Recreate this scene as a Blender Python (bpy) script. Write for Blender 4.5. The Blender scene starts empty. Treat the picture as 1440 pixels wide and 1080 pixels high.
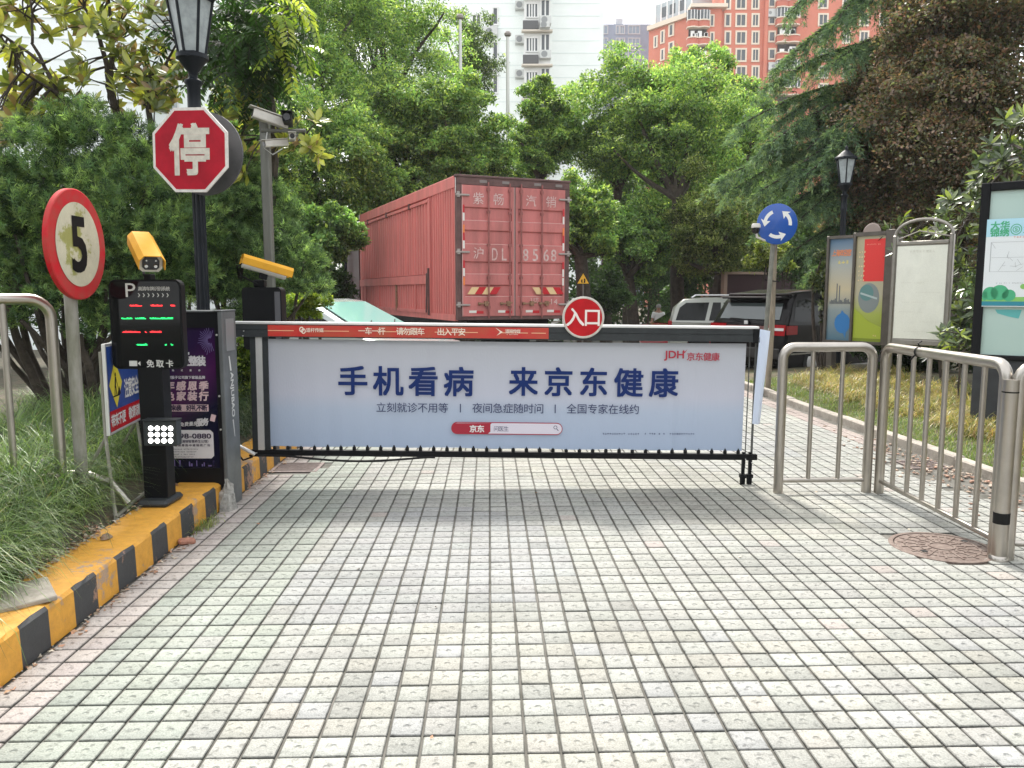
import bpy, math, random
import numpy as np
from mathutils import Matrix, Vector, Euler
R = math.radians
random.seed(7)
rng = np.random.default_rng(11)
scene = bpy.context.scene
COL = scene.collection

# ------------------------------------------------------------------ camera, world, sun, exposure
H = 1.55
F = 1115.0
PITCH = math.atan(128 / F)
CP, SP = math.cos(PITCH), math.sin(PITCH)
cam = bpy.data.cameras.new('camera')
cam.sensor_width = 36.0
cam.lens = 36.0 * F / 1440.0
cam.clip_start = 0.05
cam.clip_end = 2000
camo = bpy.data.objects.new('camera', cam)
COL.objects.link(camo)
camo.location = (0, 0, H)
camo.rotation_euler = (R(90) - PITCH, 0, 0)
scene.camera = camo

SUN_EL, SUN_AZ = 50.0, -9.0      # the sun stands behind the scene, a little to the left (azimuth from +Y, clockwise)
world = bpy.data.worlds.new('World')
scene.world = world
world.use_nodes = True
wn = world.node_tree
wn.nodes.clear()
wo = wn.nodes.new('ShaderNodeOutputWorld')
wb = wn.nodes.new('ShaderNodeBackground')
sky = wn.nodes.new('ShaderNodeTexSky')
sky.sky_type = 'NISHITA'
sky.sun_disc = False
sky.sun_elevation = R(SUN_EL)
sky.sun_rotation = R(SUN_AZ)
sky.air_density = 1.0
sky.dust_density = 5.0
sky.ozone_density = 1.0
wmix = wn.nodes.new('ShaderNodeMix')
wmix.data_type = 'RGBA'
wmix.inputs[0].default_value = 0.72
wmix.inputs[7].default_value = (10.6, 10.7, 10.7, 1)     # thin bright summer haze over the whole sky
wn.links.new(sky.outputs[0], wmix.inputs[6])
wn.links.new(wmix.outputs[2], wb.inputs[0])
wb.inputs[1].default_value = 0.13
wn.links.new(wb.outputs[0], wo.inputs[0])

sl = bpy.data.lights.new('sun', 'SUN')
sl.energy = 3.6
sl.angle = R(8)
sl.color = (1.0, 0.96, 0.9)
so = bpy.data.objects.new('sun', sl)
COL.objects.link(so)
sdir = Vector((math.sin(R(SUN_AZ)) * math.cos(R(SUN_EL)), math.cos(R(SUN_AZ)) * math.cos(R(SUN_EL)), math.sin(R(SUN_EL))))
so.rotation_euler = sdir.to_track_quat('Z', 'Y').to_euler()
so.location = sdir * 60

scene.view_settings.view_transform = 'Standard'
scene.view_settings.look = 'None'
scene.view_settings.exposure = 0.76
scene.view_settings.gamma = 1.0
scene.view_settings.use_curve_mapping = False
scene.cycles.max_bounces = 6
scene.cycles.transparent_max_bounces = 6
scene.cycles.use_denoising = True
scene.cycles.volume_bounces = 1

# ------------------------------------------------------------------ where things stand (photo pixels -> metres)
def P(px, py, Y):
    u, v = (px - 720) / F, (540 - py) / F
    t = Y / (CP + v * SP)
    return Vector((u * t, Y, H + t * (-SP + v * CP)))
def G(px, py, z=0.0):
    u, v = (px - 720) / F, (540 - py) / F
    t = (z - H) / (-SP + v * CP)
    return Vector((u * t, t * (CP + v * SP), z))
YAW = math.atan(32 / F)
def RG(lat, dep, z=0.0):
    return Vector((lat * math.cos(YAW) - dep * math.sin(YAW), lat * math.sin(YAW) + dep * math.cos(YAW), z))
def gz(Y):                                        # the yard falls away gently beyond the gate
    return -0.035 * max(0.0, min(Y, 32.0) - 13.0)

# ------------------------------------------------------------------ materials
def rgba(c): return (c[0], c[1], c[2], 1.0)
MATS = {}
def M(name, col, rough=0.5, metal=0.0, var=0.0, scale=6.0, bump=0.0, bscale=60.0, emit=0.0, coat=0.0, col2=None, spec=None, stretch=None):
    if name in MATS: return MATS[name]
    m = bpy.data.materials.new(name)
    m.use_nodes = True
    nt = m.node_tree; b = nt.nodes['Principled BSDF']
    b.inputs['Base Color'].default_value = rgba(col)
    b.inputs['Roughness'].default_value = rough
    b.inputs['Metallic'].default_value = metal
    if coat: b.inputs['Coat Weight'].default_value = coat
    if spec is not None: b.inputs['Specular IOR Level'].default_value = spec
    if emit:
        b.inputs['Emission Color'].default_value = rgba(col)
        b.inputs['Emission Strength'].default_value = emit
    if var or bump:
        g = nt.nodes.new('ShaderNodeNewGeometry')
        mp = nt.nodes.new('ShaderNodeMapping')
        nt.links.new(g.outputs['Position'], mp.inputs[0])
        if stretch: mp.inputs['Scale'].default_value = stretch
    if var:
        n = nt.nodes.new('ShaderNodeTexNoise')
        n.inputs['Scale'].default_value = scale
        n.inputs['Detail'].default_value = 6
        n.inputs['Roughness'].default_value = 0.65
        nt.links.new(mp.outputs[0], n.inputs['Vector'])
        r = nt.nodes.new('ShaderNodeValToRGB')
        c2 = col2 if col2 else tuple(max(0, x * (1 - var)) for x in col)
        r.color_ramp.elements[0].position = 0.35; r.color_ramp.elements[0].color = rgba(c2)
        r.color_ramp.elements[1].position = 0.62; r.color_ramp.elements[1].color = rgba(col)
        nt.links.new(n.outputs[0], r.inputs[0])
        nt.links.new(r.outputs[0], b.inputs['Base Color'])
        mr = nt.nodes.new('ShaderNodeMapRange')
        mr.inputs[3].default_value = min(1, rough + 0.12); mr.inputs[4].default_value = max(0.03, rough - 0.08)
        nt.links.new(n.outputs[0], mr.inputs[0]); nt.links.new(mr.outputs[0], b.inputs['Roughness'])
    if bump:
        n2 = nt.nodes.new('ShaderNodeTexNoise'); n2.inputs['Scale'].default_value = bscale; n2.inputs['Detail'].default_value = 4
        nt.links.new(mp.outputs[0], n2.inputs['Vector'])
        bp = nt.nodes.new('ShaderNodeBump'); bp.inputs['Strength'].default_value = 1.0; bp.inputs['Distance'].default_value = bump
        nt.links.new(n2.outputs[0], bp.inputs['Height']); nt.links.new(bp.outputs[0], b.inputs['Normal'])
    MATS[name] = m
    return m

def leaf_material(name, rough=0.45, trans=0.42, spec=0.5):
    m = bpy.data.materials.new(name); m.use_nodes = True
    nt = m.node_tree; b = nt.nodes['Principled BSDF']; out = nt.nodes['Material Output']
    a = nt.nodes.new('ShaderNodeAttribute'); a.attribute_name = 'Col'
    nt.links.new(a.outputs['Color'], b.inputs['Base Color'])
    b.inputs['Roughness'].default_value = rough
    b.inputs['Specular IOR Level'].default_value = spec
    t = nt.nodes.new('ShaderNodeBsdfTranslucent')
    mc = nt.nodes.new('ShaderNodeMix'); mc.data_type = 'RGBA'; mc.blend_type = 'MULTIPLY'; mc.inputs[0].default_value = 1
    mc.inputs[7].default_value = (1.9, 2.1, 1.0, 1)
    nt.links.new(a.outputs['Color'], mc.inputs[6]); nt.links.new(mc.outputs[2], t.inputs[0])
    mx = nt.nodes.new('ShaderNodeMixShader'); mx.inputs[0].default_value = trans
    nt.links.new(b.outputs[0], mx.inputs[1]); nt.links.new(t.outputs[0], mx.inputs[2]); nt.links.new(mx.outputs[0], out.inputs[0])
    return m
LEAF = leaf_material('leaf', spec=0.3)
GLOSSY = leaf_material('glossy_leaf', rough=0.28, trans=0.22, spec=0.7)
NEEDLE = leaf_material('needle', rough=0.6, trans=0.3, spec=0.2)
GRASSM = leaf_material('grass_blade', rough=0.4, trans=0.3, spec=0.5)

def attr_material(name, rough=0.8, bumpd=0.002):
    m = bpy.data.materials.new(name); m.use_nodes = True
    nt = m.node_tree; b = nt.nodes['Principled BSDF']
    a = nt.nodes.new('ShaderNodeAttribute'); a.attribute_name = 'Col'
    nt.links.new(a.outputs['Color'], b.inputs['Base Color'])
    b.inputs['Roughness'].default_value = rough
    return m

def tile_material():
    m = bpy.data.materials.new('paving_tile_concrete'); m.use_nodes = True
    nt = m.node_tree; N = nt.nodes; Lk = nt.links; b = N['Principled BSDF']
    a = N.new('ShaderNodeAttribute'); a.attribute_name = 'Col'
    g = N.new('ShaderNodeNewGeometry')
    n1 = N.new('ShaderNodeTexNoise'); n1.inputs['Scale'].default_value = 170; n1.inputs['Detail'].default_value = 5
    n2 = N.new('ShaderNodeTexNoise'); n2.inputs['Scale'].default_value = 1.1; n2.inputs['Detail'].default_value = 7; n2.inputs['Roughness'].default_value = 0.7
    n3 = N.new('ShaderNodeTexNoise'); n3.inputs['Scale'].default_value = 34; n3.inputs['Detail'].default_value = 5; n3.inputs['Roughness'].default_value = 0.7
    for n in (n1, n2, n3): Lk.new(g.outputs['Position'], n.inputs['Vector'])
    r1 = N.new('ShaderNodeMapRange'); r1.inputs[1].default_value = 0.3; r1.inputs[2].default_value = 0.7; r1.inputs[3].default_value = 0.66; r1.inputs[4].default_value = 1.02
    r2 = N.new('ShaderNodeMapRange'); r2.inputs[1].default_value = 0.35; r2.inputs[2].default_value = 0.65; r2.inputs[3].default_value = 0.80; r2.inputs[4].default_value = 1.05
    r3 = N.new('ShaderNodeMapRange'); r3.inputs[1].default_value = 0.35; r3.inputs[2].default_value = 0.46; r3.inputs[3].default_value = 0.60; r3.inputs[4].default_value = 1.0
    Lk.new(n1.outputs[0], r1.inputs[0]); Lk.new(n2.outputs[0], r2.inputs[0]); Lk.new(n3.outputs[0], r3.inputs[0])
    m1 = N.new('ShaderNodeMath'); m1.operation = 'MULTIPLY'; Lk.new(r1.outputs[0], m1.inputs[0]); Lk.new(r2.outputs[0], m1.inputs[1])
    m2 = N.new('ShaderNodeMath'); m2.operation = 'MULTIPLY'; Lk.new(m1.outputs[0], m2.inputs[0]); Lk.new(r3.outputs[0], m2.inputs[1])
    vm = N.new('ShaderNodeVectorMath'); vm.operation = 'SCALE'; Lk.new(a.outputs['Color'], vm.inputs[0]); Lk.new(m2.outputs[0], vm.inputs['Scale'])
    n4 = N.new('ShaderNodeTexNoise'); n4.inputs['Scale'].default_value = 2.6; n4.inputs['Detail'].default_value = 9; n4.inputs['Roughness'].default_value = 0.8; n4.inputs['Distortion'].default_value = 0.6
    Lk.new(g.outputs['Position'], n4.inputs['Vector'])
    r4 = N.new('ShaderNodeMapRange'); r4.inputs[1].default_value = 0.60; r4.inputs[2].default_value = 0.74; r4.inputs[3].default_value = 0.0; r4.inputs[4].default_value = 0.55; Lk.new(n4.outputs[0], r4.inputs[0])
    mxs = N.new('ShaderNodeMix'); mxs.data_type = 'RGBA'; mxs.blend_type = 'MULTIPLY'; mxs.inputs[7].default_value = (0.62, 0.58, 0.52, 1)
    Lk.new(r4.outputs[0], mxs.inputs[0]); Lk.new(vm.outputs[0], mxs.inputs[6]); Lk.new(mxs.outputs[2], b.inputs['Base Color'])
    b.inputs['Roughness'].default_value = 0.85; b.inputs['Specular IOR Level'].default_value = 0.25
    # a pressed cross of small pits in the middle of every tile
    uv = N.new('ShaderNodeUVMap')
    sx = N.new('ShaderNodeSeparateXYZ'); Lk.new(uv.outputs[0], sx.inputs[0])
    vo = N.new('ShaderNodeVectorMath'); vo.operation = 'DISTANCE'; vo.inputs[1].default_value = (0.5, 0.5, 0); Lk.new(uv.outputs[0], vo.inputs[0])
    rc = N.new('ShaderNodeMapRange'); rc.inputs[1].default_value = 0.04; rc.inputs[2].default_value = 0.12; rc.inputs[3].default_value = -2.2; rc.inputs[4].default_value = 0.0
    Lk.new(vo.outputs['Value'], rc.inputs[0])
    vr = N.new('ShaderNodeTexVoronoi'); vr.inputs['Scale'].default_value = 3.2; Lk.new(uv.outputs[0], vr.inputs['Vector'])
    ad = N.new('ShaderNodeMath'); ad.operation = 'MULTIPLY_ADD'; ad.inputs[1].default_value = 0.9; Lk.new(vr.outputs['Distance'], ad.inputs[0]); Lk.new(rc.outputs[0], ad.inputs[2])
    ad2 = N.new('ShaderNodeMath'); ad2.operation = 'MULTIPLY_ADD'; ad2.inputs[1].default_value = 1.3; Lk.new(n3.outputs[0], ad2.inputs[0]); Lk.new(ad.outputs[0], ad2.inputs[2])
    bp = N.new('ShaderNodeBump'); bp.inputs['Strength'].default_value = 0.8; bp.inputs['Distance'].default_value = 0.006
    Lk.new(ad2.outputs[0], bp.inputs['Height']); Lk.new(bp.outputs[0], b.inputs['Normal'])
    return m

# ------------------------------------------------------------------ object helpers
def thing(name, label, cat, loc=(0, 0, 0), rotz=0.0, group=None, rot=None):
    o = bpy.data.objects.new(name, None); COL.objects.link(o)
    o.empty_display_size = 0.2
    o.location = loc
    o.rotation_euler = rot if rot else (0, 0, rotz)
    o['label'] = label; o['category'] = cat
    if group: o['group'] = group
    return o
def tag(o, label=None, cat=None, group=None, kind=None):
    if label: o['label'] = label
    if cat: o['category'] = cat
    if group: o['group'] = group
    if kind: o['kind'] = kind
    return o
def dup(root, loc, label, rotz=None, group=None, rot=None, scale=None):
    r = root.copy(); COL.objects.link(r); r.location = loc
    if rotz is not None: r.rotation_euler = (0, 0, rotz)
    if rot: r.rotation_euler = rot
    if scale: r.scale = scale
    r['label'] = label
    if group: r['group'] = group
    for ch in [c for c in bpy.data.objects if c.parent == root]:
        c = ch.copy(); COL.objects.link(c); c.parent = r
        for gch in [d for d in bpy.data.objects if d.parent == ch]:
            d = gch.copy(); COL.objects.link(d); d.parent = c
    return r
def link_obj(name, mesh, parent=None):
    o = bpy.data.objects.new(name, mesh); COL.objects.link(o)
    if parent is not None: o.parent = parent
    return o

GLY = {}
def glyph(s, bold):
    k = (s, bold)
    if k in GLY: return GLY[k]
    c = bpy.data.curves.new('g', 'FONT'); c.body = s; c.size = 1.0; c.offset = bold; c.resolution_u = 3; c.fill_mode = 'FRONT'
    o = bpy.data.objects.new('g', c)
    m = bpy.data.meshes.new_from_object(o)
    n = len(m.vertices); v = np.zeros(n * 3); m.vertices.foreach_get('co', v); v = v.reshape(-1, 3)
    f = [tuple(p.vertices) for p in m.polygons]
    bpy.data.objects.remove(o); bpy.data.curves.remove(c); bpy.data.meshes.remove(m)
    GLY[k] = (v, f)
    return GLY[k]
_g = glyph('国', 0.0)[0]
CJKC = ((_g[:, 0].min() + _g[:, 0].max()) / 2, (_g[:, 1].min() + _g[:, 1].max()) / 2)
CJKH = _g[:, 1].max() - _g[:, 1].min()

class MB:
    """collects shapes; done() links them as one mesh object"""
    def __init__(s): s.v = []; s.f = []; s.m = []; s.T = Matrix.Identity(4); s.cur = 0; s.smooth = []
    def add(s, vs, fs, smooth=False):
        b = len(s.v); T = s.T
        s.v += [tuple(T @ Vector(p)) for p in vs]
        s.f += [tuple(b + i for i in f) for f in fs]
        s.m += [s.cur] * len(fs); s.smooth += [smooth] * len(fs)
        return s
    def mat(s, i): s.cur = i; return s
    def box(s, a, b, bev=0.0):
        x0, x1 = sorted((a[0], b[0])); y0, y1 = sorted((a[1], b[1])); z0, z1 = sorted((a[2], b[2]))
        if bev <= 0:
            return s.add([(x0,y0,z0),(x1,y0,z0),(x1,y1,z0),(x0,y1,z0),(x0,y0,z1),(x1,y0,z1),(x1,y1,z1),(x0,y1,z1)],
                         [(0,3,2,1),(4,5,6,7),(0,1,5,4),(1,2,6,5),(2,3,7,6),(3,0,4,7)])
        c = min(bev, (x1-x0)/2.01, (y1-y0)/2.01, (z1-z0)/2.01)
        vs = []; idx = {}
        for i, (X, xi) in enumerate(((x0, x0+c), (x1, x1-c))):
            for j, (Y, yi) in enumerate(((y0, y0+c), (y1, y1-c))):
                for k, (Z, zi) in enumerate(((z0, z0+c), (z1, z1-c))):
                    idx[i,j,k] = len(vs)
                    vs += [(X, yi, zi), (xi, Y, zi), (xi, yi, Z)]
        g = lambda i,j,k,a: idx[i,j,k] + a
        fs = [(g(0,0,0,0),g(0,0,1,0),g(0,1,1,0),g(0,1,0,0)), (g(1,0,0,0),g(1,1,0,0),g(1,1,1,0),g(1,0,1,0)),
              (g(0,0,0,1),g(1,0,0,1),g(1,0,1,1),g(0,0,1,1)), (g(0,1,0,1),g(0,1,1,1),g(1,1,1,1),g(1,1,0,1)),
              (g(0,0,0,2),g(0,1,0,2),g(1,1,0,2),g(1,0,0,2)), (g(0,0,1,2),g(1,0,1,2),g(1,1,1,2),g(0,1,1,2))]
        for j in (0,1):
            for k in (0,1): fs.append((g(0,j,k,1),g(1,j,k,1),g(1,j,k,2),g(0,j,k,2)))
        for i in (0,1):
            for k in (0,1): fs.append((g(i,0,k,0),g(i,1,k,0),g(i,1,k,2),g(i,0,k,2)))
        for i in (0,1):
            for j in (0,1): fs.append((g(i,j,0,0),g(i,j,1,0),g(i,j,1,1),g(i,j,0,1)))
        for i in (0,1):
            for j in (0,1):
                for k in (0,1): fs.append((g(i,j,k,0),g(i,j,k,1),g(i,j,k,2)))
        return s.add(vs, fs)
    def tube(s, pts, r, n=10, cap=True):
        pts = [Vector(p) for p in pts]; k = len(pts)
        rs = r if isinstance(r, (list, tuple)) else [r] * k
        vs = []; up = None
        for i, p in enumerate(pts):
            d = (pts[min(i+1, k-1)] - pts[max(i-1, 0)])
            d = d.normalized() if d.length > 1e-9 else Vector((0, 0, 1))
            if up is None: up = Vector((0, 0, 1)) if abs(d.z) < 0.9 else Vector((1, 0, 0))
            a = d.cross(up); a = a.normalized() if a.length > 1e-6 else d.orthogonal().normalized()
            b = a.cross(d).normalized(); up = b
            for j in range(n):
                t = 2 * math.pi * j / n
                vs.append(p + (a * math.cos(t) + b * math.sin(t)) * rs[i])
        fs = []
        for i in range(k-1):
            for j in range(n):
                fs.append((i*n+j, i*n+(j+1)%n, (i+1)*n+(j+1)%n, (i+1)*n+j))
        s.add(vs, fs, smooth=True)
        if cap: s.add(vs, [tuple(range(n-1, -1, -1)), tuple(range((k-1)*n, k*n))])
        return s
    def lathe(s, prof, n=16, c=(0,0,0), cap=True, flute=0.0):
        vs = []
        for (r, z) in prof:
            for j in range(n):
                t = 2*math.pi*j/n; rr = r * (1 - (flute if j % 2 else 0))
                vs.append((c[0]+rr*math.cos(t), c[1]+rr*math.sin(t), c[2]+z))
        fs = [(i*n+j, i*n+(j+1)%n, (i+1)*n+(j+1)%n, (i+1)*n+j) for i in range(len(prof)-1) for j in range(n)]
        s.add(vs, fs, smooth=not flute)
        if cap: s.add(vs, [tuple(range(n-1,-1,-1)), tuple(range((len(prof)-1)*n, len(prof)*n))])
        return s
    def prism(s, poly, y0, y1):            # polygon in x,z extruded along y
        n = len(poly)
        vs = [(p[0], y0, p[1]) for p in poly] + [(p[0], y1, p[1]) for p in poly]
        fs = [tuple(range(n)), tuple(range(2*n-1, n-1, -1))] + [(i, n+i, n+(i+1)%n, (i+1)%n) for i in range(n)]
        return s.add(vs, fs)
    def flat(s, poly, y):                   # printed shape facing -y
        return s.add([(p[0], y, p[1]) for p in poly], [tuple(range(len(poly)))])
    def rect(s, cx, cz, w, h, y, a=0.0):
        c, q = math.cos(a), math.sin(a)
        return s.flat([(cx + x*c - z*q, cz + x*q + z*c) for x, z in ((-w/2,-h/2),(w/2,-h/2),(w/2,h/2),(-w/2,h/2))], y)
    def disc(s, cx, cz, rx, rz, y, n=24, r0=0.0):
        o = [(cx+rx*math.cos(2*math.pi*i/n), y, cz+rz*math.sin(2*math.pi*i/n)) for i in range(n)]
        if not r0: return s.add(o, [tuple(range(n))])
        k = [(cx+rx*r0*math.cos(2*math.pi*i/n), y, cz+rz*r0*math.sin(2*math.pi*i/n)) for i in range(n)]
        return s.add(o + k, [(i, (i+1)%n, n+(i+1)%n, n+i) for i in range(n)])
    def text(s, string, cx, cz, w, h, y, bold=0.0, shear=0.0, cjk=True, rot=0.0):
        c, q = math.cos(rot), math.sin(rot)
        offs = [(0, 0)] if not bold else [(-1, -1), (1, -1), (1, 1), (-1, 1)]
        def put(v, f, ox, oz, kx, kz, mx, mz):
            for n_, (bx, bz) in enumerate(offs):     # heavier strokes: the same flat print laid over itself, shifted a hair
                vs = []
                for p in v:
                    X = (p[0]-mx + bx*bold*0.75)*kx + ox; Z = (p[1]-mz + bz*bold*0.75)*kz + oz; X += shear * Z
                    vs.append((cx + X*c - Z*q, y - n_*0.00015, cz + X*q + Z*c))
                s.add(vs, f)
        if cjk:
            n = len(string); pitch = w / n; k = h / CJKH
            for i, ch in enumerate(string):
                if ch == ' ': continue
                v, f = glyph(ch, 0.0)
                if not len(v): continue
                if ord(ch) < 256: mx = (v[:,0].min()+v[:,0].max())/2
                else: mx = CJKC[0]
                put(v, f, (i + 0.5)*pitch - w/2, 0, min(k, pitch*0.98/CJKH) if ord(ch) > 255 else k, k, mx, CJKC[1])
        else:
            v, f = glyph(string, 0.0)
            x0, x1, z0, z1 = v[:,0].min(), v[:,0].max(), v[:,1].min(), v[:,1].max()
            put(v, f, 0, 0, w/(x1-x0), h/(z1-z0), (x0+x1)/2, (z0+z1)/2)
        return s
    def scribble(s, cx, cz, w, h, y, seed=1, step=1.15, vertical=False):
        r = random.Random(seed); L = w if not vertical else h; q = h if not vertical else w
        x = -L/2
        while x < L/2 - q:
            if r.random() < 0.9:
                a = q * r.uniform(0.5, 0.95)
                for _ in range(2):
                    dx, dz = r.uniform(-.1, .1)*q, r.uniform(-.35, .35)*q
                    if not vertical: s.rect(cx + x + q/2 + dx, cz + dz, a, q*0.2, y)
                    else: s.rect(cx + dz, cz - x - q/2 - dx, q*0.2 if _ else a, a*.3, y)
                if not vertical: s.rect(cx + x + q/2, cz, q*0.18, q*0.9, y - 0.0003)
            x += q * step
        return s
    def done(s, name, mats, parent=None, kind=None, angle=40):
        me = bpy.data.meshes.new(name)
        me.from_pydata(s.v, [], s.f)
        if not isinstance(mats, (list, tuple)): mats = [mats]
        for m in mats: me.materials.append(m)
        me.polygons.foreach_set('material_index', s.m)
        if any(s.smooth):
            me.polygons.foreach_set('use_smooth', [True]*len(s.f))
            me.update(); me.set_sharp_from_angle(angle=R(angle))
        me.update()
        o = link_obj(name, me, parent)
        if kind: o['kind'] = kind
        return o
    def xf(s, loc=(0,0,0), rot=(0,0,0), sc=(1,1,1)):
        s.T = Matrix.Translation(Vector(loc)) @ Euler(rot).to_matrix().to_4x4() @ Matrix.Diagonal(Vector((*sc, 1)))
        return s

def arc(c, r, a0, a1, n, plane='xz', k=0.0):
    out = []
    for i in range(n+1):
        t = R(a0 + (a1-a0)*i/n); a, b = c[0]+r*math.cos(t), c[1]+r*math.sin(t)
        out.append((a, k, b) if plane == 'xz' else (a, b, k))
    return out

def np_mesh(name, V, Fq, mat, col=None, parent=None, kind=None, smooth=False):
    me = bpy.data.meshes.new(name)
    nv, nf, k = len(V), len(Fq), Fq.shape[1]
    me.vertices.add(nv); me.vertices.foreach_set('co', V.astype(np.float32).ravel())
    me.loops.add(nf*k); me.loops.foreach_set('vertex_index', Fq.astype(np.int32).ravel())
    me.polygons.add(nf); me.polygons.foreach_set('loop_start', np.arange(0, nf*k, k, dtype=np.int32))
    if smooth: me.polygons.foreach_set('use_smooth', np.ones(nf, dtype=bool))
    me.update(calc_edges=True)
    me.materials.append(mat)
    if col is not None:
        a = me.attributes.new('Col', 'FLOAT_COLOR', 'FACE')
        c4 = np.ones((nf, 4), dtype=np.float32); c4[:, :3] = col
        a.data.foreach_set('color', c4.ravel())
    me.validate()
    o = link_obj(name, me, parent)
    if kind: o['kind'] = kind
    return o

def unit(a): return a / np.maximum(np.linalg.norm(a, axis=1, keepdims=True), 1e-9)
def rand_dirs(n): return unit(rng.normal(size=(n, 3)))
def leaf_arrays(C, D, Nn, L, W, fold=0.25, curl=0.0):
    """diamond leaves: base C, axis D, face normal Nn"""
    D = unit(D); S = unit(np.cross(D, Nn)); Nn = np.cross(S, D)
    L = np.asarray(L)[:, None]; W = np.asarray(W)[:, None]
    a = C; m = C + D*L*0.5; t = C + D*L - Nn*L*curl
    l = m - S*W*0.5 + Nn*W*fold; r = m + S*W*0.5 + Nn*W*fold
    V = np.stack([a, l, t, r], 1).reshape(-1, 3)
    Fq = np.arange(len(C)*4).reshape(-1, 4)
    return V, Fq
def palette(n, cols, weights=None, jit=0.18):
    cols = np.array(cols); i = rng.choice(len(cols), n, p=weights)
    return np.clip(cols[i] * (1 + rng.normal(scale=jit, size=(n, 1))), 0.004, 1)

def blob_leaves(blobs, n, L, W, cols, weights=None, sub=12, subr=0.42, tips=None, tipw=0.15, droop=0.3, flat=0.9):
    """leaves on the surfaces of sub-lobes that stud each blob: a cauliflower crown with gaps and relief"""
    B = np.array(blobs, float)                      # cx cy cz r
    w = B[:, 3]**2; w = w / w.sum()
    SD = rand_dirs(len(B)*sub).reshape(len(B), sub, 3); SD[:, :, 2] = np.abs(SD[:, :, 2])*1.0 - 0.35; 
    SD /= np.linalg.norm(SD, axis=2, keepdims=True)
    SR = rng.uniform(0.6, 1.25, size=(len(B), sub)) * subr
    tint = (1 + rng.normal(scale=0.17, size=(len(B), sub))) * (1 + rng.normal(scale=0.22, size=(len(B), 1)))
    tint = np.clip(tint, .45, 1.7)
    bi = rng.choice(len(B), n, p=w); si = rng.integers(0, sub, n)
    c = B[bi, :3] + SD[bi, si] * (B[bi, 3]*(0.82))[:, None] * np.array([1, 1, flat])
    d = rand_dirs(n); d[:, 2] = np.where(d[:, 2] < -0.3, -d[:, 2], d[:, 2])
    rr = (B[bi, 3]*SR[bi, si]) * (1.08 - 0.5*rng.random(n)**2.2)
    C = c + d * rr[:, None]
    inner = rng.random(n) < 0.10
    C[inner] = B[bi[inner], :3] + rand_dirs(inner.sum()) * (B[bi[inner], 3] * rng.uniform(0.2, 0.9, inner.sum()))[:, None]
    Nn = unit(d*0.85 + np.array([0, 0, 0.6]) + rng.normal(scale=0.33, size=(n, 3)))
    D = rng.normal(size=(n, 3)) + d*0.7; D[:, 2] -= droop
    col = palette(n, cols, weights) * tint[bi, si][:, None]
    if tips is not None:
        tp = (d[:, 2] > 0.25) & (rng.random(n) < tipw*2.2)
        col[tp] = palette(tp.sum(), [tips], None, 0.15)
    k = rng.uniform(0.7, 1.3, n)
    return C, D, Nn, L*k, W*k, np.clip(col, .003, 1)

def limb(mb, a, b, r0, r1, bend=0.15, seg=5, n=7, seed=0):
    r = random.Random(seed); a = Vector(a); b = Vector(b); d = b - a; L = d.length
    off = Vector((r.uniform(-1, 1), r.uniform(-1, 1), r.uniform(-.4, .6))) * L * bend
    pts = []; rs = []
    for i in range(seg+1):
        t = i/seg; p = a.lerp(b, t) + off * math.sin(math.pi*t) + Vector((r.uniform(-1,1), r.uniform(-1,1), 0))*L*0.012
        pts.append(p); rs.append(r0 + (r1-r0)*t)
    mb.tube(pts, rs, n, cap=False)
    return pts

BARK = M('bark', (0.07, 0.055, 0.042), 0.9, var=0.5, scale=9, bump=0.02, bscale=25)
BARKG = M('grey_bark', (0.16, 0.14, 0.115), 0.9, var=0.45, scale=9, bump=0.015, bscale=25)


# ================================================================== GROUND
TW = 0.0776 * H                                   # tile pitch
def grid_sheet(name, xs, ys, zf, mat, kind='structure'):
    V = np.array([(x, y, zf(x, y)) for y in ys for x in xs]); nx = len(xs)
    Fq = np.array([(j*nx+i, j*nx+i+1, (j+1)*nx+i+1, (j+1)*nx+i) for j in range(len(ys)-1) for i in range(nx-1)])
    return np_mesh(name, V, Fq, mat, None, None, kind, smooth=True)
soil = M('soil', (0.11, 0.085, 0.06), 0.95, var=0.5, scale=5, bump=0.02, bscale=18, col2=(0.05, 0.055, 0.03))
xs = sorted(set([-155, -80, -40] + list(np.arange(-24, 24.1, 4)) + [40, 80, 155]))
ys = sorted(set([-35, -10, 0, 6, 13, 20, 26, 32, 45, 70, 120, 200, 310]))
grid_sheet('ground', xs, ys, lambda x, y: gz(y) - 0.05, soil)
mortar = M('mortar', (0.15, 0.142, 0.125), 0.95, var=0.5, scale=4, bump=0.002, bscale=120, col2=(0.07, 0.068, 0.055))
def road_part(name, l0, l1, d0, d1, mat, dz):
    n = 16; ds = np.linspace(d0, d1, n)
    V = []; 
    for d in ds:
        for l in (l0, l1):
            p = RG(l, d); V.append((p.x, p.y, gz(p.y) + dz))
    Fq = np.array([(2*i, 2*i+1, 2*i+3, 2*i+2) for i in range(n-1)])
    return np_mesh(name, np.array(V), Fq, mat, None, None, 'structure')
asphalt = M('yard_paving', (0.24, 0.235, 0.22), 0.9, var=0.35, scale=3, bump=0.003, bscale=90)
KL, KR = -1.935, 4.16                              # lateral positions of the two kerbs
road_part('road_bed', KL - 0.05, KR + 0.05, -3.0, 13.4, mortar, -0.0095)
road_part('parking_yard', -9, 14, 13.3, 60, asphalt, -0.012)

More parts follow.
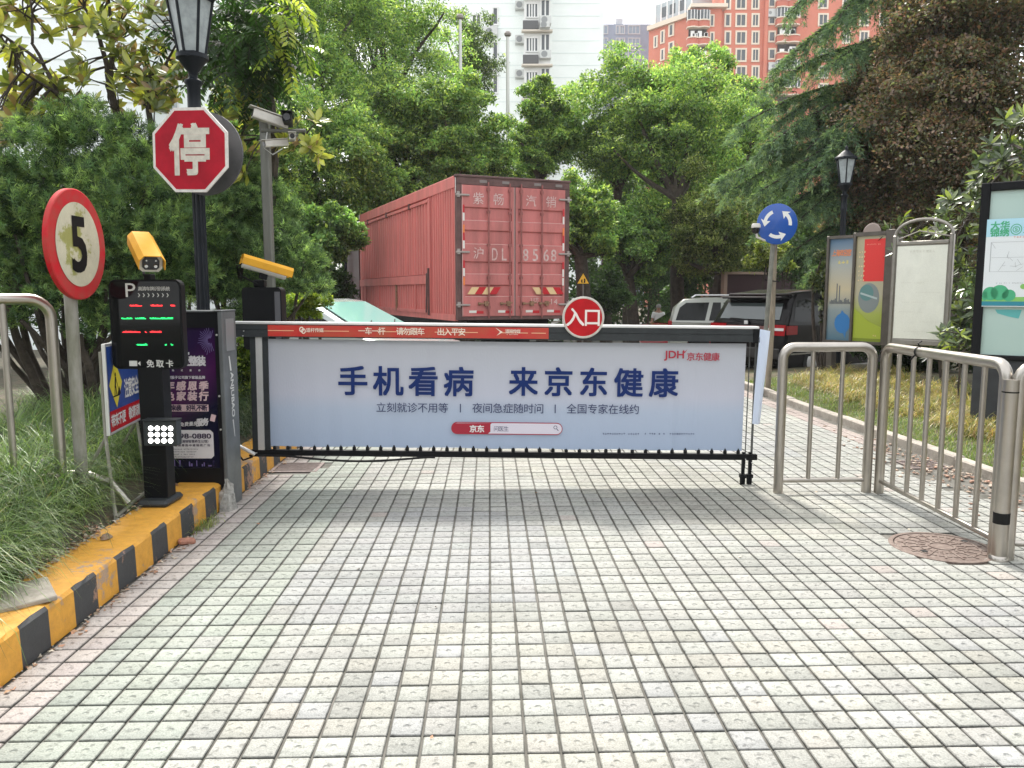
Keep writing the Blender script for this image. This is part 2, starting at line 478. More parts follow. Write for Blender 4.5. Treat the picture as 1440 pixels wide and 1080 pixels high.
pav = bpy.data.objects.new('paving', None); COL.objects.link(pav); pav['kind'] = 'structure'
tilem = tile_material()
rows = []
nl0, nl1 = -16, int(KR / TW)
def tile_col(i, j, d):
    r = random.random(); la = i*TW
    f = math.sin(la*1.7 + 1.3*math.sin(d*0.9)) + math.sin(d*1.1 + la*0.6)
    base = (0.435, 0.437, 0.402)
    if i <= -15: base = (0.53, 0.48, 0.445)
    elif i >= nl1 - 2: base = (0.46, 0.39, 0.355)
    elif i < -9: base = (0.405, 0.43, 0.38)
    elif f > 1.0: base = (0.45, 0.445, 0.395)
    elif f < -1.2: base = (0.425, 0.43, 0.415)
    elif r < 0.02: base = (0.46, 0.42, 0.385)
    k = random.gauss(0.91, 0.032) * (1 + .035*math.sin(la*2.3 + d*1.4) + .03*math.sin(d*3.1 - la*1.1))
    if r > .985: k *= .86
    return [c*k*random.gauss(1, .006) for c in base]
MH = RG(0, 0); mh_c = G(1324, 769)                 # manhole
gr1 = (G(418, 657), 0.34, 0.20); gr2 = (G(1297, 653), 0.30, 0.17)
def in_hole(p):
    if (p.x-mh_c.x)**2 + (p.y-mh_c.y)**2 < 0.30**2: return True
    for g, a, b in (gr1, gr2):
        if abs(p.x-g.x) < a*0.5+0.05 and abs(p.y-g.y) < b+0.03: return True
    return False
cells = []
for j in range(-12, int(13.4/TW)):
    for i in range(nl0, nl1):
        d = (j+0.5)*TW; p = RG((i+0.5)*TW, d)
        if in_hole(p): continue
        # loose rubble where tiles are missing beside the right kerb
        if i > nl1-5 and 5.2 < d < 8.3 and i > nl1-5 + 3*abs(d-6.6)+random.uniform(-1,1): continue
        vis = -1
        v = (p.y*CP + H*SP)
        if v > 0.3:
            u = F*p.x/v + 720; w = 540 - F*(p.y*SP - H*CP)/v
            if 5 < u < 1435 and w < 1072: vis = 1.0/(v**3)
        cells.append((vis, i, j, d, p))
cells.sort(key=lambda c: -c[0])
near = cells[:300]; far = cells[300:]
def tile_shape(hw, hh, jit=0.0012):
    q = [random.uniform(-jit, jit) for _ in range(8)]
    e = 0.0035
    o = [(-hw+q[0], -hh+q[1]), (hw+q[2], -hh+q[3]), (hw+q[4], hh+q[5]), (-hw+q[6], hh+q[7])]
    V = []
    for x, y in o: V.append((x, y, -0.012))
    for x, y in o: V.append((x, y, -0.0035))
    for x, y in o: V.append((x - math.copysign(e, x), y - math.copysign(e, y), 0.0))
    return V
TF = [(0,1,5,4),(1,2,6,5),(2,3,7,6),(3,0,4,7),(4,5,9,8),(5,6,10,9),(6,7,11,10),(7,4,8,11),(8,9,10,11)]
def tile_mesh(cells, name, single=False):
    V = []; Fq = []; C = []; UV = []
    for (vis, i, j, d, p) in cells:
        b = len(V); tv = tile_shape(TW/2 - 0.0046, TW/2 - 0.0034)
        tx, ty, tz = random.gauss(0, 0.004), random.gauss(0, 0.004), random.gauss(0, 0.0009)
        a = YAW + random.gauss(0, 0.004); ca, sa = math.cos(a), math.sin(a)
        for (x, y, z) in tv:
            zz = z + x*tx + y*ty + tz
            if single: V.append((x, y, zz))
            else: V.append((p.x + x*ca - y*sa, p.y + x*sa + y*ca, zz + gz(p.y)))
        c = tile_col(i, j, d)
        off = random.randint(0, 3)
        for q_, f in enumerate(TF):
            Fq.append([b+k for k in f]); C.append(c if q_ == 8 else [x*(.6 if q_ > 3 else .3) for x in c])   # grime in the bevels and joints
            for k in f:
                x, y, z = tv[k]; uu, vv = x/TW+0.5, y/TW+0.5
                for _ in range(off): uu, vv = vv, 1-uu
                UV += [uu, vv]
    return V, Fq, C, UV
def make_tile_obj(name, cells, single=False, parent=None, kind=None):
    V, Fq, C, UV = tile_mesh(cells, name, single)
    o = np_mesh(name, np.array(V), np.array(Fq), tilem, np.array(C), parent, kind)
    uvl = o.data.uv_layers.new(name='UVMap'); uvl.data.foreach_set('uv', np.array(UV, dtype=np.float32))
    return o
variants = {}
for c in near:
    cls = 'edge' if c[1] <= -15 else ('green' if c[1] < -8 else 'mid')
    L = variants.setdefault(cls, [])
    if len(L) < 24:
        o = make_tile_obj('paving_tile', [c], True, pav); L.append(o)
    else:
        o = random.choice(L).copy(); COL.objects.link(o); o.parent = pav
    o.location = c[4]; o.rotation_euler = (0, 0, YAW)
make_tile_obj('paving_field', far, False, pav, 'stuff')

# dark joint weeds and rubble by the right kerb
def stones(name, spots, cols, mat, parent=None, kind='stuff'):
    V = []; Fq = []; C = []
    ico = [(0,0,1),(.9,0,.3),(.28,.85,.3),(-.72,.53,.3),(-.72,-.53,.3),(.28,-.85,.3),(0,0,-.4)]
    tri = [(0,1,2),(0,2,3),(0,3,4),(0,4,5),(0,5,1),(6,2,1),(6,3,2),(6,4,3),(6,5,4),(6,1,5)]
    for (x, y, z, s, ft) in spots:
        b = len(V); a = random.uniform(0, 6.28); ca, sa = math.cos(a), math.sin(a); k = random.uniform(.6, 1.5)
        for p in ico:
            px, py = p[0]*s*k*random.uniform(.75, 1.2), p[1]*s*random.uniform(.75, 1.2)
            V.append((x + px*ca - py*sa, y + px*sa + py*ca, z + p[2]*s*ft*random.uniform(.8, 1.2)))
        Fq += [[b+i for i in t] for t in tri]
        c = random.choice(cols); q = random.uniform(.75, 1.2); C += [[x*q for x in c]]*len(tri)
    return np_mesh(name, np.array(V), np.array(Fq), mat, np.array(C), parent, kind)
rubm = attr_material('rubble', 0.9)
sp = []
for _ in range(420):
    d = random.gauss(6.7, 0.8); l = KR - abs(random.gauss(0, 0.26)) - 0.02
    p = RG(l, d); sp.append((p.x, p.y, 0.0, random.uniform(.006, .028), .6))
stones('brick_rubble', sp, [(0.42, 0.25, 0.18), (0.40, 0.30, 0.23), (0.45, 0.37, 0.30), (0.36, 0.26, 0.2)], rubm)

# manhole
mhm = M('rusty_iron', (0.21, 0.165, 0.14), 0.75, metal=0.3, var=0.4, scale=25, bump=0.002, bscale=90, col2=(0.13, 0.09, 0.075))
mt = thing('manhole_cover', 'round rusty iron manhole cover set in the pale paving by the steel rail', 'manhole', (mh_c.x, mh_c.y, 0))
b = MB(); b.lathe([(0.298, -0.012), (0.298, 0.002), (0.292, 0.004), (0.270, 0.004), (0.268, -0.004)], 40, cap=False); b.done('ring', mhm, mt)
b = MB(); b.lathe([(0.263, -0.012), (0.263, 0.0), (0.26, 0.002), (0.0, 0.003)], 40, cap=False)
for k in range(16):
    a = 2*math.pi*k/16
    b.xf((0, 0, 0), (0, 0, a)); b.box((0.09, -0.006, 0.001), (0.245, 0.006, 0.0065)); b.box((0.13, -0.022, 0.001), (0.142, 0.022, 0.006)); b.box((0.2, -0.034, 0.001), (0.212, 0.034, 0.006))
b.xf(); b.lathe([(0.075, 0.002), (0.075, 0.007), (0.065, 0.007), (0.065, 0.002)], 24, cap=False)
b.done('cover', mhm, mt)
dk = M('hole_black', (0.01, 0.01, 0.01), 0.9)
for a in (0.5, 0.5+math.pi):
    b = MB(); b.lathe([(0.02, 0.0045), (0, 0.0046)], 12, c=(0.2*math.cos(a)+.02, 0.2*math.sin(a), 0.0025), cap=False); b.done('pick_hole', dk, mt)

# drain grates
iron = M('grate_iron', (0.19, 0.15, 0.14), 0.7, metal=0.4, var=0.35, scale=20)
for g, a, hb, lab in ((gr1[0], 0.36, 0.16, 'iron drain grate under the barrier beside the yellow kerb'), (gr2[0], 0.30, 0.14, 'iron drain grate in the paving beyond the right steel railing')):
    t = thing('drain_grate', lab, 'drain grate', (g.x, g.y, 0), YAW, 'drain grates')
    f = MB(); f.box((-a/2-.03, -hb-.03, -.012), (-a/2, hb+.03, .002)); f.box((a/2, -hb-.03, -.012), (a/2+.03, hb+.03, .002))
    f.box((-a/2, -hb-.03, -.012), (a/2, -hb, .002)); f.box((-a/2, hb, -.012), (a/2, hb+.03, .002)); f.done('frame', iron, t)
    k = -hb + 0.02
    first = None
    while k < hb:
        if first is None:
            bb = MB(); bb.box((-a/2, -0.009, -.014), (a/2, 0.009, -0.001)); first = bb.done('grate_bar', iron, t); o = first
        else:
            o = first.copy(); COL.objects.link(o)
        o.location = (0, k, 0); k += 0.037
    f = MB(); f.box((-a/2-.02, -hb-.02, -.05), (a/2+.02, hb+.02, -.0145)); f.done('pit', dk, t)

# ---------------------------------------------------------------- kerbs
yel = M('kerb_yellow', (0.62, 0.30, 0.045), 0.6, var=0.3, scale=9, bump=0.003, bscale=40, col2=(0.50, 0.23, 0.05))
def worn(name, col, under, amt=0.36, scale=16):
    m = bpy.data.materials.new(name); m.use_nodes = True; nt = m.node_tree; bs = nt.nodes['Principled BSDF']
    g = nt.nodes.new('ShaderNodeNewGeometry')
    n = nt.nodes.new('ShaderNodeTexNoise'); n.inputs['Scale'].default_value = scale; n.inputs['Detail'].default_value = 10; n.inputs['Roughness'].default_value = 0.75
    n2 = nt.nodes.new('ShaderNodeTexNoise'); n2.inputs['Scale'].default_value = 3.0; n2.inputs['Detail'].default_value = 5
    nt.links.new(g.outputs['Position'], n.inputs['Vector']); nt.links.new(g.outputs['Position'], n2.inputs['Vector'])
    r = nt.nodes.new('ShaderNodeValToRGB'); r.color_ramp.elements[0].position = amt; r.color_ramp.elements[0].color = (0,0,0,1)
    r.color_ramp.elements[1].position = amt+0.035; r.color_ramp.elements[1].color = (1,1,1,1)
    mxx = nt.nodes.new('ShaderNodeMath'); mxx.operation = 'MULTIPLY_ADD'; mxx.inputs[1].default_value = 0.55
    nt.links.new(n2.outputs[0], mxx.inputs[0])
    sb = nt.nodes.new('ShaderNodeMath'); sb.operation = 'MULTIPLY'; sb.inputs[1].default_value = 0.5; nt.links.new(n.outputs[0], sb.inputs[0]); nt.links.new(sb.outputs[0], mxx.inputs[2])
    nt.links.new(mxx.outputs[0], r.inputs[0])
    mc = nt.nodes.new('ShaderNodeMix'); mc.data_type = 'RGBA'; mc.inputs[6].default_value = rgba(under); mc.inputs[7].default_value = rgba(col)
    nt.links.new(r.outputs[0], mc.inputs[0])
    mm = nt.nodes.new('ShaderNodeMix'); mm.data_type = 'RGBA'; mm.blend_type = 'MULTIPLY'; mm.inputs[0].default_value = 1
    mr = nt.nodes.new('ShaderNodeMapRange'); mr.inputs[1].default_value = .3; mr.inputs[2].default_value = .7; mr.inputs[3].default_value = 0.72; mr.inputs[4].default_value = 1.1
    nt.links.new(n.outputs[0], mr.inputs[0]); nt.links.new(mc.outputs[2], mm.inputs[6]); nt.links.new(mr.outputs[0], mm.inputs[7])
    nt.links.new(mm.outputs[2], bs.inputs['Base Color']); bs.inputs['Roughness'].default_value = 0.6
    bp = nt.nodes.new('ShaderNodeBump'); bp.inputs['Distance'].default_value = 0.003; nt.links.new(n.outputs[0], bp.inputs['Height']); nt.links.new(bp.outputs[0], bs.inputs['Normal'])
    return m
kyel = worn('kerb_yellow_paint', (0.66, 0.325, 0.04), (0.42, 0.30, 0.22), .43)
kblk = worn('kerb_black_paint', (0.045, 0.047, 0.05), (0.34, 0.20, 0.14), 0.43)
kerb = bpy.data.objects.new('kerb', None); COL.objects.link(kerb); kerb['kind'] = 'structure'
KH = 0.19; SL = 0.2145
def kerb_profile(l, d, rnd):                       # cross-section points from road to inside
    return [(0, 0), (0.004, KH-0.02), (0.016 + rnd[0], KH - 0.004), (0.05, KH + rnd[1]), (0.30, KH+0.004+rnd[2]), (0.34, 0.02)]
nd = int((11.0 + 1.0)/SL)
off = 0.11
def kr(k):
    r = random.Random(k*7+3); return [r.uniform(-.006, .008), r.uniform(-.004, .004), r.uniform(-.005, .005)]
for k in range(nd):
    d0 = -1.0 + off + k*SL; sub = 4
    V = []; Fq = []; mi = []
    for q in range(sub+1):
        d = d0 + SL*q/sub; rr = kr(k*sub+q)
        for (x, z) in kerb_profile(0, d, rr):
            p = RG(KL - x, d + (0.0 if 0 < q < sub else 0)); V.append((p.x, p.y, z))
    n = 6
    for q in range(sub):
        for s_ in range(n-1):
            Fq.append((q*n+s_, (q+1)*n+s_, (q+1)*n+s_+1, q*n+s_+1)); mi.append(0 if s_ < 2 else 1)
    me = bpy.data.meshes.new('kerb_block'); me.from_pydata(V, [], Fq)
    me.materials.append(kblk if k % 2 else kyel); me.materials.append(kyel); me.polygons.foreach_set('material_index', mi); me.update()
    o = link_obj('kerb_block', me, kerb)
    if k == 0: o['label'] = 'painted kerb block with yellow top'
conc = M('kerb_concrete', (0.40, 0.36, 0.31), 0.85, var=0.35, scale=8, bump=0.004, bscale=50)
kerb2 = bpy.data.objects.new('kerb', None); COL.objects.link(kerb2); kerb2['kind'] = 'structure'
for k in range(16):
    d0 = 0.5 + k*0.8; rnd = random.uniform(-.008, .008)
    b = MB(); q = RG(KR + 0.02 + rnd, d0)
    b.xf((q.x, q.y, gz(q.y)), (0, 0, YAW + random.uniform(-.01, .01))); b.box((0, 0.006, -.05), (0.11, 0.79, 0.085 + rnd), 0.012)
    b.done('kerb_stone', conc, kerb2)

# ---------------------------------------------------------------- planting beds
def bed_z(x, y):
    lat = x*math.cos(YAW) + y*math.sin(YAW)
    t = max(0.0, (KL - 0.30) - lat)
    return 0.165 + min(t*0.32, 0.22) + 0.03*math.sin(x*3.1)*math.sin(y*2.3)*min(1, t*2)
ys_ = list(np.arange(0.0, 16.1, 0.25))
V = []; lats = [0.30, 0.36, 0.45, 0.6, 0.8, 1.1, 1.5, 2.1, 3.0, 5.0, 9.0, 14.0]
for d in ys_:
    for l in lats:
        p = RG(KL - l, d); V.append((p.x, p.y, bed_z(p.x, p.y) + gz(p.y)))
nx = len(lats)
Fq = np.array([(j*nx+i, j*nx+i+1, (j+1)*nx+i+1, (j+1)*nx+i)[::-1] for j in range(len(ys_)-1) for i in range(nx-1)])
bed = np_mesh('planting_bed', np.array(V), Fq, soil, None, None, 'structure', True)
V = []; lats2 = [0.12, 0.4, 0.9, 1.6, 3.0, 6.0, 12.0]
def bedr_z(l, y): return 0.05 + min(0.12*max(0, l-0.2), 0.16) + gz(y)
for d in ys_:
    for l in lats2:
        p = RG(KR + l, d); V.append((p.x, p.y, bedr_z(l, p.y)))
nx = len(lats2)
Fq = np.array([(j*nx+i, j*nx+i+1, (j+1)*nx+i+1, (j+1)*nx+i) for j in range(len(ys_)-1) for i in range(nx-1)])
lawnsoil = M('lawn_soil', (0.13, 0.10, 0.065), 0.95, var=0.55, scale=3.5, bump=0.02, bscale=22, col2=(0.06, 0.075, 0.03))
np_mesh('planting_bed', np.array(V), Fq, lawnsoil, None, None, 'structure', True)

# arching grass blades
def blades(name, B, A, L, W, lift, col, seg=4, parent=None, mat=None, kind='stuff'):
    """B roots, A azimuth, L length, W width, lift start elevation; each blade arches over"""
    n = len(B); V = np.zeros((n, (seg+1)*2, 3)); P0 = B.copy()
    el = lift.copy(); h = np.stack([np.cos(A), np.sin(A), np.zeros(n)], 1); s = np.stack([-np.sin(A), np.cos(A), np.zeros(n)], 1)
    drop = rng.uniform(0.35, 0.75, n)
    for k in range(seg+1):
        w = W * (1 - (k/seg)**2*0.93)
        V[:, 2*k] = P0 - s*w[:, None]/2; V[:, 2*k+1] = P0 + s*w[:, None]/2
        step = h*np.cos(el)[:, None] + np.array([0, 0, 1.0])*np.sin(el)[:, None]
        P0 = P0 + step*(L/seg)[:, None]; el = el - drop*1.0
    idx = []
    for k in range(seg): idx.append([2*k, 2*k+1, 2*k+3, 2*k+2])
    idx = np.array(idx)[None] + (np.arange(n)*(seg+1)*2)[:, None, None]
    return np_mesh(name, V.reshape(-1, 3), idx.reshape(-1, 4), mat or GRASSM, np.repeat(col, seg, axis=0), parent, kind)
def tufts(spots, per, L, W, cols, wts, name, lift=(0.7, 1.45), jit=0.05):
    B = []; A = []; LL = []; C = []
    for (x, y, z, s) in spots:
        n = int(per*s); B.append(np.array([x, y, z]) + rng.normal(scale=jit*s, size=(n, 3))*np.array([1, 1, 0.1]))
        A.append(rng.uniform(0, 2*math.pi, n)); LL.append(L*s*rng.uniform(0.55, 1.15, n))
        C.append(palette(n, cols, wts, 0.2) * rng.uniform(.8, 1.2))
    B = np.concatenate(B); A = np.concatenate(A); LL = np.concatenate(LL); C = np.clip(np.concatenate(C), .003, 1)
    return blades(name, B, A, LL, W*rng.uniform(.7, 1.2, len(B)), rng.uniform(lift[0], lift[1], len(B)), C)
spots = []
for _ in range(600):
    d = random.uniform(2.0, 9.5); l = KL - 0.40 - abs(random.gauss(0, .9)) if d > 3.4 else KL - 0.38 - abs(random.gauss(0, .6))
    if 4.2 < d < 5.0: l -= 0.10
    p = RG(l, d)
    if d > 5.0 and l > KL - 0.6: continue
    spots.append((p.x, p.y, bed_z(p.x, p.y) - 0.01, random.uniform(0.7, 1.25)))
tufts(spots, 135, 0.50, 0.0056, [(0.13, 0.21, 0.065), (0.08, 0.145, 0.05), (0.21, 0.29, 0.08), (0.03, 0.055, 0.022), (0.30, 0.28, 0.13)], [.35, .28, .2, .12, .05], 'grass')
tag(bpy.data.objects['grass'], 'long arching lilyturf grass filling the left bed behind the kerb', 'grass')
spots = []
for _ in range(60):
    d = random.uniform(6.4, 10.5); l = KL - random.uniform(0.05, 1.0); p = RG(l - 0.3, d); spots.append((p.x, p.y, bed_z(p.x, p.y), random.uniform(.8, 1.3)))
g2 = tufts(spots, 110, 0.55, 0.006, [(0.05, 0.085, 0.05), (0.035, 0.065, 0.035), (0.12, 0.15, 0.08)], [.5, .3, .2], 'grass')
tag(g2, 'dark drooping grass behind the left end of the barrier', 'grass')
spots = []
for _ in range(300):
    d = random.uniform(5.6, 13.0); l = KR + 0.65 + abs(random.gauss(0, 0.85)); p = RG(l, d)
    spots.append((p.x, p.y, bedr_z(l-KR, p.y), random.uniform(0.6, 1.25)))
g3 = tufts(spots, 95, 0.30, 0.007, [(0.42, 0.33, 0.14), (0.32, 0.27, 0.10), (0.20, 0.23, 0.06), (0.10, 0.15, 0.04), (0.36, 0.21, 0.10)], [.3, .25, .2, .13, .12], 'grass', lift=(0.5, 1.4))
tag(g3, 'straw yellow tufts of grass in front of the notice boards', 'grass')
n = 26000
ld = rng.uniform(4.5, 13.4, n); ll = KR + 0.14 + np.abs(rng.normal(scale=0.7, size=n))
pts = np.array([tuple(RG(a, b_)) for a, b_ in zip(ll, ld)]); pts[:, 2] = [bedr_z(a-KR, p[1]) for a, p in zip(ll, pts)]
g4 = blades('lawn', pts, rng.uniform(0, 6.28, n), rng.uniform(.03, .085, n), rng.uniform(.003, .007, n), rng.uniform(.6, 1.4, n),
       palette(n, [(0.13, 0.2, 0.04), (0.2, 0.24, 0.06), (0.09, 0.15, 0.035), (0.32, 0.27, 0.13)], [.4, .3, .2, .1]), seg=2)
tag(g4, 'short patchy green lawn along the right kerb', 'lawn')
# weed at the kerb foot
wp = G(280, 742); n = 260
g5 = blades('weed', np.array([wp.x, wp.y, 0.0]) + rng.normal(scale=(.05, .10, .002), size=(n, 3)), rng.uniform(0, 6.28, n), rng.uniform(.03, .13, n), rng.uniform(.003, .006, n),
       rng.uniform(.5, 1.4, n), palette(n, [(0.17, 0.22, 0.05), (0.11, 0.16, 0.05), (0.25, 0.27, 0.10)]), seg=3)
tag(g5, 'small green weed growing at the foot of the painted kerb', 'weed')

# litter of dead leaves and chips on and behind the kerb
n = 900
C = []
for _ in range(n):
    if random.random() < 0.6:
        d = random.choice([random.gauss(4.35, .35), random.gauss(3.7, .25), random.uniform(3, 7)]); l = KL - 0.26 - abs(random.gauss(0, .09)); z = KH + 0.008 + random.uniform(0, .012)
    elif random.random() < 0.8:
        d = random.uniform(2.5, 8.5); l = KL + abs(random.gauss(0, 0.035)); z = 0.004
    else:
        d = random.uniform(2.5, 9); l = random.uniform(KL, 3.9); z = 0.004
        if random.random() < .8: continue
    p = RG(l, d, z); C.append(tuple(p))
C = np.array(C); n = len(C)
D = rng.normal(size=(n, 3)); D[:, 2] *= .15; Nn = np.array([0, 0, 1.0]) + rng.normal(scale=.3, size=(n, 3))
V, Fq = leaf_arrays(C, D, Nn, rng.uniform(.012, .045, n), rng.uniform(.008, .025, n), 0.15, 0.1)
np_mesh('leaf_litter', V, Fq, rubm, palette(n, [(0.32, 0.2, 0.12), (0.42, 0.33, 0.24), (0.22, 0.13, 0.08), (0.5, 0.45, 0.36), (0.45, 0.25, 0.16)]), None, 'stuff')
sp = []
for _ in range(260):
    d = random.choice([random.gauss(4.35, .3), random.gauss(3.75, .25), random.uniform(3, 8)]); l = KL - 0.27 - abs(random.gauss(0, .07)); p = RG(l, d, KH+.002); sp.append((*p, random.uniform(.004, .014), .6))
for _ in range(90):
    d = random.uniform(2.6, 8.5); l = KL + abs(random.gauss(0, .03)); p = RG(l, d, 0); sp.append((*p, random.uniform(.003, .01), .6))
stones('gravel', sp, [(0.45, 0.42, 0.36), (0.38, 0.28, 0.2), (0.5, 0.48, 0.44)], rubm)
# loose things on the kerb: concrete slab, brick lump, plaster lump, stone
b = MB(); q = P(30, 800, 3.45); b.xf((-2.22, 3.42, KH + 0.018), (0.03, -0.05, R(38))); b.box((-.2, -.15, -.016), (.14, .13, .006), .004)
t = b.done('concrete_slab', conc); tag(t, 'loose grey concrete slab lying half under grass on the near kerb', 'slab')
q = G(263, 765); b = MB(); b.xf((q.x, q.y, 0.016), (0.1, 0.1, 0.5)); b.box((-.05, -.026, -.018), (.05, .026, .02), .012)
t = b.done('brick_piece', M('brick', (0.42, 0.2, 0.14), .85, var=.4, scale=30, bump=.004, bscale=90)); tag(t, 'small pinkish brick fragment lying on the paving by the kerb', 'brick')
def lump(name, c, r, zs, mat, seed, lab, cat):
    rr = random.Random(seed); b = MB(); n, m = 12, 7; vs = []
    for i in range(m):
        ph = math.pi/2 * i/(m-1)*1.15
        for j in range(n):
            k = r*rr.uniform(.8, 1.2); a = 2*math.pi*j/n; vs.append((k*math.cos(a)*math.cos(ph)*.8, k*math.sin(a)*math.cos(ph), zs*k*math.sin(ph)))
    b.xf(c); b.add(vs, [(i*n+j, i*n+(j+1)%n, (i+1)*n+(j+1)%n, (i+1)*n+j) for i in range(m-1) for j in range(n)])
    o = b.done(name, mat); tag(o, lab, cat); return o
q = G(321, 716); lump('mortar_lump', (q.x, q.y, 0), .075, 2.6, M('mortar_lump', (0.42, 0.41, 0.38), .9, var=.5, scale=22, bump=.01, bscale=45), 5, 'rough grey mortar lump piled at the foot of the grey column', 'mortar')
q = P(188, 757, 4.3); lump('stone', (RG(KL-.2, 4.35).x, RG(KL-.2, 4.35).y, KH+.004), .035, .7, M('stone', (0.3, 0.22, 0.16), .9, var=.4, scale=30), 8, 'brown stone lying on the yellow kerb top', 'stone')

# ================================================================== BARRIER GATE
steel = M('stainless', (0.46, 0.43, 0.39), 0.30, metal=1.0, var=0.18, scale=5)
alu = M('bare_aluminium', (0.78, 0.78, 0.77), 0.35, metal=0.6, var=0.1)
dgrey = M('dark_grey_metal', (0.035, 0.040, 0.043), 0.42, metal=0.1, var=0.25, scale=14, spec=.3)
black = M('black_metal', (0.007, 0.0075, 0.009), 0.45, var=0.2, spec=.15)
blackr = M('black_rubber', (0.009, 0.009, 0.009), 0.65, spec=.2)
white = M('white_print', (0.75, 0.75, 0.74), 0.5)
signred = M('sign_red', (0.50, 0.008, 0.014), 0.45, var=0.2, scale=7, spec=.2)
brred = M('strip_red', (0.50, 0.02, 0.018), 0.4, var=0.35, scale=4, col2=(0.42, 0.07, 0.03))
GY = 6.34
g0 = P(355, 640, GY)
SAG = 0.0100
gate = thing('barrier_gate', 'closed dark grey barrier gate carrying a long pale blue advertising banner', 'barrier', (g0.x, GY, 0), rot=(0, math.atan(SAG), 0))
def gp(px, py):
    p = P(px, py - SAG*(px-355), GY); return (p.x - g0.x, p.z)
def grect(b, x0, y0, x1, y1, ya, yb, bev=0.0):
    a = gp(x0, y1); c = gp(x1, y0)
    z0 = gp(x0, y1 + SAG*(x0-355))[1]; z1 = gp(x0, y0 + SAG*(x0-355))[1]
    b.box((a[0], ya, z0), (c[0], yb, z1), bev)
# note: px y values below are those at the left end; the whole gate droops to the right
b = MB(); grect(b, 327, 455.5, 1063, 463, -0.035, 0.04); grect(b, 327, 464, 1063, 473.5, -0.04, 0.04); grect(b, 327, 462.5, 1063, 464.5, -0.03, 0.03)
b.done('arm', dgrey, gate)
b = MB(); grect(b, 327, 451.7, 1064, 455.5, -0.042, 0.045, .004); b.done('top_rail', alu, gate)
b = MB(); grect(b, 377, 456.5, 769, 472.0, -0.045, -0.0405); strip = b.done('red_strip', brred, gate)
b = MB(); gold = M('strip_gold', (0.75, 0.42, 0.25), 0.4)
c1 = gp(573, 464.2)
for x, w in ((395, 36), (470, 40), (560, 60), (640, 60), (720, 40), (755, 20)):
    p = gp(x, 464 + SAG*(x-355)); b.rect(p[0], p[1], w*.0057, 0.006, -0.0462)
b.done('stripe', gold, strip, kind='stuff')
b = MB(); cream = M('strip_lettering', (0.82, 0.72, 0.6), 0.5)
for s, x, w in (('一车一杆', 522, 37), ('请勿跟车', 576, 39), ('出入平安', 633, 39)):
    p = gp(x, 463.5 + SAG*(x-355)); b.text(s, p[0], p[1], w*.0057, .055, -0.0475, bold=.012)
p = gp(439, 463 + SAG*84); b.text('道杆传媒', p[0]+.02, p[1], .14, .032, -.0475, bold=.015); b.disc(p[0]-.085, p[1]+.005, .018, .022, -.0475, 16, .6); b.disc(p[0]-.07, p[1]-.008, .018, .022, -.0477, 16, .6)
p = gp(719, 463 + SAG*364); b.text('道闸传媒', p[0], p[1]+.006, .12, .03, -.0475, bold=.015); b.flat([(p[0]-.14, p[1]+.035), (p[0]-.08, p[1]), (p[0]-.13, p[1]-.03), (p[0]-.1, p[1])], -.0475); b.scribble(p[0], p[1]-.018, .1, .01, -.0475, 4)
b.done('lettering', cream, strip, kind='stuff')
b = MB(); grect(b, 1055, 455.3, 1065, 474.5, -0.048, 0.048, .004); b.done('end_cap', black, gate)
# uprights
def upright(x0, x1, y0, y1, ya, yb, mat=dgrey, name='upright'):
    b = MB(); grect(b, x0, y0, x1, y1, ya, yb, .002); return b.done(name, mat, gate)
upright(356, 363, 473.5, 632, -.02, .03); upright(368, 375, 473.5, 632, -.012, .02)
upright(1047.5, 1053.5, 473.5, 650, -.012, .02); upright(1056.5, 1062, 473.5, 655, -.02, .03)
b = MB(); grect(b, 364, 473.5, 367, 632, -.024, .0); b.done('sliding_rail', alu, gate)
b = MB(); grect(b, 354, 631.5, 1064, 639.5, -.025, .02, .003); b.done('bottom_bar', black, gate)
peg0 = None
for k in range(37):
    x = 386 + k*18.62
    if x > 1044: break
    a = gp(x, 631.5 + SAG*(x-355))
    if peg0 is None:
        bb = MB(); bb.lathe([(.015, -.002), (.015, .02), (.011, .03), (.006, .033), (.006, .042), (0.0005, .044)], 10)
        peg0 = bb.done('peg', blackr, gate); o = peg0
    else:
        o = peg0.copy(); COL.objects.link(o)
    o.location = (a[0], 0, a[1])
# banner cloth with soft vertical pleats
bx0, bx1 = gp(373, 475)[0], gp(1048, 475)[0]; bz1 = gp(355, 476)[1]; bz0 = gp(355, 627)[1]
nxx, nzz = 240, 24; V = []
pl = [random.uniform(0, 6.28) for _ in range(6)]
def cloth_y(x, z): 
    w = 0.4 + 0.6*(bz1 - z)/(bz1-bz0)
    y = 0.0011*math.sin(x*24+pl[0]) + .0013*math.sin(x*37+pl[1]+z*1.5) + .0016*math.sin(x*11+pl[2]) + .0035*math.sin(x*2.2+pl[3]+z)
    for cx_, q in ((3.46-.03, .006), (3.57, .006), (3.2, .0025), (1.42, .003), (1.1, .0015), (2.6, .002)):
        y += q*math.exp(-((x-cx_)/.006)**2)
    return -0.004 + y*w*1.25
for j in range(nzz+1):
    for i in range(nxx+1):
        x = bx0 + (bx1-bx0)*i/nxx; z = bz1 + (bz0-bz1)*j/nzz
        sagz = -0.006*math.sin(math.pi*i/nxx) if j == 0 else (0.003*math.sin(x*9) if j == nzz else 0)
        V.append((x, cloth_y(x, z), z + sagz))
Fq = [(j*(nxx+1)+i, (j+1)*(nxx+1)+i, (j+1)*(nxx+1)+i+1, j*(nxx+1)+i+1) for j in range(nzz) for i in range(nxx)]
bm_ = bpy.data.materials.new('banner_print'); bm_.use_nodes = True; nt = bm_.node_tree; bs = nt.nodes['Principled BSDF']
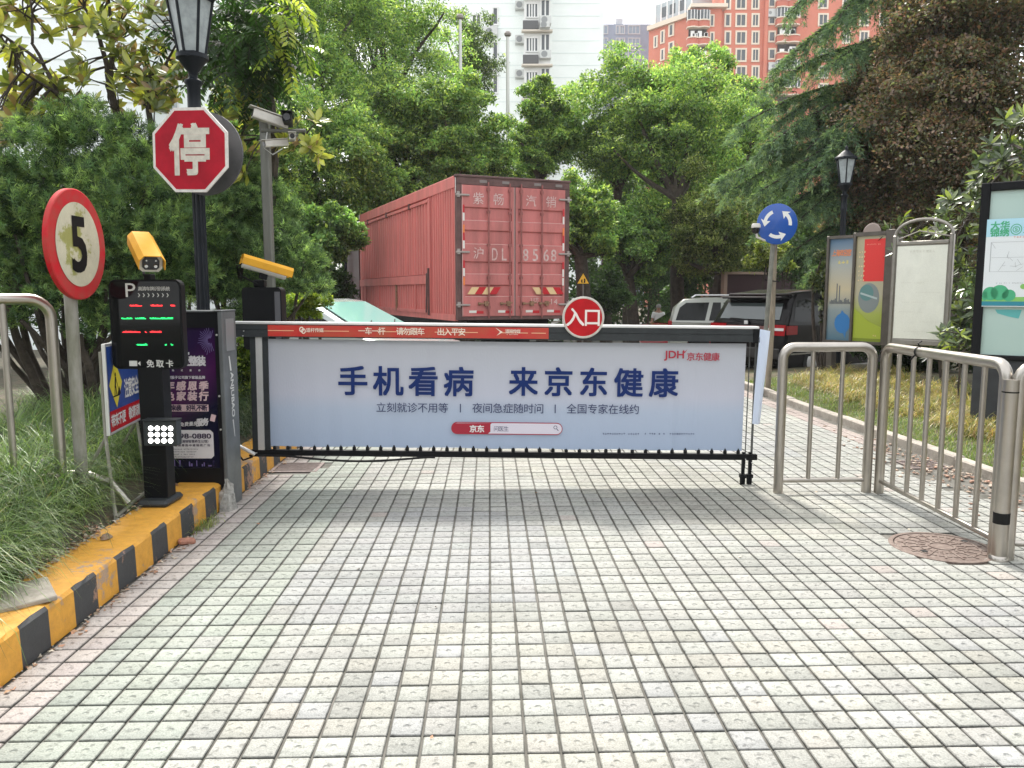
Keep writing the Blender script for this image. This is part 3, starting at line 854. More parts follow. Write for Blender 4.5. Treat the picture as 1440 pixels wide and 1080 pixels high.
tc = nt.nodes.new('ShaderNodeTexCoord'); sx = nt.nodes.new('ShaderNodeSeparateXYZ'); nt.links.new(tc.outputs['Generated'], sx.inputs[0])
cr = nt.nodes.new('ShaderNodeValToRGB'); e = cr.color_ramp.elements
e[0].position = 0.0; e[0].color = (0.30, 0.37, 0.50, 1); e[1].position = 1.0; e[1].color = (0.36, 0.375, 0.41, 1)
k_ = e.new(0.35); k_.color = (0.35, 0.41, 0.52, 1); k_ = e.new(0.5); k_.color = (0.41, 0.43, 0.51, 1)
nt.links.new(sx.outputs[2], cr.inputs[0]); nt.links.new(cr.outputs[0], bs.inputs['Base Color']); bs.inputs['Roughness'].default_value = 0.62
wv = nt.nodes.new('ShaderNodeTexNoise'); wv.inputs['Scale'].default_value = 1.0; mp = nt.nodes.new('ShaderNodeMapping'); mp.inputs['Scale'].default_value = (420, 10, 30)
nt.links.new(tc.outputs['Generated'], mp.inputs[0]); nt.links.new(mp.outputs[0], wv.inputs['Vector'])
bpn = nt.nodes.new('ShaderNodeBump'); bpn.inputs['Distance'].default_value = 0.0012; nt.links.new(wv.outputs[0], bpn.inputs['Height']); nt.links.new(bpn.outputs[0], bs.inputs['Normal'])
tl = nt.nodes.new('ShaderNodeBsdfTranslucent'); nt.links.new(cr.outputs[0], tl.inputs[0])
ms = nt.nodes.new('ShaderNodeMixShader'); ms.inputs[0].default_value = 0.12; nt.links.new(bs.outputs[0], ms.inputs[1]); nt.links.new(tl.outputs[0], ms.inputs[2]); nt.links.new(ms.outputs[0], nt.nodes['Material Output'].inputs[0])
me = bpy.data.meshes.new('banner'); me.from_pydata(V, [], Fq); me.materials.append(bm_); me.polygons.foreach_set('use_smooth', [True]*len(Fq)); me.update()
banner = link_obj('banner', me, gate)
navy = M('banner_navy', (0.008, 0.026, 0.13), 0.7, spec=.2); navy2 = M('banner_ink', (0.02, 0.03, 0.10), 0.55); jred = M('banner_red', (0.36, 0.008, 0.03), 0.5); pillw = M('banner_pill', (0.66, 0.62, 0.70), 0.55)
S_ = GY/1115/0.9935*1.0
b = MB(); YB = -0.0195
def gtext(b, s, cx, cy, w, h, bold=0.0, y=YB, **k):
    p = gp(cx, cy); b.text(s, p[0], p[1], w*S_, h*S_, y, bold=bold, **k)
gtext(b.mat(0), '手机看病', 569.5, 536.5, 198, 38, .028)
gtext(b, '来京东健康', 833, 538, 246, 37, .028)
b.mat(1)
for s, x, w, y in (('立刻就诊不用等', 579, 102, 573), ('夜间急症随时问', 713.5, 101, 574), ('全国专家在线约', 846.5, 103, 575)):
    gtext(b, s, x, y, w, 13, .004)
for x, y in ((646.5, 573.5), (779.5, 574.5)):
    p = gp(x, y); b.rect(p[0], p[1], .008, .07, YB)
for x0, w in ((846, 54), (905, 30), (940, 22), (950, 30)):
    p = gp(x0 + w/2, 609.5); b.scribble(p[0], p[1], w*S_, .015, YB, int(x0), 1.25)
b.mat(2)
gtext(b, 'JDH', 945.5, 500, 27, 13.5, .03, cjk=False)
p = gp(961.5, 494); b.flat([(p[0]-.014, p[1]-.01), (p[0]-.004, p[1]-.012), (p[0]+.018, p[1]+.022), (p[0]+.002, p[1]+.006)], YB)
b.flat([(p[0]-.02, p[1]+.01), (p[0]-.014, p[1]+.012), (p[0]-.004, p[1]-.004), (p[0]-.012, p[1]-.006)], YB)
gtext(b, '京东健康', 986.5, 501.5, 46, 10.5, .02)
# search pill: red left cap, thin red outline, pale field
def pill(b, cx, cy, w, h, y, mat):
    p = gp(cx, cy); W, Hh = w*S_/2, h*S_/2; pts = []
    pts += [(p[0]+W-Hh+Hh*math.cos(R(a)), p[1]+Hh*math.sin(R(a))) for a in range(-90, 91, 15)]
    pts += [(p[0]-W+Hh+Hh*math.cos(R(a)), p[1]+Hh*math.sin(R(a))) for a in range(90, 271, 15)]
    b.mat(mat).flat(pts, y)
pill(b, 712, 602, 157, 17.5, YB, 2); pill(b, 712.5, 602, 154, 15, YB-.0006, 3)
p = gp(634, 602); q = gp(691, 602); hh = 7.7*S_
b.mat(2).flat([(p[0]+hh+hh*math.cos(R(a)), p[1]+hh*math.sin(R(a))) for a in range(90, 271, 15)] + [(q[0]-.035, q[1]-hh), (q[0]-.012, q[1]-hh*.6), (q[0]-.012, q[1]+hh*.75), (q[0], q[1]+hh)], YB-.0012)
b.mat(4); gtext(b, '京东', 670, 602.5, 21, 9.5, .03, y=YB-.0022)
b.mat(1); gtext(b, '问医生', 704, 602.5, 21, 7, .0, y=YB-.0015)
p = gp(780, 601); b.disc(p[0], p[1]+.003, .015, .015, YB-.0015, 20, .72); b.rect(p[0]+.018, p[1]-.017, .02, .006, YB-.0015, R(-45))
b.done('lettering', [navy, navy2, jred, pillw, white], banner, kind='stuff')
# loose end of the banner cloth hanging over the right end
V = []; a = gp(1064, 456 ); bq = gp(1077, 590)
ztop, zb = gp(1065, 455 + SAG*710)[1], gp(1065, 588 + SAG*710)[1]
for j in range(13):
    t = j/12
    for i in range(7):
        s_ = i/6; V.append((gp(1062.5 - 4*t, 500)[0] + s_*.075*(1 - .12*t), -.055 + .02*math.sin(s_*5+t*2)+.02*s_*t, ztop + (zb-ztop)*t - .015*s_*(1-t)))
Fq = [(j*7+i, (j+1)*7+i, (j+1)*7+i+1, j*7+i+1) for j in range(12) for i in range(6)]
me = bpy.data.meshes.new('cloth_end'); me.from_pydata(V, [], Fq); me.materials.append(M('banner_cloth', (0.60, 0.67, 0.80), .6)); me.polygons.foreach_set('use_smooth', [True]*len(Fq)); me.update(); link_obj('cloth_end', me, gate)
# feet
for x, zb_ in ((1045.5, 688), (1055, 695)):
    xx = gp(x, 640)[0]; z = lambda y: gp(x, y)[1]
    b = MB(); b.box((xx-.012, -.01, z(668)), (xx+.012, .014, z(636))); b.box((xx-.026, -.02, z(672)), (xx+.026, .024, z(667)), .003)
    b.xf((xx, .002, z(zb_))); b.lathe([(.014, 0), (.02, .02), (.023, z(671)-z(zb_))], 12); b.lathe([(.006, -.055), (.007, 0.0)], 8)
    b.done('support_foot', black, gate)
b = MB()
for x, y in ((1047, 653), (1047, 645), (1056, 650), (1056, 661), (343, 465), (342, 472), (357, 636), (362, 636)):
    p = gp(x, y); b.xf((p[0], -.0255 if y > 500 else -.043, p[1]), (R(90), 0, 0)); b.lathe([(.0045, -.004), (.0045, .003), (.0, .004)], 8)
b.done('bolt', alu, gate, kind='stuff')
b = MB(); pts = []
for k in range(25):
    t = k/24; x = 352 + 260*t; y = 638 + 6.5*math.sin(math.pi*min(1, max(0, (t-.2)/.75)))**1.0 + 1.5
    p = gp(x, y + SAG*(x-355)); pts.append((p[0], -.032, p[1]))
b.tube(pts, .009, 7); b.done('cable', blackr, gate)
b = MB(); p = gp(329, 622); q = gp(360, 638); b.tube([(p[0], -.03, p[1]), (q[0], -.03, q[1])], .016, 8)
b.done('link_strut', alu, gate)
b = MB(); p = gp(332, 631); q = gp(357, 641); b.tube([(p[0], -.05, p[1]), ((p[0]+q[0])/2, -.055, q[1]-.025), (q[0], -.035, q[1])], .008, 7); b.done('cable', blackr, gate)
# round entrance sign fixed on the arm
sc = gp(817, 446); rsn = 29*S_
b = MB(); b.xf((sc[0], -.056, sc[1]), (R(90), 0, 0)); b.lathe([(rsn, -.006), (rsn, .006), (rsn-.008, .010), (rsn-.014, .010), (rsn-.02, .006), (0, .006)], 40); rs = b.done('round_sign', M('sign_rim', (0.62, 0.58, 0.52), .5, var=.3, scale=20), gate)
b = MB(); b.disc(sc[0], sc[1], rsn-.018, rsn-.018, -.0645, 40); b.done('sign_face', signred, rs)
b = MB(); b.text('入口', sc[0]+.003, sc[1], .27, .135, -.0665, bold=.02); b.done('lettering', M('sign_white', (0.8, 0.72, 0.68), .45), rs)

# ------------------------------------------------------------------ barrier cabinet with poster
cabm = M('cabinet_grey', (0.13, 0.14, 0.145), 0.42, metal=0.2, var=0.25, scale=5)
YC = 5.60
cb = P(265, 690, YC); cab = thing('barrier_cabinet', 'grey and black barrier machine cabinet with a purple poster standing on the yellow kerb', 'cabinet', (cb.x, YC, 0))
def cp(px, py, Y=YC): p = P(px, py, Y); return (p.x - cb.x, p.z)
x0, z0 = cp(200, 689); x1, z1 = cp(306, 439)
b = MB(); b.box((x0, .02, z0), (x1, .29, z1), .006); body = b.done('housing', black, cab)
b = MB(); fw = .028
b.box((x0+.001, 0, z0+.16), (x0+fw, .02, z1-.11)); b.box((x1-fw, 0, z0+.16), (x1-.001, .02, z1-.11)); b.box((x0+.001, 0, z1-.11), (x1-.001, .02, z1-.002)); b.box((x0+.001, 0, z0), (x1-.001, .02, z0+.16))
b.done('front_frame', black, cab)
pm = bpy.data.materials.new('poster_purple'); pm.use_nodes = True; nt = pm.node_tree; bs = nt.nodes['Principled BSDF']; bs.inputs['Roughness'].default_value = .18
tc = nt.nodes.new('ShaderNodeTexCoord'); mp = nt.nodes.new('ShaderNodeMapping'); mp.inputs['Rotation'].default_value = (0, R(25), 0); nt.links.new(tc.outputs['Generated'], mp.inputs[0]); sx = nt.nodes.new('ShaderNodeSeparateXYZ'); nt.links.new(mp.outputs[0], sx.inputs[0])
cr = nt.nodes.new('ShaderNodeValToRGB'); e = cr.color_ramp.elements; e[0].position = 0.0; e[0].color = (.008, .008, .025, 1); e[1].position = 1; e[1].color = (.010, .009, .030, 1)
k_ = e.new(.25); k_.color = (.055, .008, .065, 1); k_ = e.new(.5); k_.color = (.022, .009, .045, 1); nt.links.new(sx.outputs[2], cr.inputs[0]); nt.links.new(cr.outputs[0], bs.inputs['Base Color'])
b = MB(); b.box((x0+fw, .010, z0+.16), (x1-fw, .0195, z1-.11)); poster = b.done('poster', pm, cab)
pk = M('poster_pink', (0.62, 0.45, 0.47), .4); pdk = M('poster_dark', (0.03, 0.015, 0.05), .4); plt = M('poster_white', (0.62, 0.6, 0.62), .4); pvi = M('poster_violet', (0.16, 0.12, 0.30), .4)
sc_ = YC/1115
b = MB(); YP = .0085
def ct(s, cx, cy, w, h, bold=0.0, **k): p = cp(cx, cy); b.text(s, p[0], p[1], w*sc_, h*sc_, YP, bold=bold, **k)
b.mat(3)
c_ = cp(295, 479)
for k in range(34):
    a = k*2*math.pi/34; r0, r1 = (3+random.uniform(0, 2))*sc_, random.uniform(13, 23)*sc_
    x_ = c_[0] + math.cos(a)*(r0+r1)/2
    if c_[0]+math.cos(a)*r1 < x1-fw: b.rect(x_, c_[1]+math.sin(a)*(r0+r1)/2, r1-r0, .003, YP, a)
b.mat(1); ct('之', 254, 489, 22, 20, .05); ct('全整装', 271, 508, 34, 13, .05)
ct('一站式服务', 255, 521, 62, 2.6, .03); ct('上市公司控股子公司旗下家装品牌', 252, 531, 72, 4.2, .03)
b.mat(0); ct('周年感恩季', 254, 543, 80, 12, .05, shear=.12); ct('绿色家装行', 254, 557.5, 80, 12, .05, shear=.12)
p = cp(258, 574); b.rect(p[0], p[1], 70*sc_, 10*sc_, YP); YP = .0075
b.mat(2); ct('钜惠来袭 好礼不断', 258, 574, 66, 8, .05)
b.mat(1); ct('免费量房', 265, 596.5, 26, 5.5, .03, shear=.15, rot=R(4)); ct('服务', 284, 594, 17, 10, .05, shear=.2, rot=R(5))
b.mat(0); p = cp(299, 588); b.rect(p[0], p[1], .035, .05, YP, R(-15))
p0 = cp(222, 645); p1 = cp(299, 605); b.mat(1); b.flat([(p0[0], p0[1]), (p1[0]-.02, p0[1]), (p1[0], p0[1]+.02), (p1[0], p1[1]-.02), (p1[0]-.02, p1[1]), (p0[0], p1[1])], .0085)
YP = .0070; b.mat(2); p = cp(270, 613.5); b.text('400-898-0880', p[0]-12*sc_, p[1], 77*sc_, 7*sc_, YP, bold=.03, cjk=False)
ct('上海中心店（浦锦智慧养生公馆）', 262, 621, 68, 4, .02); ct('浦东新区锦尊路中建锦绣广场', 262, 626.5, 68, 3.6, .02)
for k in range(4):
    p = cp(254, 632 + 3.6*k); b.scribble(p[0], p[1], (50-4*k)*sc_, .009, YP, k)
b.mat(3)
for k in range(22):
    x = random.uniform(206, 300); h_ = random.uniform(2, 11); p = cp(x, 656.5 - h_/2); b.rect(p[0], p[1], random.uniform(1.2, 3)*sc_, h_*sc_*.9, .0088)
b.done('lettering', [pk, plt, pdk, pvi], poster, kind='stuff')
# grey side column: the wide side of the machine, seen obliquely
xa = x1 + .001; xb = x1 + .03; DC = .27
b = MB(); b.box((xa, -.012, 0.0), (xb, DC, z1+.004), .004); sidec = b.done('side_panel', cabm, cab)
b = MB(); b.box((xa-.03, -.016, z1+.0045), (xb+.004, DC+.004, z1+.014), .003); b.box((x0, .0, z1+.0005), (xa-.031, DC, z1+.010), .002); b.done('top_plate', cabm, cab)
b = MB(); b.box((xb+.0005, .05, z1-.28), (xb+.004, DC-.05, z1-.05)); b.done('hatch', M('hatch_grey', (.21, .215, .22), .4, metal=.2), cab)
b = MB(); zt = cp(320, 526)[1]; zt2 = cp(320, 590)[1]
b.xf((xb, .02, 0), (0, 0, R(90)))
b.text('ANJUBAO', DC*.42, (zt+zt2)/2, zt-zt2, .075, -.0025, bold=.03, cjk=False, rot=R(-90))
b.flat([(.07, zt+.12), (.09, zt+.12), (.12, zt+.012), (.09, zt+.012)], -.0025); b.flat([(.10, zt2-.02), (.12, zt2-.02), (.14, zt2-.15), (.13, zt2-.15)], -.0025)
b.done('lettering', [M('letter_silver', (.6, .6, .58), .4)], sidec)
b = MB()
for z in (cp(315, 557)[1], cp(315, 604)[1], z1-.16):
    b.xf((x1-.012, -.001, z), (R(90), 0, 0)); b.lathe([(.007, -.002), (.007, .006), (0, .007)], 10)
b.done('lock', alu, cab, kind='stuff')

# ------------------------------------------------------------------ plate camera display posts
yelcov = M('camera_yellow', (0.72, 0.36, 0.03), 0.6, var=.12, spec=.2)
camwhite = M('camera_white', (0.60, 0.57, 0.52), 0.4, var=.2)
glassb = M('camera_glass', (0.01, 0.01, 0.012), 0.08)
lensm = M('lens_silver', (0.6, 0.6, 0.6), .2, metal=1)
def plate_camera(label, loc, rot, L=0.34):
    t = thing('plate_camera', label, 'camera', loc, rot=rot, group='yellow topped plate cameras')
    w, h = .066, .055
    oct_ = [(-w+.02, -h), (w-.02, -h), (w, -h+.022), (w, h-.03), (w-.022, h), (-w+.022, h), (-w, h-.03), (-w, -h+.022)]
    b = MB(); b.prism(oct_, -L/2+.03, L/2-.01); b.done('body', camwhite, t)
    W, Hh = w+.008, h+.010; cov = [(-W, -h+.035), (-W, Hh-.03), (-W+.026, Hh), (W-.026, Hh), (W, Hh-.03), (W, -h+.035)]
    inn = [(x*.94, z-.005) for x, z in cov]
    b = MB(); ya_, yb_ = -L/2-.02, L/2+.01
    vs = [(x, ya_, z) for x, z in cov] + [(x, yb_, z) for x, z in cov] + [(x, ya_, z) for x, z in inn] + [(x, yb_, z) for x, z in inn]
    b.add(vs, [(i, i+1, 7+i, 6+i) for i in range(5)] + [(12+i+1, 12+i, 18+i, 19+i) for i in range(5)] + [(i, 12+i, 13+i, i+1) for i in range(5)] + [(6+i, 7+i, 19+i, 18+i) for i in range(5)] + [(0, 6, 18, 12), (5, 17, 23, 11)])
    b.done('sunshield', yelcov, t)
    b = MB(); b.prism([(x*.72, z*.72) for x, z in oct_], -L/2+.022, -L/2+.0295); fg = b.done('front_glass', glassb, t)
    for x, z in ((-.026, -.016), (.026, -.016), (-.026, .02), (.026, .02)):
        b = MB(); b.xf((x, -L/2+.02, z), (R(90), 0, 0)); b.lathe([(.0125 if z < 0 else .006, -.002), (.010 if z < 0 else .005, .003), (0, .003)], 12); b.done('lens', lensm, fg)
    b = MB(); b.box((-.02, -.03, -h-.05), (.02, .04, -h), .004); b.done('bracket', black, t)
    b = MB(); b.tube([(0, L/2, -.02), (0, L/2+.03, -.06), (.01, L/2-.02, -.13), (.0, .04, -.16)], .007, 6); b.done('cable', blackr, t)
    return t
p = P(205, 356, 4.93); plate_camera('yellow topped plate camera above the lit display post, aimed at the viewer', p, (R(24), 0, R(34)), .38)
p = P(374, 377, 7.25); plate_camera('yellow topped plate camera seen from behind, aimed down towards the yard', p, (R(16), 0, R(118)), .42)

ledr = M('led_red', (1.0, 0.04, 0.05), .5, emit=1.1); ledg = M('led_green', (0.03, 1.0, 0.25), .5, emit=0.8)
YD = 5.0
def rounded(x0, z0, x1, z1, r, n=6):
    pts = []
    for cx_, cz_, a in ((x1-r, z1-r, 0), (x0+r, z1-r, 90), (x0+r, z0+r, 180), (x1-r, z0+r, 270)):
        pts += [(cx_+r*math.cos(R(a+90*i/n)), cz_+r*math.sin(R(a+90*i/n))) for i in range(n+1)]
    return pts[::-1]
d0 = P(208, 712, YD)
dp = thing('display_post', 'tall black display post with lit red and green rows and a lamp panel', 'display post', (d0.x, YD, KH))
def dq(px, py, Y=YD): p = P(px, py, Y); return (p.x - d0.x, p.z - KH)
a = dq(159, 519); c = dq(254, 393)
b = MB(); b.prism(rounded(a[0], a[1], c[0], c[1], .045), 0, .06); hd = b.done('display_head', black, dp)
b = MB(); b.prism(rounded(a[0]+.012, a[1]+.012, c[0]-.012, c[1]-.012, .035), -.0035, -.0005)
face = b.done('screen', M('screen_glass', (0.004, 0.005, 0.006), .07, spec=.25), hd)
ds = YD/1115
bl = MB(); YL = -.0055
def dt(s, cx, cy, w, h, bold=0, **k): p = dq(cx, cy); bl.text(s, p[0], p[1], w*ds, h*ds, YL, bold=bold, **k)
dt('P', 184, 408, 14, 19, .0, cjk=False); dt('高清车牌识别系统', 217, 406, 44, 5.5, .01)
for k in range(7):
    p = dq(196 + 6.7*k, 415); r_ = .012
    bl.flat([(p[0]-r_*.6, p[1]+r_), (p[0]-.001-r_*.1, p[1]+r_), (p[0]+r_*.6, p[1]), (p[0]-r_*.1, p[1]-r_), (p[0]-r_*.6, p[1]-r_), (p[0]+r_*.1, p[1])], YL)
for i, ch_ in enumerate('免取卡'): dt(ch_, 212 + 13.5*i, 511.5, 10, 10, .02)
p = dq(188, 511); bl.rect(p[0], p[1], .05, .034, YL); bl.flat([(p[0]+.028, p[1]), (p[0]+.045, p[1]+.014), (p[0]+.045, p[1]-.014)], YL); bl.rect(p[0]+.004, p[1]+.002, .02, .012, YL-.0006)
bl.done('lettering', M('display_print', (0.55, 0.55, 0.53), .5), hd, kind='stuff')
for rows, mt_, nm in ((((429.5, [(183, 200), (213, 229), (241, 247)]), (466.5, [(173, 198), (205, 207), (212, 228)])), ledr, 'red_led_row'), (((447.5, [(172, 187), (191, 206), (212, 244)]), (484.5, [(193, 208), (233, 235), (241, 244)])), ledg, 'green_led_row')):
    for yy, segs in rows:
        bl = MB(); r_ = random.Random(int(yy))
        for x0_, x1_ in segs:
            x = x0_
            while x < x1_:
                p = dq(x, yy + r_.uniform(-.8, .8)); bl.rect(p[0], p[1], .0085*r_.uniform(.6, 1.3), .004*r_.uniform(.5, 1.5), YL); x += 1.25
            p = dq((x0_+x1_)/2, yy+.8); bl.rect(p[0], p[1], (x1_-x0_)*ds, .003, YL+.0004)
        bl.done(nm, mt_, hd, kind='stuff')
a = dq(203, 712); c = dq(227, 519)
b = MB(); b.box((a[0], .005, 0), (c[0], .125, c[1]+.02), .004); b.done('post', black, dp)
a = dq(201, 721); c = dq(243, 708)
b = MB(); b.box((a[0], -.09, -.002), (c[0], .18, .045), .018); b.done('base', dgrey, dp)
a = dq(203, 627, 4.93); c = dq(248, 592, 4.93)
b = MB(); b.box((a[0], -.075, a[1]), (c[0], .0, c[1]), .004); b.box((a[0]-.004, -.085, c[1]+.002), (c[0]+.004, .004, c[1]+.009)); lp = b.done('lamp_panel', dgrey, dp)
lampe = M('lamp_white', (1.0, 0.98, 0.93), .4, emit=4.0)
for i in range(4):
    for j in range(3):
        p = dq(211.5 + 9.3*i, 602.5 + 8.8*j, 4.92)
        b = MB(); b.xf((p[0], -.0755, p[1]), (R(90), 0, 0)); b.lathe([(.0155, 0), (.0145, .003), (0, .005)], 14, cap=False); b.done('lamp', lampe, lp)
b = MB(); b.box((dq(214, 600)[0]-.015, .02, dq(208, 393)[1]-.005), (dq(214, 600)[0]+.03, .09, dq(208, 393)[1]+.035), .004); b.done('camera_mount', black, dp)
# second display post seen from behind
q0 = P(368, 560, 7.25); dp2 = thing('display_post', 'black display post seen from behind, rising over the left end of the barrier arm', 'display post', (q0.x, 7.25, 0.17))
def d2(px, py): p = P(px, py, 7.25); return (p.x-q0.x, p.z-.17)
a = d2(343, 492); c = d2(395, 404); b = MB(); b.prism(rounded(a[0], a[1], c[0], c[1], .04), 0, .15); b.done('display_head', black, dp2)
b = MB(); b.box((-.07, .02, -.1), (.07, .14, a[1]+.02), .004); b.done('post', black, dp2)
b = MB(); b.box((-.05, .03, c[1]), (.05, .12, c[1]+.07), .01); b.done('camera_mount', black, dp2)
b = MB(); b.box((c[0]-.06, -.006, a[1]+.06), (c[0]-.01, -.001, c[1]-.04)); b.done('side_trim', M('trim_grey', (.09, .09, .1), .4), dp2)

# ------------------------------------------------------------------ 5 km/h sign
pg = M('galvanised', (0.30, 0.29, 0.26), 0.6, metal=0.35, var=0.45, scale=10, col2=(0.17, 0.17, 0.12), stretch=(1, 1, .3))
cs = P(104, 344, 4.75); sp_ = thing('speed_sign', 'round red rimmed sign reading 5, mossy and faded, in the left bed', 'speed sign', (cs.x, cs.y, .3), rotz=R(91))
dz = cs.z - .3
b = MB(); b.tube([(0.0, .04, -.25), (0.0, .04, dz-.1)], .036, 14); b.done('pole', pg, sp_)
rr = 76*4.75/1115
b = MB(); b.xf((0, -.012, dz), (R(90), 0, 0)); b.lathe([(rr-.01, -.018), (rr, -.016), (rr, .010), (rr-.006, .014), (rr*.72, .012), (0, .012)], 56); plate = b.done('sign_plate', M('sign_red_faded', (0.52, 0.014, 0.025), .5, var=.35, scale=9, col2=(0.40, .06, .05), spec=.2), sp_, angle=30)
mm = worn('sign_cream', (0.56, 0.53, 0.40), (0.34, 0.34, 0.10), .44, 6)
b = MB(); b.disc(0, dz, rr*.76, rr*.76, -.0275, 56); b.done('sign_face', mm, plate)
b = MB(); b.text('5', 0.0, dz, .155, .31, -.0305, bold=.03, cjk=False); b.done('lettering', black, plate)
for zz in (dz-.12, dz+.02):
    b = MB(); b.box((-.06, .0, zz), (.06, .08, zz+.03)); b.done('clamp', pg, sp_)

# ------------------------------------------------------------------ lamp post with stop sign
def lamp_post(label, base, Hpole, k=1.0, sign=False, group='black lantern lamp posts'):
    t = thing('street_lamp', label, 'street lamp', base, group=group)
    lm = M('lamp_black', (0.008, 0.011, 0.016), 0.4, var=.3, spec=.2)
    b = MB(); b.lathe([(.11*k, 0), (.11*k, .06*k), (.075*k, .1*k), (.07*k, .5*k), (.05*k, .55*k)], 20); b.lathe([(.052*k, .5*k), (.047*k, Hpole-.36*k)], 24, flute=.13)
    b.lathe([(.056*k, Hpole-.36*k), (.06*k, Hpole-.33*k), (.05*k, Hpole-.30*k), (.05*k, Hpole-.14*k), (.066*k, Hpole-.12*k), (.066*k, Hpole-.10*k), (.035*k, Hpole-.08*k), (.035*k, Hpole-.04*k), (.06*k, Hpole-.01*k), (.11*k, Hpole+.06*k), (.12*k, Hpole+.06*k), (.12*k, Hpole+.09*k)], 20)
    b.done('pole', lm, t)
    z0, z1 = Hpole+.09*k, Hpole+.50*k; r0, r1 = .095*k, .165*k
    fr = MB(); gl = M('lamp_glass', (0.36, 0.40, 0.41), .35, spec=.3, var=.3, scale=12); 
    for i in range(6):
        a0, a1 = i*math.pi/3+.26, (i+1)*math.pi/3+.26
        pa, pb = Vector((r0*math.cos(a0), r0*math.sin(a0), z0)), Vector((r1*math.cos(a0), r1*math.sin(a0), z1))
        fr.tube([pa, pb], .011*k, 6)
        g = MB(); e_ = .97; q = [(r0*e_*math.cos(a0), r0*e_*math.sin(a0), z0), (r0*e_*math.cos(a1), r0*e_*math.sin(a1), z0), (r1*e_*math.cos(a1), r1*e_*math.sin(a1), z1), (r1*e_*math.cos(a0), r1*e_*math.sin(a0), z1)]
        g.add(q, [(0, 1, 2, 3)]); g.done('pane', gl, t)
    fr.lathe([(r1+.004, z1-.008*k), (r1+.035*k, z1), (r1+.035*k, z1+.03*k), (r1*.95, z1+.05*k), (r1*.45, z1+.13*k), (.03*k, z1+.16*k), (.03*k, z1+.21*k), (.012*k, z1+.23*k)], 6)
    fr.lathe([(r0+.012, z0-.01), (r0+.012, z0+.012)], 6)
    fr.done('lantern_frame', lm, t)
    return t
lb = P(271, 95, 6.35)
zl = P(273, 95, 6.35).z
lamp_post('nearest black lantern lamp post behind the red stop sign', (lb.x, 6.35, .17), zl - .17, 1.0)
# stop sign clamped to the post
c_ = P(267, 211, 6.12)
st = thing('stop_sign', 'red octagonal stop sign reading 停 with chipped white edge on the lamp post', 'stop sign', (c_.x, c_.y, c_.z), rot=(0, R(1.5), R(-11)))
def octo(r): return [(r*math.cos(R(22.5+45*i)), r*math.sin(R(22.5+45*i))) for i in range(8)][::-1]
ro = .335
b = MB(); b.prism(octo(ro), 0, .014); pl_ = b.done('sign_plate', worn('sign_white_edge', (0.72, 0.68, 0.64), (0.35, 0.15, 0.1), .36, 22), st)
b = MB(); b.prism(octo(ro*.93), -.002, .0005); b.done('sign_face', M('stop_red', (0.42, 0.008, 0.024), .45, var=.3, scale=5, spec=.2), pl_)
b = MB(); b.text('停', 0.0, -.005, .31, .345, -.0045, bold=.035); b.done('lettering', M('stop_white', (0.62, 0.58, 0.50), .5, var=.25, scale=18), pl_)
b = MB(); b.xf((.02, .19, 0), (R(90), 0, 0)); b.lathe([(.30, 0), (.315, .005), (.315, .02), (.0, .022)], 40); b.done('back_disc', M('disc_grey', (.10, .10, .105), .5, metal=.3, var=.3), st)
b = MB()
for z in (-.14, .14): b.box((-.05, .014, z-.02), (.06, .17, z+.02), .003)
b.done('clamp', dgrey, st, kind='stuff')

# ------------------------------------------------------------------ grey pole with cctv cameras
cc = P(379, 370, 8.2)
ct_ = thing('camera_pole', 'tall square grey pole with a cross arm of surveillance cameras above the left shrubs', 'camera pole', (cc.x, 8.2, .2))
ztop = P(375, 168, 8.2).z - .2
pmat = M('pole_grey', (0.19, 0.19, 0.17), .5, metal=.5, var=.25, stretch=(1, 1, .2))
b = MB(); b.box((-.045, -.045, -.1), (.045, .045, ztop), .01); b.box((-.012, -.05, 0), (.012, -.0455, ztop-.02)); b.box((-.05, -.05, ztop), (.05, .05, ztop+.012)); b.done('pole', pmat, ct_)
b = MB(); za = ztop-.12; b.tube([(-.02, -.05, za), (.42, -.05, za)], .018, 8); b.tube([(0, -.05, za-.1), (.3, -.05, za-.1), (.36, -.05, za)], .008, 6); b.done('cross_arm', pmat, ct_)
def bullet(parent, loc, rot, k=1.0, m=camwhite):
    T = Matrix.Translation(loc) @ Euler(rot).to_matrix().to_4x4()
    b = MB(); b.T = T; b.prism([(x*k, z*k) for x, z in rounded(-.04, -.04, .04, .04, .012, 3)], -.16*k, .14*k); o = b.done('camera_body', m, parent)
    b = MB(); b.T = T; b.box((-.052*k, -.20*k, .042*k), (.052*k, .15*k, .05*k), .002); b.done('camera_hood', m, o)
    b = MB(); b.T = T @ Matrix.Translation((0, -.163*k, 0)) @ Matrix.Rotation(R(90), 4, 'X'); b.lathe([(.032*k, -.004), (.032*k, .004), (0, .004)], 12); b.done('camera_lens', glassb, o)
bullet(ct_, (.10, -.10, ztop-.02), (R(-14), 0, R(-62)), 1.15)
bullet(ct_, (.26, -.1, ztop-.03), (0, 0, R(12)), 1.05, black)
bullet(ct_, (.30, -.1, za-.07), (R(5), 0, R(15)), .75)
bullet(ct_, (.14, -.1, za-.13), (R(10), 0, R(-50)), .8)
b = MB(); b.tube([(.05, -.09, za-.02), (.02, -.1, za-.18), (.1, -.1, za-.24), (.2, -.1, za-.18)], .006, 6); b.done('cable', M('cable_white', (.5, .5, .48), .5), ct_)

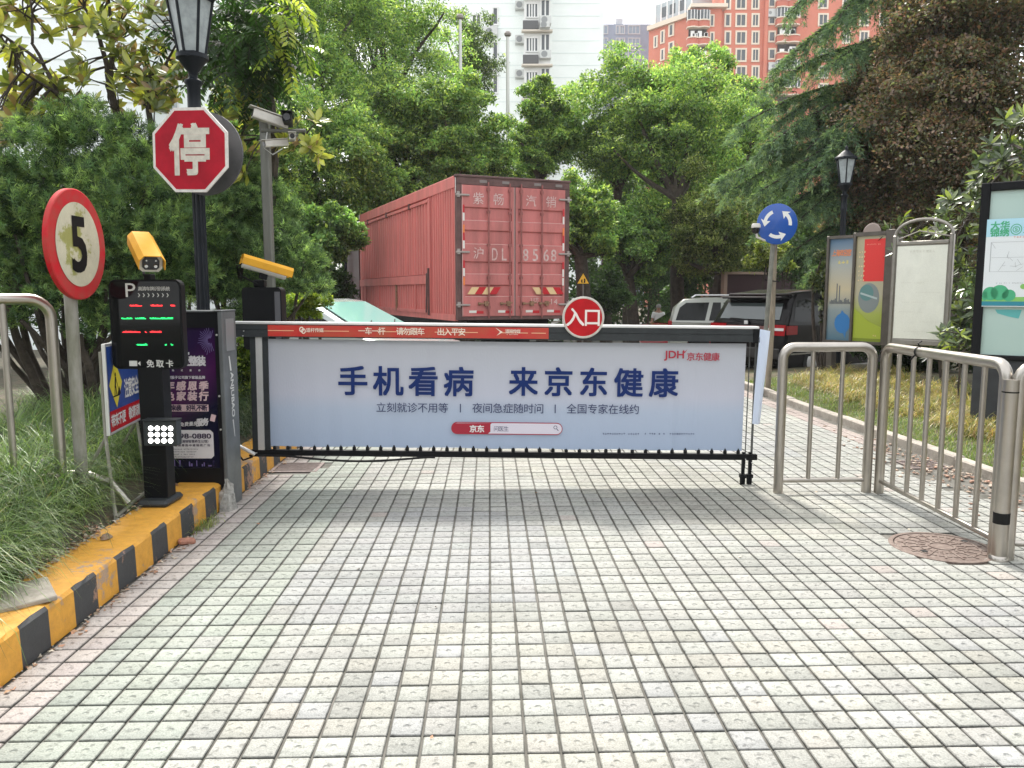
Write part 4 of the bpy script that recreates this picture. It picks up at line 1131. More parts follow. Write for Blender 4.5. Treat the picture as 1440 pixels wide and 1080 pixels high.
# ------------------------------------------------------------------ blue construction sign
a_ = Vector((-2.53, 4.92)); e_ = Vector((-2.64, 5.60)); dv = e_ - a_; Lb = dv.length
cst = thing('work_sign', 'blue and red roadworks warning sign with yellow diamond on an A-frame in the grass', 'warning sign', (a_.x, a_.y, KH+.02), rotz=math.atan2(dv.y, dv.x))
z0, z1 = .655-KH-.02, 1.235-KH-.02
b = MB(); b.box((0, 0, z0), (Lb, .022, z1), .003); pl_ = b.done('board', alu, cst)
sblue = M('work_blue', (0.02, 0.07, 0.30), .4, var=.2); syel = M('work_yellow', (0.72, 0.62, 0.04), .4)
b = MB(); b.mat(0).rect(Lb/2, (z0+z1)/2, Lb-.03, z1-z0-.03, -.0015)
b.mat(1).rect(Lb/2, z0+.085, Lb-.036, .13, -.0025)
b.mat(3); 
for zz in (z0+.017, z1-.017): b.rect(Lb/2, zz, Lb-.03, .004, -.003)
cx_, cz_ = .155, z0+.315; 
b.mat(2).flat([(cx_-.125, cz_), (cx_, cz_-.155), (cx_+.125, cz_), (cx_, cz_+.155)], -.0032)
b.mat(4); b.disc(cx_-.005, cz_+.06, .012, .014, -.0045, 10); b.rect(cx_-.01, cz_+.01, .022, .07, -.0045, R(-14)); b.rect(cx_-.025, cz_-.045, .012, .06, -.0045, R(-15)); b.rect(cx_+.0, cz_-.045, .012, .06, -.0045, R(12)); b.rect(cx_+.02, cz_+.005, .006, .11, -.0045, R(28)); b.flat([(cx_+.02, cz_-.075), (cx_+.085, cz_-.075), (cx_+.06, cz_-.02)], -.0045); b.rect(cx_, cz_-.078, .13, .008, -.0045)
b.mat(3); b.text('前方施工', Lb*.68, z1-.10, .30, .075, -.0045, bold=.03); b.text('注意安全', Lb*.68, z0+.26, .30, .12, -.0045, bold=.03); b.text('带来不便 敬请谅解', Lb/2, z0+.085, Lb-.06, .075, -.0045, bold=.03)
b.done('sign_print', [sblue, signred, syel, white, black], pl_, kind='stuff')
for x, y1_ in ((.01, -.0), (.05, .30), (Lb-.03, -.0), (Lb-.03, .30)):
    b = MB(); b.tube([(x, .012 + .02, z1-.05), (x, .03, z0), (x - (.0 if y1_ else .30), y1_ if y1_ else -.10, -.02)], .011, 6); b.done('leg', pg, cst)
b = MB(); b.tube([(-.29, -.10, 0), (Lb-.34, -.10, 0)], .011, 6); b.done('foot_bar', pg, cst)

# ------------------------------------------------------------------ railings
def railing(label, pts_xy, z_top, z_bot, foot, nb, r=.036, rb=.017, corner=.09, legs=(True, True), group='stainless steel barriers'):
    (xa, ya), (xb, yb) = pts_xy
    d = Vector((xb-xa, yb-ya)); L = d.length
    t = thing('steel_railing', label, 'railing', (xa, ya, 0), rotz=math.atan2(d.y, d.x), group=group)
    pts = []
    if legs[0]: pts += [(0, 0, foot)]; pts += [(corner-corner*math.cos(R(a)), 0, z_top-corner+corner*math.sin(R(a))) for a in range(0, 91, 15)]
    else: pts += [(0, 0, z_top)]
    if legs[1]: pts += [(L-corner+corner*math.sin(R(a)), 0, z_top-corner+corner*math.cos(R(a))) for a in range(0, 91, 15)]; pts += [(L, 0, foot)]
    else: pts += [(L, 0, z_top)]
    b = MB(); b.tube(pts, r, 16); b.done('frame_tube', steel, t)
    b = MB(); b.tube([(r*.8, 0, z_bot), (L-r*.8, 0, z_bot)], rb*1.1, 10); b.done('bottom_rail', steel, t)
    for k in range(nb):
        x = L*(k+1)/(nb+1)
        b = MB(); b.tube([(x, 0, z_bot+rb*.5), (x, 0, z_top-r*.6)], rb, 10); b.done('bar', steel, t)
    return t
A1, A2 = (2.075, 6.05), (2.775, 6.08)
railing('short steel railing right of the barrier end, facing the viewer', (A1, A2), 1.14, .10, 0.0, 2)
railing('long steel railing running towards the viewer past the manhole', ((2.86, 6.05), (2.86, 4.56)), 1.14, .10, 0.0, 6)
railing('steel railing leaving the frame at the right edge', ((2.90, 4.50), (4.2, 4.15)), 1.14, .10, 0.0, 6)
tp = thing('rail_post', 'thick steel post with black tape joining the two nearest right railings', 'post', (2.845, 4.49, 0))
b = MB(); b.tube([(0, 0, 0), (0, 0, 1.06)], .042, 18); b.done('tube', steel, tp)
b = MB(); b.lathe([(.044, .22), (.0445, .285)], 18, cap=False); b.done('black_tape', blackr, tp)
b = MB(); b.lathe([(.055, 0), (.055, .018), (.045, .03)], 18); b.done('base_collar', steel, tp)
b = MB(); b.lathe([(.0435, .985), (.044, .993)], 14, cap=False); b.done('cable_tie', blackr, tp)
# black tape scraps on the long railing's top
tt = thing('tape_scrap', 'black tape knotted round the top of the long right railing', 'tape', (2.86, 5.55, 1.14))
b = MB(); b.xf((0, 0, 0), (R(90), 0, 0)); b.lathe([(.038, -.012), (.039, .012)], 14, cap=False); b.done('wrap', blackr, tt)
b = MB(); b.tube([(-.06, .01, -.06), (-.03, 0, -.02), (0, 0, .03), (-.02, -.01, .06), (.01, 0, .075)], .006, 5); b.done('loose_end', blackr, tt)
# left railing, its corner in the grass
lr = thing('steel_railing', 'steel railing in the left grass bed, cut off by the left edge', 'railing', (-2.735, 4.72, 0), rotz=math.atan2(-.78, -.80), group='stainless steel barriers')
L = 1.9; c_ = .12; zt = 1.515; zb = .45
b = MB(); b.tube([(0, 0, .12)] + [(c_-c_*math.cos(R(a)), 0, zt-c_+c_*math.sin(R(a))) for a in range(0, 91, 15)] + [(L, 0, zt)], .032, 16); b.done('frame_tube', steel, lr)
b = MB(); b.tube([(.02, 0, zb), (L, 0, zb)], .026, 12); b.done('bottom_rail', steel, lr)
for x in (.245, .43, .61, .79, .97, 1.15, 1.33, 1.51, 1.69):
    b = MB(); b.tube([(x, 0, zb+.01), (x, 0, zt-.02)], .019, 10); b.done('bar', steel, lr)
b = MB(); b.tube([(.25, -.02, .43), (-.02, -.02, .45), (-.13, .02, .44), (-.25, .08, .38), (-.33, .12, .24)], .026, 12); b.done('foot_tube', steel, lr)

# ================================================================== TRUCK
tb = P(643, 412, 14.7)
TG = gz(16.0)
truck = thing('box_truck', 'large red container truck parked behind the barrier with corrugated sides and two rear doors', 'truck', (tb.x, 14.7, TG), rotz=R(23))
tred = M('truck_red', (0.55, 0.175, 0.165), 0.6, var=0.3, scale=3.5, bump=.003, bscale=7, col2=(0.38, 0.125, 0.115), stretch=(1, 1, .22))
tside = M('truck_side_lit_red', (0.66, 0.185, 0.165), 0.55, var=0.25, scale=3.2, bump=.003, bscale=7, col2=(0.50, 0.155, 0.135), stretch=(1, 1, .16))  # lighter than the rear: stronger light on the side is put into the colour
tfr = M('truck_frame', (0.13, 0.065, 0.06), 0.6, var=0.4, scale=5)
tlt = M('truck_highlight_trim', (0.62, 0.36, 0.34), 0.5)  # pale pink: sky light on the band ledges put into colour; also door trim
tw, tl = 2.30, 8.15
B0, B1 = 1.05 - TG, 3.68 - TG
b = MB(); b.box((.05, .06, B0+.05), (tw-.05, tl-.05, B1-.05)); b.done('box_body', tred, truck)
b = MB()
for x in (0, tw-.09): b.box((x, 0, B0), (x+.09, .09, B1-.14))
b.box((0, 0, B1-.16), (tw, .09, B1-.03)); b.box((-.02, -.02, B1-.03), (tw+.02, .1, B1+.01), .006); b.box((.09, 0, B0), (tw-.09, .09, B0+.06))
b.done('rear_frame', tfr, truck)
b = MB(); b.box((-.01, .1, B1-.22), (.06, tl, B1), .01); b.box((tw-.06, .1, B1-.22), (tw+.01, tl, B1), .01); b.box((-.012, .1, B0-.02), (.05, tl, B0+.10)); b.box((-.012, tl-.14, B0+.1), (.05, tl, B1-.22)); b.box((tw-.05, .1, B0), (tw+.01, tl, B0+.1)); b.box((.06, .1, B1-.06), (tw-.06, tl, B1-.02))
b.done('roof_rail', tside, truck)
def corrugated(name, y0, y1, z0, z1, pitch, x=0.0, dep=.06):
    b = MB(); n = max(1, round((y1-y0)/pitch)); p = (y1-y0)/n; prof = []
    for k in range(n): prof += [(0, y0+k*p), (0, y0+(k+.38)*p), (dep, y0+(k+.5)*p), (dep, y0+(k+.88)*p)]
    prof.append((0, y1)); m = len(prof)
    sgn = 1 if x < 1 else -1
    vs = [(x + sgn*q[0], q[1], z0) for q in prof] + [(x + sgn*q[0], q[1], z1) for q in prof]
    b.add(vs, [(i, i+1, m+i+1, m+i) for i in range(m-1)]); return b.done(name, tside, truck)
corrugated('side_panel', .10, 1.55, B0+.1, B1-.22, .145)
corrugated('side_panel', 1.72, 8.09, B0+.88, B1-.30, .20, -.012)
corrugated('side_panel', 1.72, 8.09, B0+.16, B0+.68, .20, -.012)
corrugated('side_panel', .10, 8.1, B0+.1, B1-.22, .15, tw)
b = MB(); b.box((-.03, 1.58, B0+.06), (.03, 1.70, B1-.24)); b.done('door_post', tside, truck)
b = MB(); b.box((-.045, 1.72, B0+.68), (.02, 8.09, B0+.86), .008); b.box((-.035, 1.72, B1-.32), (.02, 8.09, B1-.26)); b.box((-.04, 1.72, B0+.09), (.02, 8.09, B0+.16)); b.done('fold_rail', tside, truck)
rust = M('rust', (0.30, 0.17, 0.10), .8, var=.4, scale=20)
for y in (2.6, 4.2, 5.9, 7.4): 
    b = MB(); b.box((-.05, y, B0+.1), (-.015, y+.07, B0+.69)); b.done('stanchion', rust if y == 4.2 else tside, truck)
b = MB(); b.box((-.06, 1.62, B0+.05), (-.02, 1.68, B0+1.0)); b.tube([(-.05, 1.74, B0+.9), (-.07, 1.74, B0+.1)], .018, 6); b.done('side_latch', tfr, truck)
for y in (3, 5, 7): 
    b = MB(); b.box((-.05, y, B1-.34), (-.012, y+.09, B1-.22)); b.done('hinge', tfr, truck)
whc = M('corner_white', (.6, .58, .55), .6)
b = MB(); b.box((-.016, .0, B1-.32), (-.012, .03, B1-.05)); b.done('corner_tape', whc, truck); b = MB(); b.box((-.02, tl-.06, B1-.12), (-.011, tl+.02, B1+.0)); b.box((-.02, tl+.0, B1-.6), (-.014, tl+.015, B1-.2)); b.done('corner_tape', whc, truck, kind='stuff')
fr_ = [0, .168, .263, .341, .441, .581, .67, .76, .844, 1.0]
dz0, dz1 = B0+.07, B1-.17
def zf(f): return dz1 - (dz1-dz0)*f
def door(x0, x1):
    b = MB(); b.mat(0).box((x0, .03, dz0), (x1, .055, dz1))
    prof = []
    for k in range(9):
        y = -.012 if k % 2 == 0 else .026
        prof += [(y, zf(fr_[k])), (y, zf(fr_[k+1]))]
    q = []
    for i, (y, z) in enumerate(prof):
        q.append((y, z + (.012 if i % 2 and i < 17 else 0) - (.012 if (i % 2 == 0 and i > 0) else 0)))
    m = len(q); vs = [(x0+.045, y, z) for y, z in q] + [(x1-.045, y, z) for y, z in q]
    b.add(vs, [(i, i+1, m+i+1, m+i) for i in range(m-1)])
    b.box((x0, -.014, dz0), (x0+.046, .03, dz1)); b.box((x1-.046, -.014, dz0), (x1, .03, dz1))
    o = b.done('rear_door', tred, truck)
    b = MB()
    for k in (2, 4, 6, 8):
        z = zf(fr_[k]); b.box((x0+.05, -.0155, z-.014), (x1-.05, -.0125, z-.004))  # painted highlight strip along the top of each raised band
    b.done('ledge_highlight', tlt, o, kind='stuff')
    return o
dl = door(.10, 1.135); dr = door(1.165, tw-.10)
b = MB(); b.box((1.137, -.008, dz0), (1.163, .02, dz1)); b.done('door_seal', M('seal', (.16, .13, .12), .7), truck)
b = MB(); b.box((.095, -.0165, dz0), (.107, -.0145, dz1)); b.box((1.128, -.0165, dz0), (1.136, -.0145, dz1)); b.done('door_trim', tlt, truck, kind='stuff')
for x in (.61, 1.04, 1.27, 1.70):
    b = MB(); b.tube([(x, -.045, dz0-.04), (x, -.045, dz1+.06)], .016, 8)
    for f in (.03, .2, .45, .70, .93): b.box((x-.03, -.05, zf(f)-.025), (x+.03, -.0125, zf(f)+.025))
    b.done('lock_rod', M('rod_red', (.30, .10, .09), .5, var=.3, scale=9), truck)
for x, w in ((.40, .22), (.84, .24), (1.30, .28), (1.64, .24)):
    b = MB(); z = zf(.905); b.tube([(x, -.055, z), (x+w, -.06, z+.02)], .014, 6); b.box((x+w*.55, -.07, z-.04), (x+w*.55+.07, -.014, z+.05)); b.box((x+.0, -.06, z-.02), (x+.05, -.014, z+.03)); b.done('latch_handle', rust, truck)
hm = M('hinge_grey', (.33, .29, .27), .5, metal=.3)
for f in (.07, .5, .905):
    for sx_ in (0, 1):
        b = MB(); xx = -.03 if sx_ == 0 else tw-.24
        b.box((xx, -.05, zf(f)-.035), (xx+.27, -.0165, zf(f)+.0), .008); b.lathe([(.03, -.06), (.03, .04)], 8, c=(.03 if sx_ == 0 else tw-.03, -.02, zf(f))); b.done('door_hinge', hm, truck)
tper = M('tape_red', (.50, .02, .03), .3); tpew = M('tape_white', (.70, .68, .64), .3); tpeo = M('tape_orange', (.75, .20, .05), .35); tpey = M('tape_yellow', (.72, .52, .28), .35)
b = MB()
for xx in (.112, tw-.15):
    for k, (f0, f1, c) in enumerate(((.15, .21, 0), (.21, .27, 1), (.30, .36, 2), (.36, .42, 0), (.42, .48, 1), (.57, .63, 0), (.63, .69, 1), (.70, .76, 2 if xx < 1 else 1))):
        b.mat(c).box((xx, -.0175, zf(f1)), (xx+.035, -.0145, zf(f0)))
b.done('reflective_tape', [tper, tpew, tpeo], truck, kind='stuff')
b = MB(); z0_, z1_ = zf(.83), zf(.775)
for (xs0, d, side) in ((.19, 1, 0), (1.60, -1, 1)):
    for k in range(4):
        x = xs0 + k*.145; sh = .09*d
        c = 1 if k % 2 == (0 if side == 0 else 0) else 0
        b.mat(c).flat([(x, z0_), (x+.145, z0_), (x+.145+sh, z1_), (x+sh, z1_)], -.0205)
b.done('hazard_stripe', [tper, tpey], truck, kind='stuff')
b = MB(); tp_ = M('truck_lettering', (.64, .50, .48), .6, var=.35, scale=18, col2=(.5, .28, .26))
for s_, x, f, w, h_, bo in (('紫', .42, .10, .22, .20, .004), ('畅', .82, .10, .22, .20, .004), ('汽', 1.48, .10, .22, .20, .004), ('销', 1.90, .10, .22, .20, .004), ('沪', .42, .515, .22, .20, .004)):
    b.text(s_, x, zf(f), w, h_, -.0175, bold=bo, shear=.05)
for s_, x in (('D', .74), ('L', .93), ('8', 1.37), ('5', 1.57), ('6', 1.80), ('8', 1.96)):
    b.text(s_, x, zf(.52), .11 if s_ != 'L' else .09, .22, -.0175, bold=.012, cjk=False)
b.text('3.8方', 1.56, zf(.875), .17, .10, -.0175, bold=.01, cjk=False); b.text('14', 1.98, zf(.89), .14, .10, -.0175, bold=.01, cjk=False)
b.done('lettering', tp_, truck, kind='stuff')
b = MB()
for x in (.30, .88, 1.45, 1.9): b.mat(0).rect(x, zf(.965), .15, .045, -.0175); b.mat(1).rect(x+.14, zf(.97), .14, .05, -.0178)
b.done('reflector', [tpew, tper], truck, kind='stuff')
b = MB()
for x in (.45, .9, 1.55, 2.0): b.box((x, -.008, B1-.12), (x+.14, .0, B1-.07))
b.done('marker_lamp', M('marker_grey', (.2, .17, .16), .4), truck, kind='stuff')
b = MB(); b.box((.6, .2, .75), (.75, 10.2, 1.0)); b.box((tw-.75, .2, .75), (tw-.6, 10.2, 1.0)); b.box((.1, .05, .55), (tw-.1, .13, .72)); b.box((.3, .3, .95), (tw-.3, tl, B0+.05)); b.done('chassis', black, truck)
for y in (2.0, 3.3, 9.4):
    for x in (.12, tw-.42):
        b = MB(); b.xf((x, y, .5), (0, R(90), 0)); b.lathe([(.3, 0), (.48, .02), (.5, .06), (.5, .24), (.48, .28), (.3, .3)], 28); w_ = b.done('wheel', blackr, truck)
        b = MB(); b.xf((x-.012 if x < 1 else x+.012, y, .5), (0, R(90), 0)); b.lathe([(.0, .06), (.12, .05), (.27, .0), (.29, .0), (.29, .3), (.0, .29)], 24, cap=False); b.done('rim', hm, w_)
b = MB(); poly = [(8.75, .6), (8.75, 2.9), (9.0, 3.05), (10.3, 2.95), (10.75, 1.9), (10.8, .6)]
vs = [(.08, y, z) for y, z in poly] + [(tw-.08, y, z) for y, z in poly]
b.add(vs, [(5,4,3,2,1,0), (6,7,8,9,10,11)] + [(i, (i+1)%6, 6+(i+1)%6, 6+i) for i in range(6)]); b.done('cab', M('cab_dark', (.10, .04, .04), .3), truck)
b = MB(); b.tube([(.06, 10.0, 2.05), (-.32, 9.95, 2.05), (-.32, 9.95, 1.3)], .014, 6); b.tube([(.06, 10.2, 1.9), (.0, 10.2, 1.0)], .012, 5); b.done('mirror_arm', black, truck)
b = MB(); b.box((-.44, 9.93, 1.62), (-.22, 9.99, 2.0), .02); b.box((-.42, 9.93, 1.36), (-.24, 9.99, 1.58), .02); b.done('mirror', black, truck, kind='stuff')
b = MB(); b.box((-.42, 9.925, 1.65), (-.24, 9.929, 1.97)); b.done('mirror_glass', M('mirror', (.6, .65, .65), .05, metal=1), truck)

# ================================================================== CARS
glassm = M('car_glass', (0.005, 0.007, 0.007), .05, spec=.2)
tyre = blackr; rimm = M('rim_silver', (.5, .5, .5), .3, metal=.8); lampr = M('tail_red', (0.30, 0.008, 0.012), .2, spec=.3); lampw = M('lamp_clear', (.6, .6, .6), .12, coat=.5)
def car(name, label, cat, loc, heading, L, W, prof, belt, house, paint, tumble=.16, group='parked cars', wheels=(.19, .8), wr=.33):
    """prof: lower body side outline (x from rear -L/2), house: greenhouse outline; heading clockwise from +Y"""
    t = thing(name, label, cat, loc, rotz=R(90 - heading), group=group)
    zmax = max(z for x, z in house)
    def wy(z): 
        if z <= belt: return W/2 - .05*max(0, (.5 - z)/.5)**2
        return W/2 - tumble*((z-belt)/(zmax-belt))**1.1
    def shell(nm, poly, mat, inset=.05, shrink=0.0):
        b = MB(); cx_ = sum(p[0] for p in poly)/len(poly); cz_ = sum(p[1] for p in poly)/len(poly); m = len(poly)
        st = []
        for s_, k in ((-1, 1), (-1, .45), (-.9, 0), (-.5, 0), (.5, 0), (.9, 0), (1, .45), (1, 1)):
            ring = []
            for x, z in poly:
                dx, dz = cx_-x, cz_-z; dl = math.hypot(dx, dz) or 1
                xx, zz = x + dx/dl*inset*k*1.2, z + dz/dl*inset*k
                w_ = wy(z) - shrink
                yy = s_*w_ if abs(s_) < 1 else (w_ if s_ > 0 else -w_) - (0 if k == 1 else math.copysign(.02, s_))
                ring.append((xx, yy, zz))
            st.append(ring)
        vs = [p for r_ in st for p in r_]
        fs = [(i*m+j, (i+1)*m+j, (i+1)*m+(j+1)%m, i*m+(j+1)%m) for i in range(len(st)-1) for j in range(m)]
        b.add(vs, fs, smooth=True); b.add(vs, [tuple(range(m)), tuple(range(len(vs)-1, len(vs)-m-1, -1))], smooth=True)
        return b.done(nm, mat, t, angle=35)
    body = shell('body', prof, paint); roof = shell('cabin', house, paint, .06)
    def side(nm, poly, mat, off=.006, par=roof, th=.006):
        for s_ in (-1, 1):
            b = MB(); vs = [(x, s_*(wy(z)+off), z) for x, z in poly] + [(x, s_*(wy(z)+off-th), z) for x, z in poly]; m = len(poly)
            b.add(vs, [tuple(range(m)), tuple(range(2*m-1, m-1, -1))] + [(i, m+i, m+(i+1)%m, (i+1)%m) for i in range(m)])
            b.done(nm, mat, par)
    def cross(nm, pts, mat, k=.88, off=.012, y0=None, y1=None, par=roof):
        b = MB(); a0, a1 = Vector((pts[0][0], 0, pts[0][1])), Vector((pts[-1][0], 0, pts[-1][1])); vs = []
        n_ = (a1-a0).cross(Vector((0, 1, 0))).normalized()
        if n_.x * (1 if pts[0][0] > 0 else -1) < 0: n_ = -n_
        for x, z in pts:
            for q in ((-1, 1) if y0 is None else (y0, y1)):
                yy = q*(wy(z)*k) if y0 is None else q
                vs.append((x + n_.x*off, yy, z + n_.z*off))
        for v in list(vs): vs.append((v[0]-n_.x*.008, v[1], v[2]-n_.z*.008))
        m = len(pts); o = 2*m
        fs = [(2*i, 2*i+1, 2*i+3, 2*i+2) for i in range(m-1)] + [(o+2*i+2, o+2*i+3, o+2*i+1, o+2*i) for i in range(m-1)]
        fs += [(0, 2*m-2, o+2*m-2, o), (1, o+1, o+2*m-1, 2*m-1), (0, o, o+1, 1), (2*m-2, 2*m-1, o+2*m-1, o+2*m-2)]
        b.add(vs, fs); return b.done(nm, mat, par)
    for fx in wheels:
        for s_ in (-1, 1):
            x = -L/2 + L*fx
            b = MB(); b.xf((x, s_*(W/2-.11), wr), (R(90), 0, 0)); b.lathe([(wr*.62, -.11), (wr*.96, -.11), (wr, -.08), (wr, .08), (wr*.96, .11), (wr*.62, .11)], 26, cap=False); w_ = b.done('wheel', tyre, t)
            b = MB(); b.xf((x, s_*(W/2-.11), wr), (R(90), 0, 0)); b.lathe([(0, -.09), (.06, -.1), (wr*.6, -.085), (wr*.63, -.10), (wr*.63, .10), (wr*.6, .085), (.06, .1), (0, .09)], 20, cap=False); b.done('rim', rimm, w_)
    return t, body, roof, side, cross, wy
# black minivan
vp = P(998, 440, 16.3)
blk = M('van_paint', (0.005, 0.0045, 0.005), .25, spec=.16)
L, W = 4.85, 1.82; g_ = gz(16.3)
prof = [(-2.40, .35), (-2.43, .62), (-2.40, .80), (-2.36, 1.08), (.9, 1.06), (1.9, .92), (2.35, .72), (2.42, .45), (2.38, .25), (1.85, .22), (1.8, .45), (1.2, .45), (1.15, .22), (-1.15, .22), (-1.2, .45), (-1.85, .45), (-1.9, .22), (-2.3, .24)]
house = [(-2.37, 1.05), (-2.12, 1.50), (-1.95, 1.66), (-1.2, 1.735), (0, 1.74), (.5, 1.68), (1.65, 1.0), (0, .98)]
HV = 55
f2 = Vector((math.sin(R(HV)), math.cos(R(HV)))); r2 = Vector((math.cos(R(HV)), -math.sin(R(HV))))
cen = Vector((vp.x, 16.3)) + f2*L/2 + r2*W/2
t, body, roof, side, cross, wy = car('parked_minivan', 'black minivan with pale reflections in its rear window, behind the roundabout sign', 'minivan', (cen.x, cen.y, g_), HV, L, W, prof, 1.06, house, blk)
side('side_window', [(-2.15, 1.12), (-1.98, 1.52), (-.95, 1.62), (-.95, 1.10)], glassm); side('side_window', [(-.88, 1.10), (-.88, 1.62), (.2, 1.62), (.2, 1.08)], glassm); side('side_window', [(.27, 1.08), (.27, 1.62), (.5, 1.60), (1.35, 1.10)], glassm)
def rwin(cross): return cross('rear_window', [(-2.315, 1.15), (-2.14, 1.46)], M('rear_glass', (.05, .065, .065), .04, spec=.8), .80, .02)
rwin(cross)
b = MB(); b.box((-2.30, -.72, 1.55), (-1.9, .72, 1.60), .02); b.box((-2.06, -.75, 1.585), (-1.85, .75, 1.66), .02); b.done('spoiler', blk, roof)
b = MB(); b.box((-2.40, -.02, 1.10), (-2.33, .02, 1.16)); b.tube([(-2.385, 0, 1.15), (-2.37, .42, 1.17)], .012, 5); b.done('rear_wiper', blackr, roof)
cross('chrome_band', [(-2.385, .93), (-2.365, 1.03)], M('chrome', (.45, .45, .45), .15, metal=1), 1, .02, -.5, .5, body)
for y0_, y1_ in ((-.90, -.5), (.5, .90)):
    cross('tail_lamp', [(-2.40, .86), (-2.365, 1.06)], lampr, 1, .028, y0_, y1_, body)
    cross('lamp_strip', [(-2.395, .95), (-2.385, 1.0)], lampw, 1, .034, y0_*.97, y1_*.97, body)
for s_ in (-1, 1):
    b = MB(); b.box((-2.38, s_*(W/2-.01), .88), (-2.05, s_*(W/2+.012), 1.05), .008); b.done('tail_lamp', lampr, body)
b = MB(); b.box((-2.46, -.8, .42), (-2.40, .8, .62), .02); b.done('rear_bumper', M('bumper_black', (.02, .02, .02), .5), body)
b = MB(); b.box((-2.475, -.22, .72), (-2.455, .22, .86)); b.done('number_plate', M('plate_blue', (.02, .06, .35), .4), body)
b = MB(); b.box((-2.425, -.045, 1.06), (-2.40, .045, 1.13), .008); b.done('badge', lampw, body)
b = MB(); b.box((-2.3, W/2+.0, .50), (2.0, W/2+.012, .53)); b.box((-2.3, -W/2-.012, .50), (2.0, -W/2, .53)); b.done('sill_trim', M('chrome', (.45, .45, .45), .15, metal=1), body, kind='stuff')
# silver suv
sp0 = P(978, 440, 21.5)
slv = M('suv_paint', (0.30, 0.31, 0.28), .28, metal=.5, coat=.8)
prof = [(-2.30, .40), (-2.33, .75), (-2.30, 1.12), (1.0, 1.08), (2.0, .98), (2.3, .75), (2.3, .40), (1.85, .38), (1.8, .6), (1.1, .6), (1.05, .38), (-1.1, .38), (-1.15, .6), (-1.85, .6), (-1.9, .38)]
house = [(-2.29, 1.10), (-2.20, 1.50), (-1.95, 1.72), (-1.4, 1.78), (.3, 1.78), (.6, 1.70), (1.35, 1.05)]
t, body, roof, side, cross, wy = car('parked_suv', 'silver grey four wheel drive with roof rails and dark side windows left of the minivan', 'suv', (sp0.x+1.7, 21.8, gz(21)-.06), 102, 4.7, 1.85, prof, 1.10, house, slv)
side('side_window', [(-2.12, 1.16), (-2.02, 1.50), (-1.85, 1.63), (-1.25, 1.64), (-1.35, 1.16)], glassm); side('side_window', [(-1.25, 1.16), (-1.15, 1.64), (-.95, 1.64), (-.95, 1.16)], glassm)
side('side_window', [(-.88, 1.16), (-.88, 1.64), (-.1, 1.64), (-.1, 1.16)], glassm); side('side_window', [(-.02, 1.16), (-.02, 1.64), (.35, 1.64), (.95, 1.16)], glassm)
cross('rear_window', [(-2.27, 1.2), (-2.20, 1.52)], glassm, .8, .02)
for s_ in (-1, 1):
    b = MB(); y = s_*.70; b.tube([(-1.7, y, 1.76), (-1.6, y, 1.83), (.2, y, 1.83), (.35, y, 1.76)], .02, 6); b.done('roof_rail', rimm, roof)
    b = MB(); b.box((-2.32, s_*.74, .85), (-2.2, s_*.93, 1.15), .02); b.done('tail_lamp', lampr, body)
    for x in (-.75, .2):
        b = MB(); b.box((x, s_*(W/2+.01), .98), (x+.2, s_*(W/2+.035), 1.01), .006); b.done('door_handle', rimm, body)
# red car further back
rp = P(936, 440, 23.6)
rdp = M('red_car_paint', (0.42, 0.02, 0.04), .2, coat=.9)
prof = [(-2.25, .35), (-2.28, .62), (-2.22, .98), (-1.5, 1.02), (1.0, .96), (1.9, .82), (2.2, .6), (2.2, .35), (1.75, .25), (1.7, .5), (1.1, .5), (1.05, .25), (-1.05, .25), (-1.1, .5), (-1.7, .5), (-1.75, .25)]
house = [(-1.95, .98), (-1.25, 1.38), (-.6, 1.45), (.1, 1.43), (.4, 1.36), (1.1, .94)]
t, body, roof, side, cross, wy = car('parked_hatchback', 'red car, only its tail lamp and rear window showing behind the silver one', 'car', (rp.x+1.75, 24.3, gz(24)), 70, 4.5, 1.78, prof, .98, house, rdp)
cross('rear_window', [(-1.86, 1.04), (-1.3, 1.35)], glassm, .82, .015); side('side_window', [(-1.5, 1.04), (-1.15, 1.30), (-.45, 1.37), (-.45, 1.03)], glassm); side('side_window', [(-.38, 1.03), (-.38, 1.37), (.1, 1.36), (.8, 1.02)], glassm)
for y0_, y1_ in ((-.88, -.42), (.42, .88)): cross('tail_lamp', [(-2.27, .70), (-2.23, .95)], lampr, 1, .03, y0_, y1_, body)
b = MB(); b.box((-2.32, -.25, .72), (-2.285, .25, .86)); b.done('number_plate', M('plate_white', (.6, .6, .6), .4), body)
# pale car left of the truck
pp = P(500, 440, 12.2)
pwp = M('pale_car_paint', (0.42, 0.46, 0.45), .25, metal=.3, coat=.8)
prof = [(-2.25, .35), (-2.28, .62), (-2.22, .92), (-1.5, .98), (1.0, .95), (1.95, .80), (2.25, .6), (2.25, .35), (1.75, .25), (1.7, .5), (1.1, .5), (1.05, .25), (-1.05, .25), (-1.1, .5), (-1.7, .5), (-1.75, .25)]
house = [(-1.95, .95), (-1.2, 1.36), (-.6, 1.45), (.0, 1.46), (.25, 1.43), (1.25, .92)]
t, body, roof, side, cross, wy = car('parked_sedan', 'pale car with a greenish windscreen, half hidden behind the shrub left of the truck', 'car', (pp.x-.55, 12.6, 0), 112, 4.5, 1.76, prof, .95, house, pwp)
cross('windscreen', [(1.18, .97), (.75, 1.185), (.32, 1.40)], M('pale_glass', (.22, .42, .38), .06, spec=.8), .86, .016); side('side_window', [(-1.5, 1.0), (-1.15, 1.30), (-.45, 1.38), (-.45, 1.0)], glassm); side('side_window', [(-.38, 1.0), (-.38, 1.38), (.1, 1.38), (.9, 1.0)], glassm)
b = MB(); b.tube([(1.17, -.6, .99), (.9, -.1, 1.13)], .01, 5); b.tube([(1.17, .1, .99), (.9, .6, 1.13)], .01, 5); b.done('wiper', blackr, roof, kind='stuff')
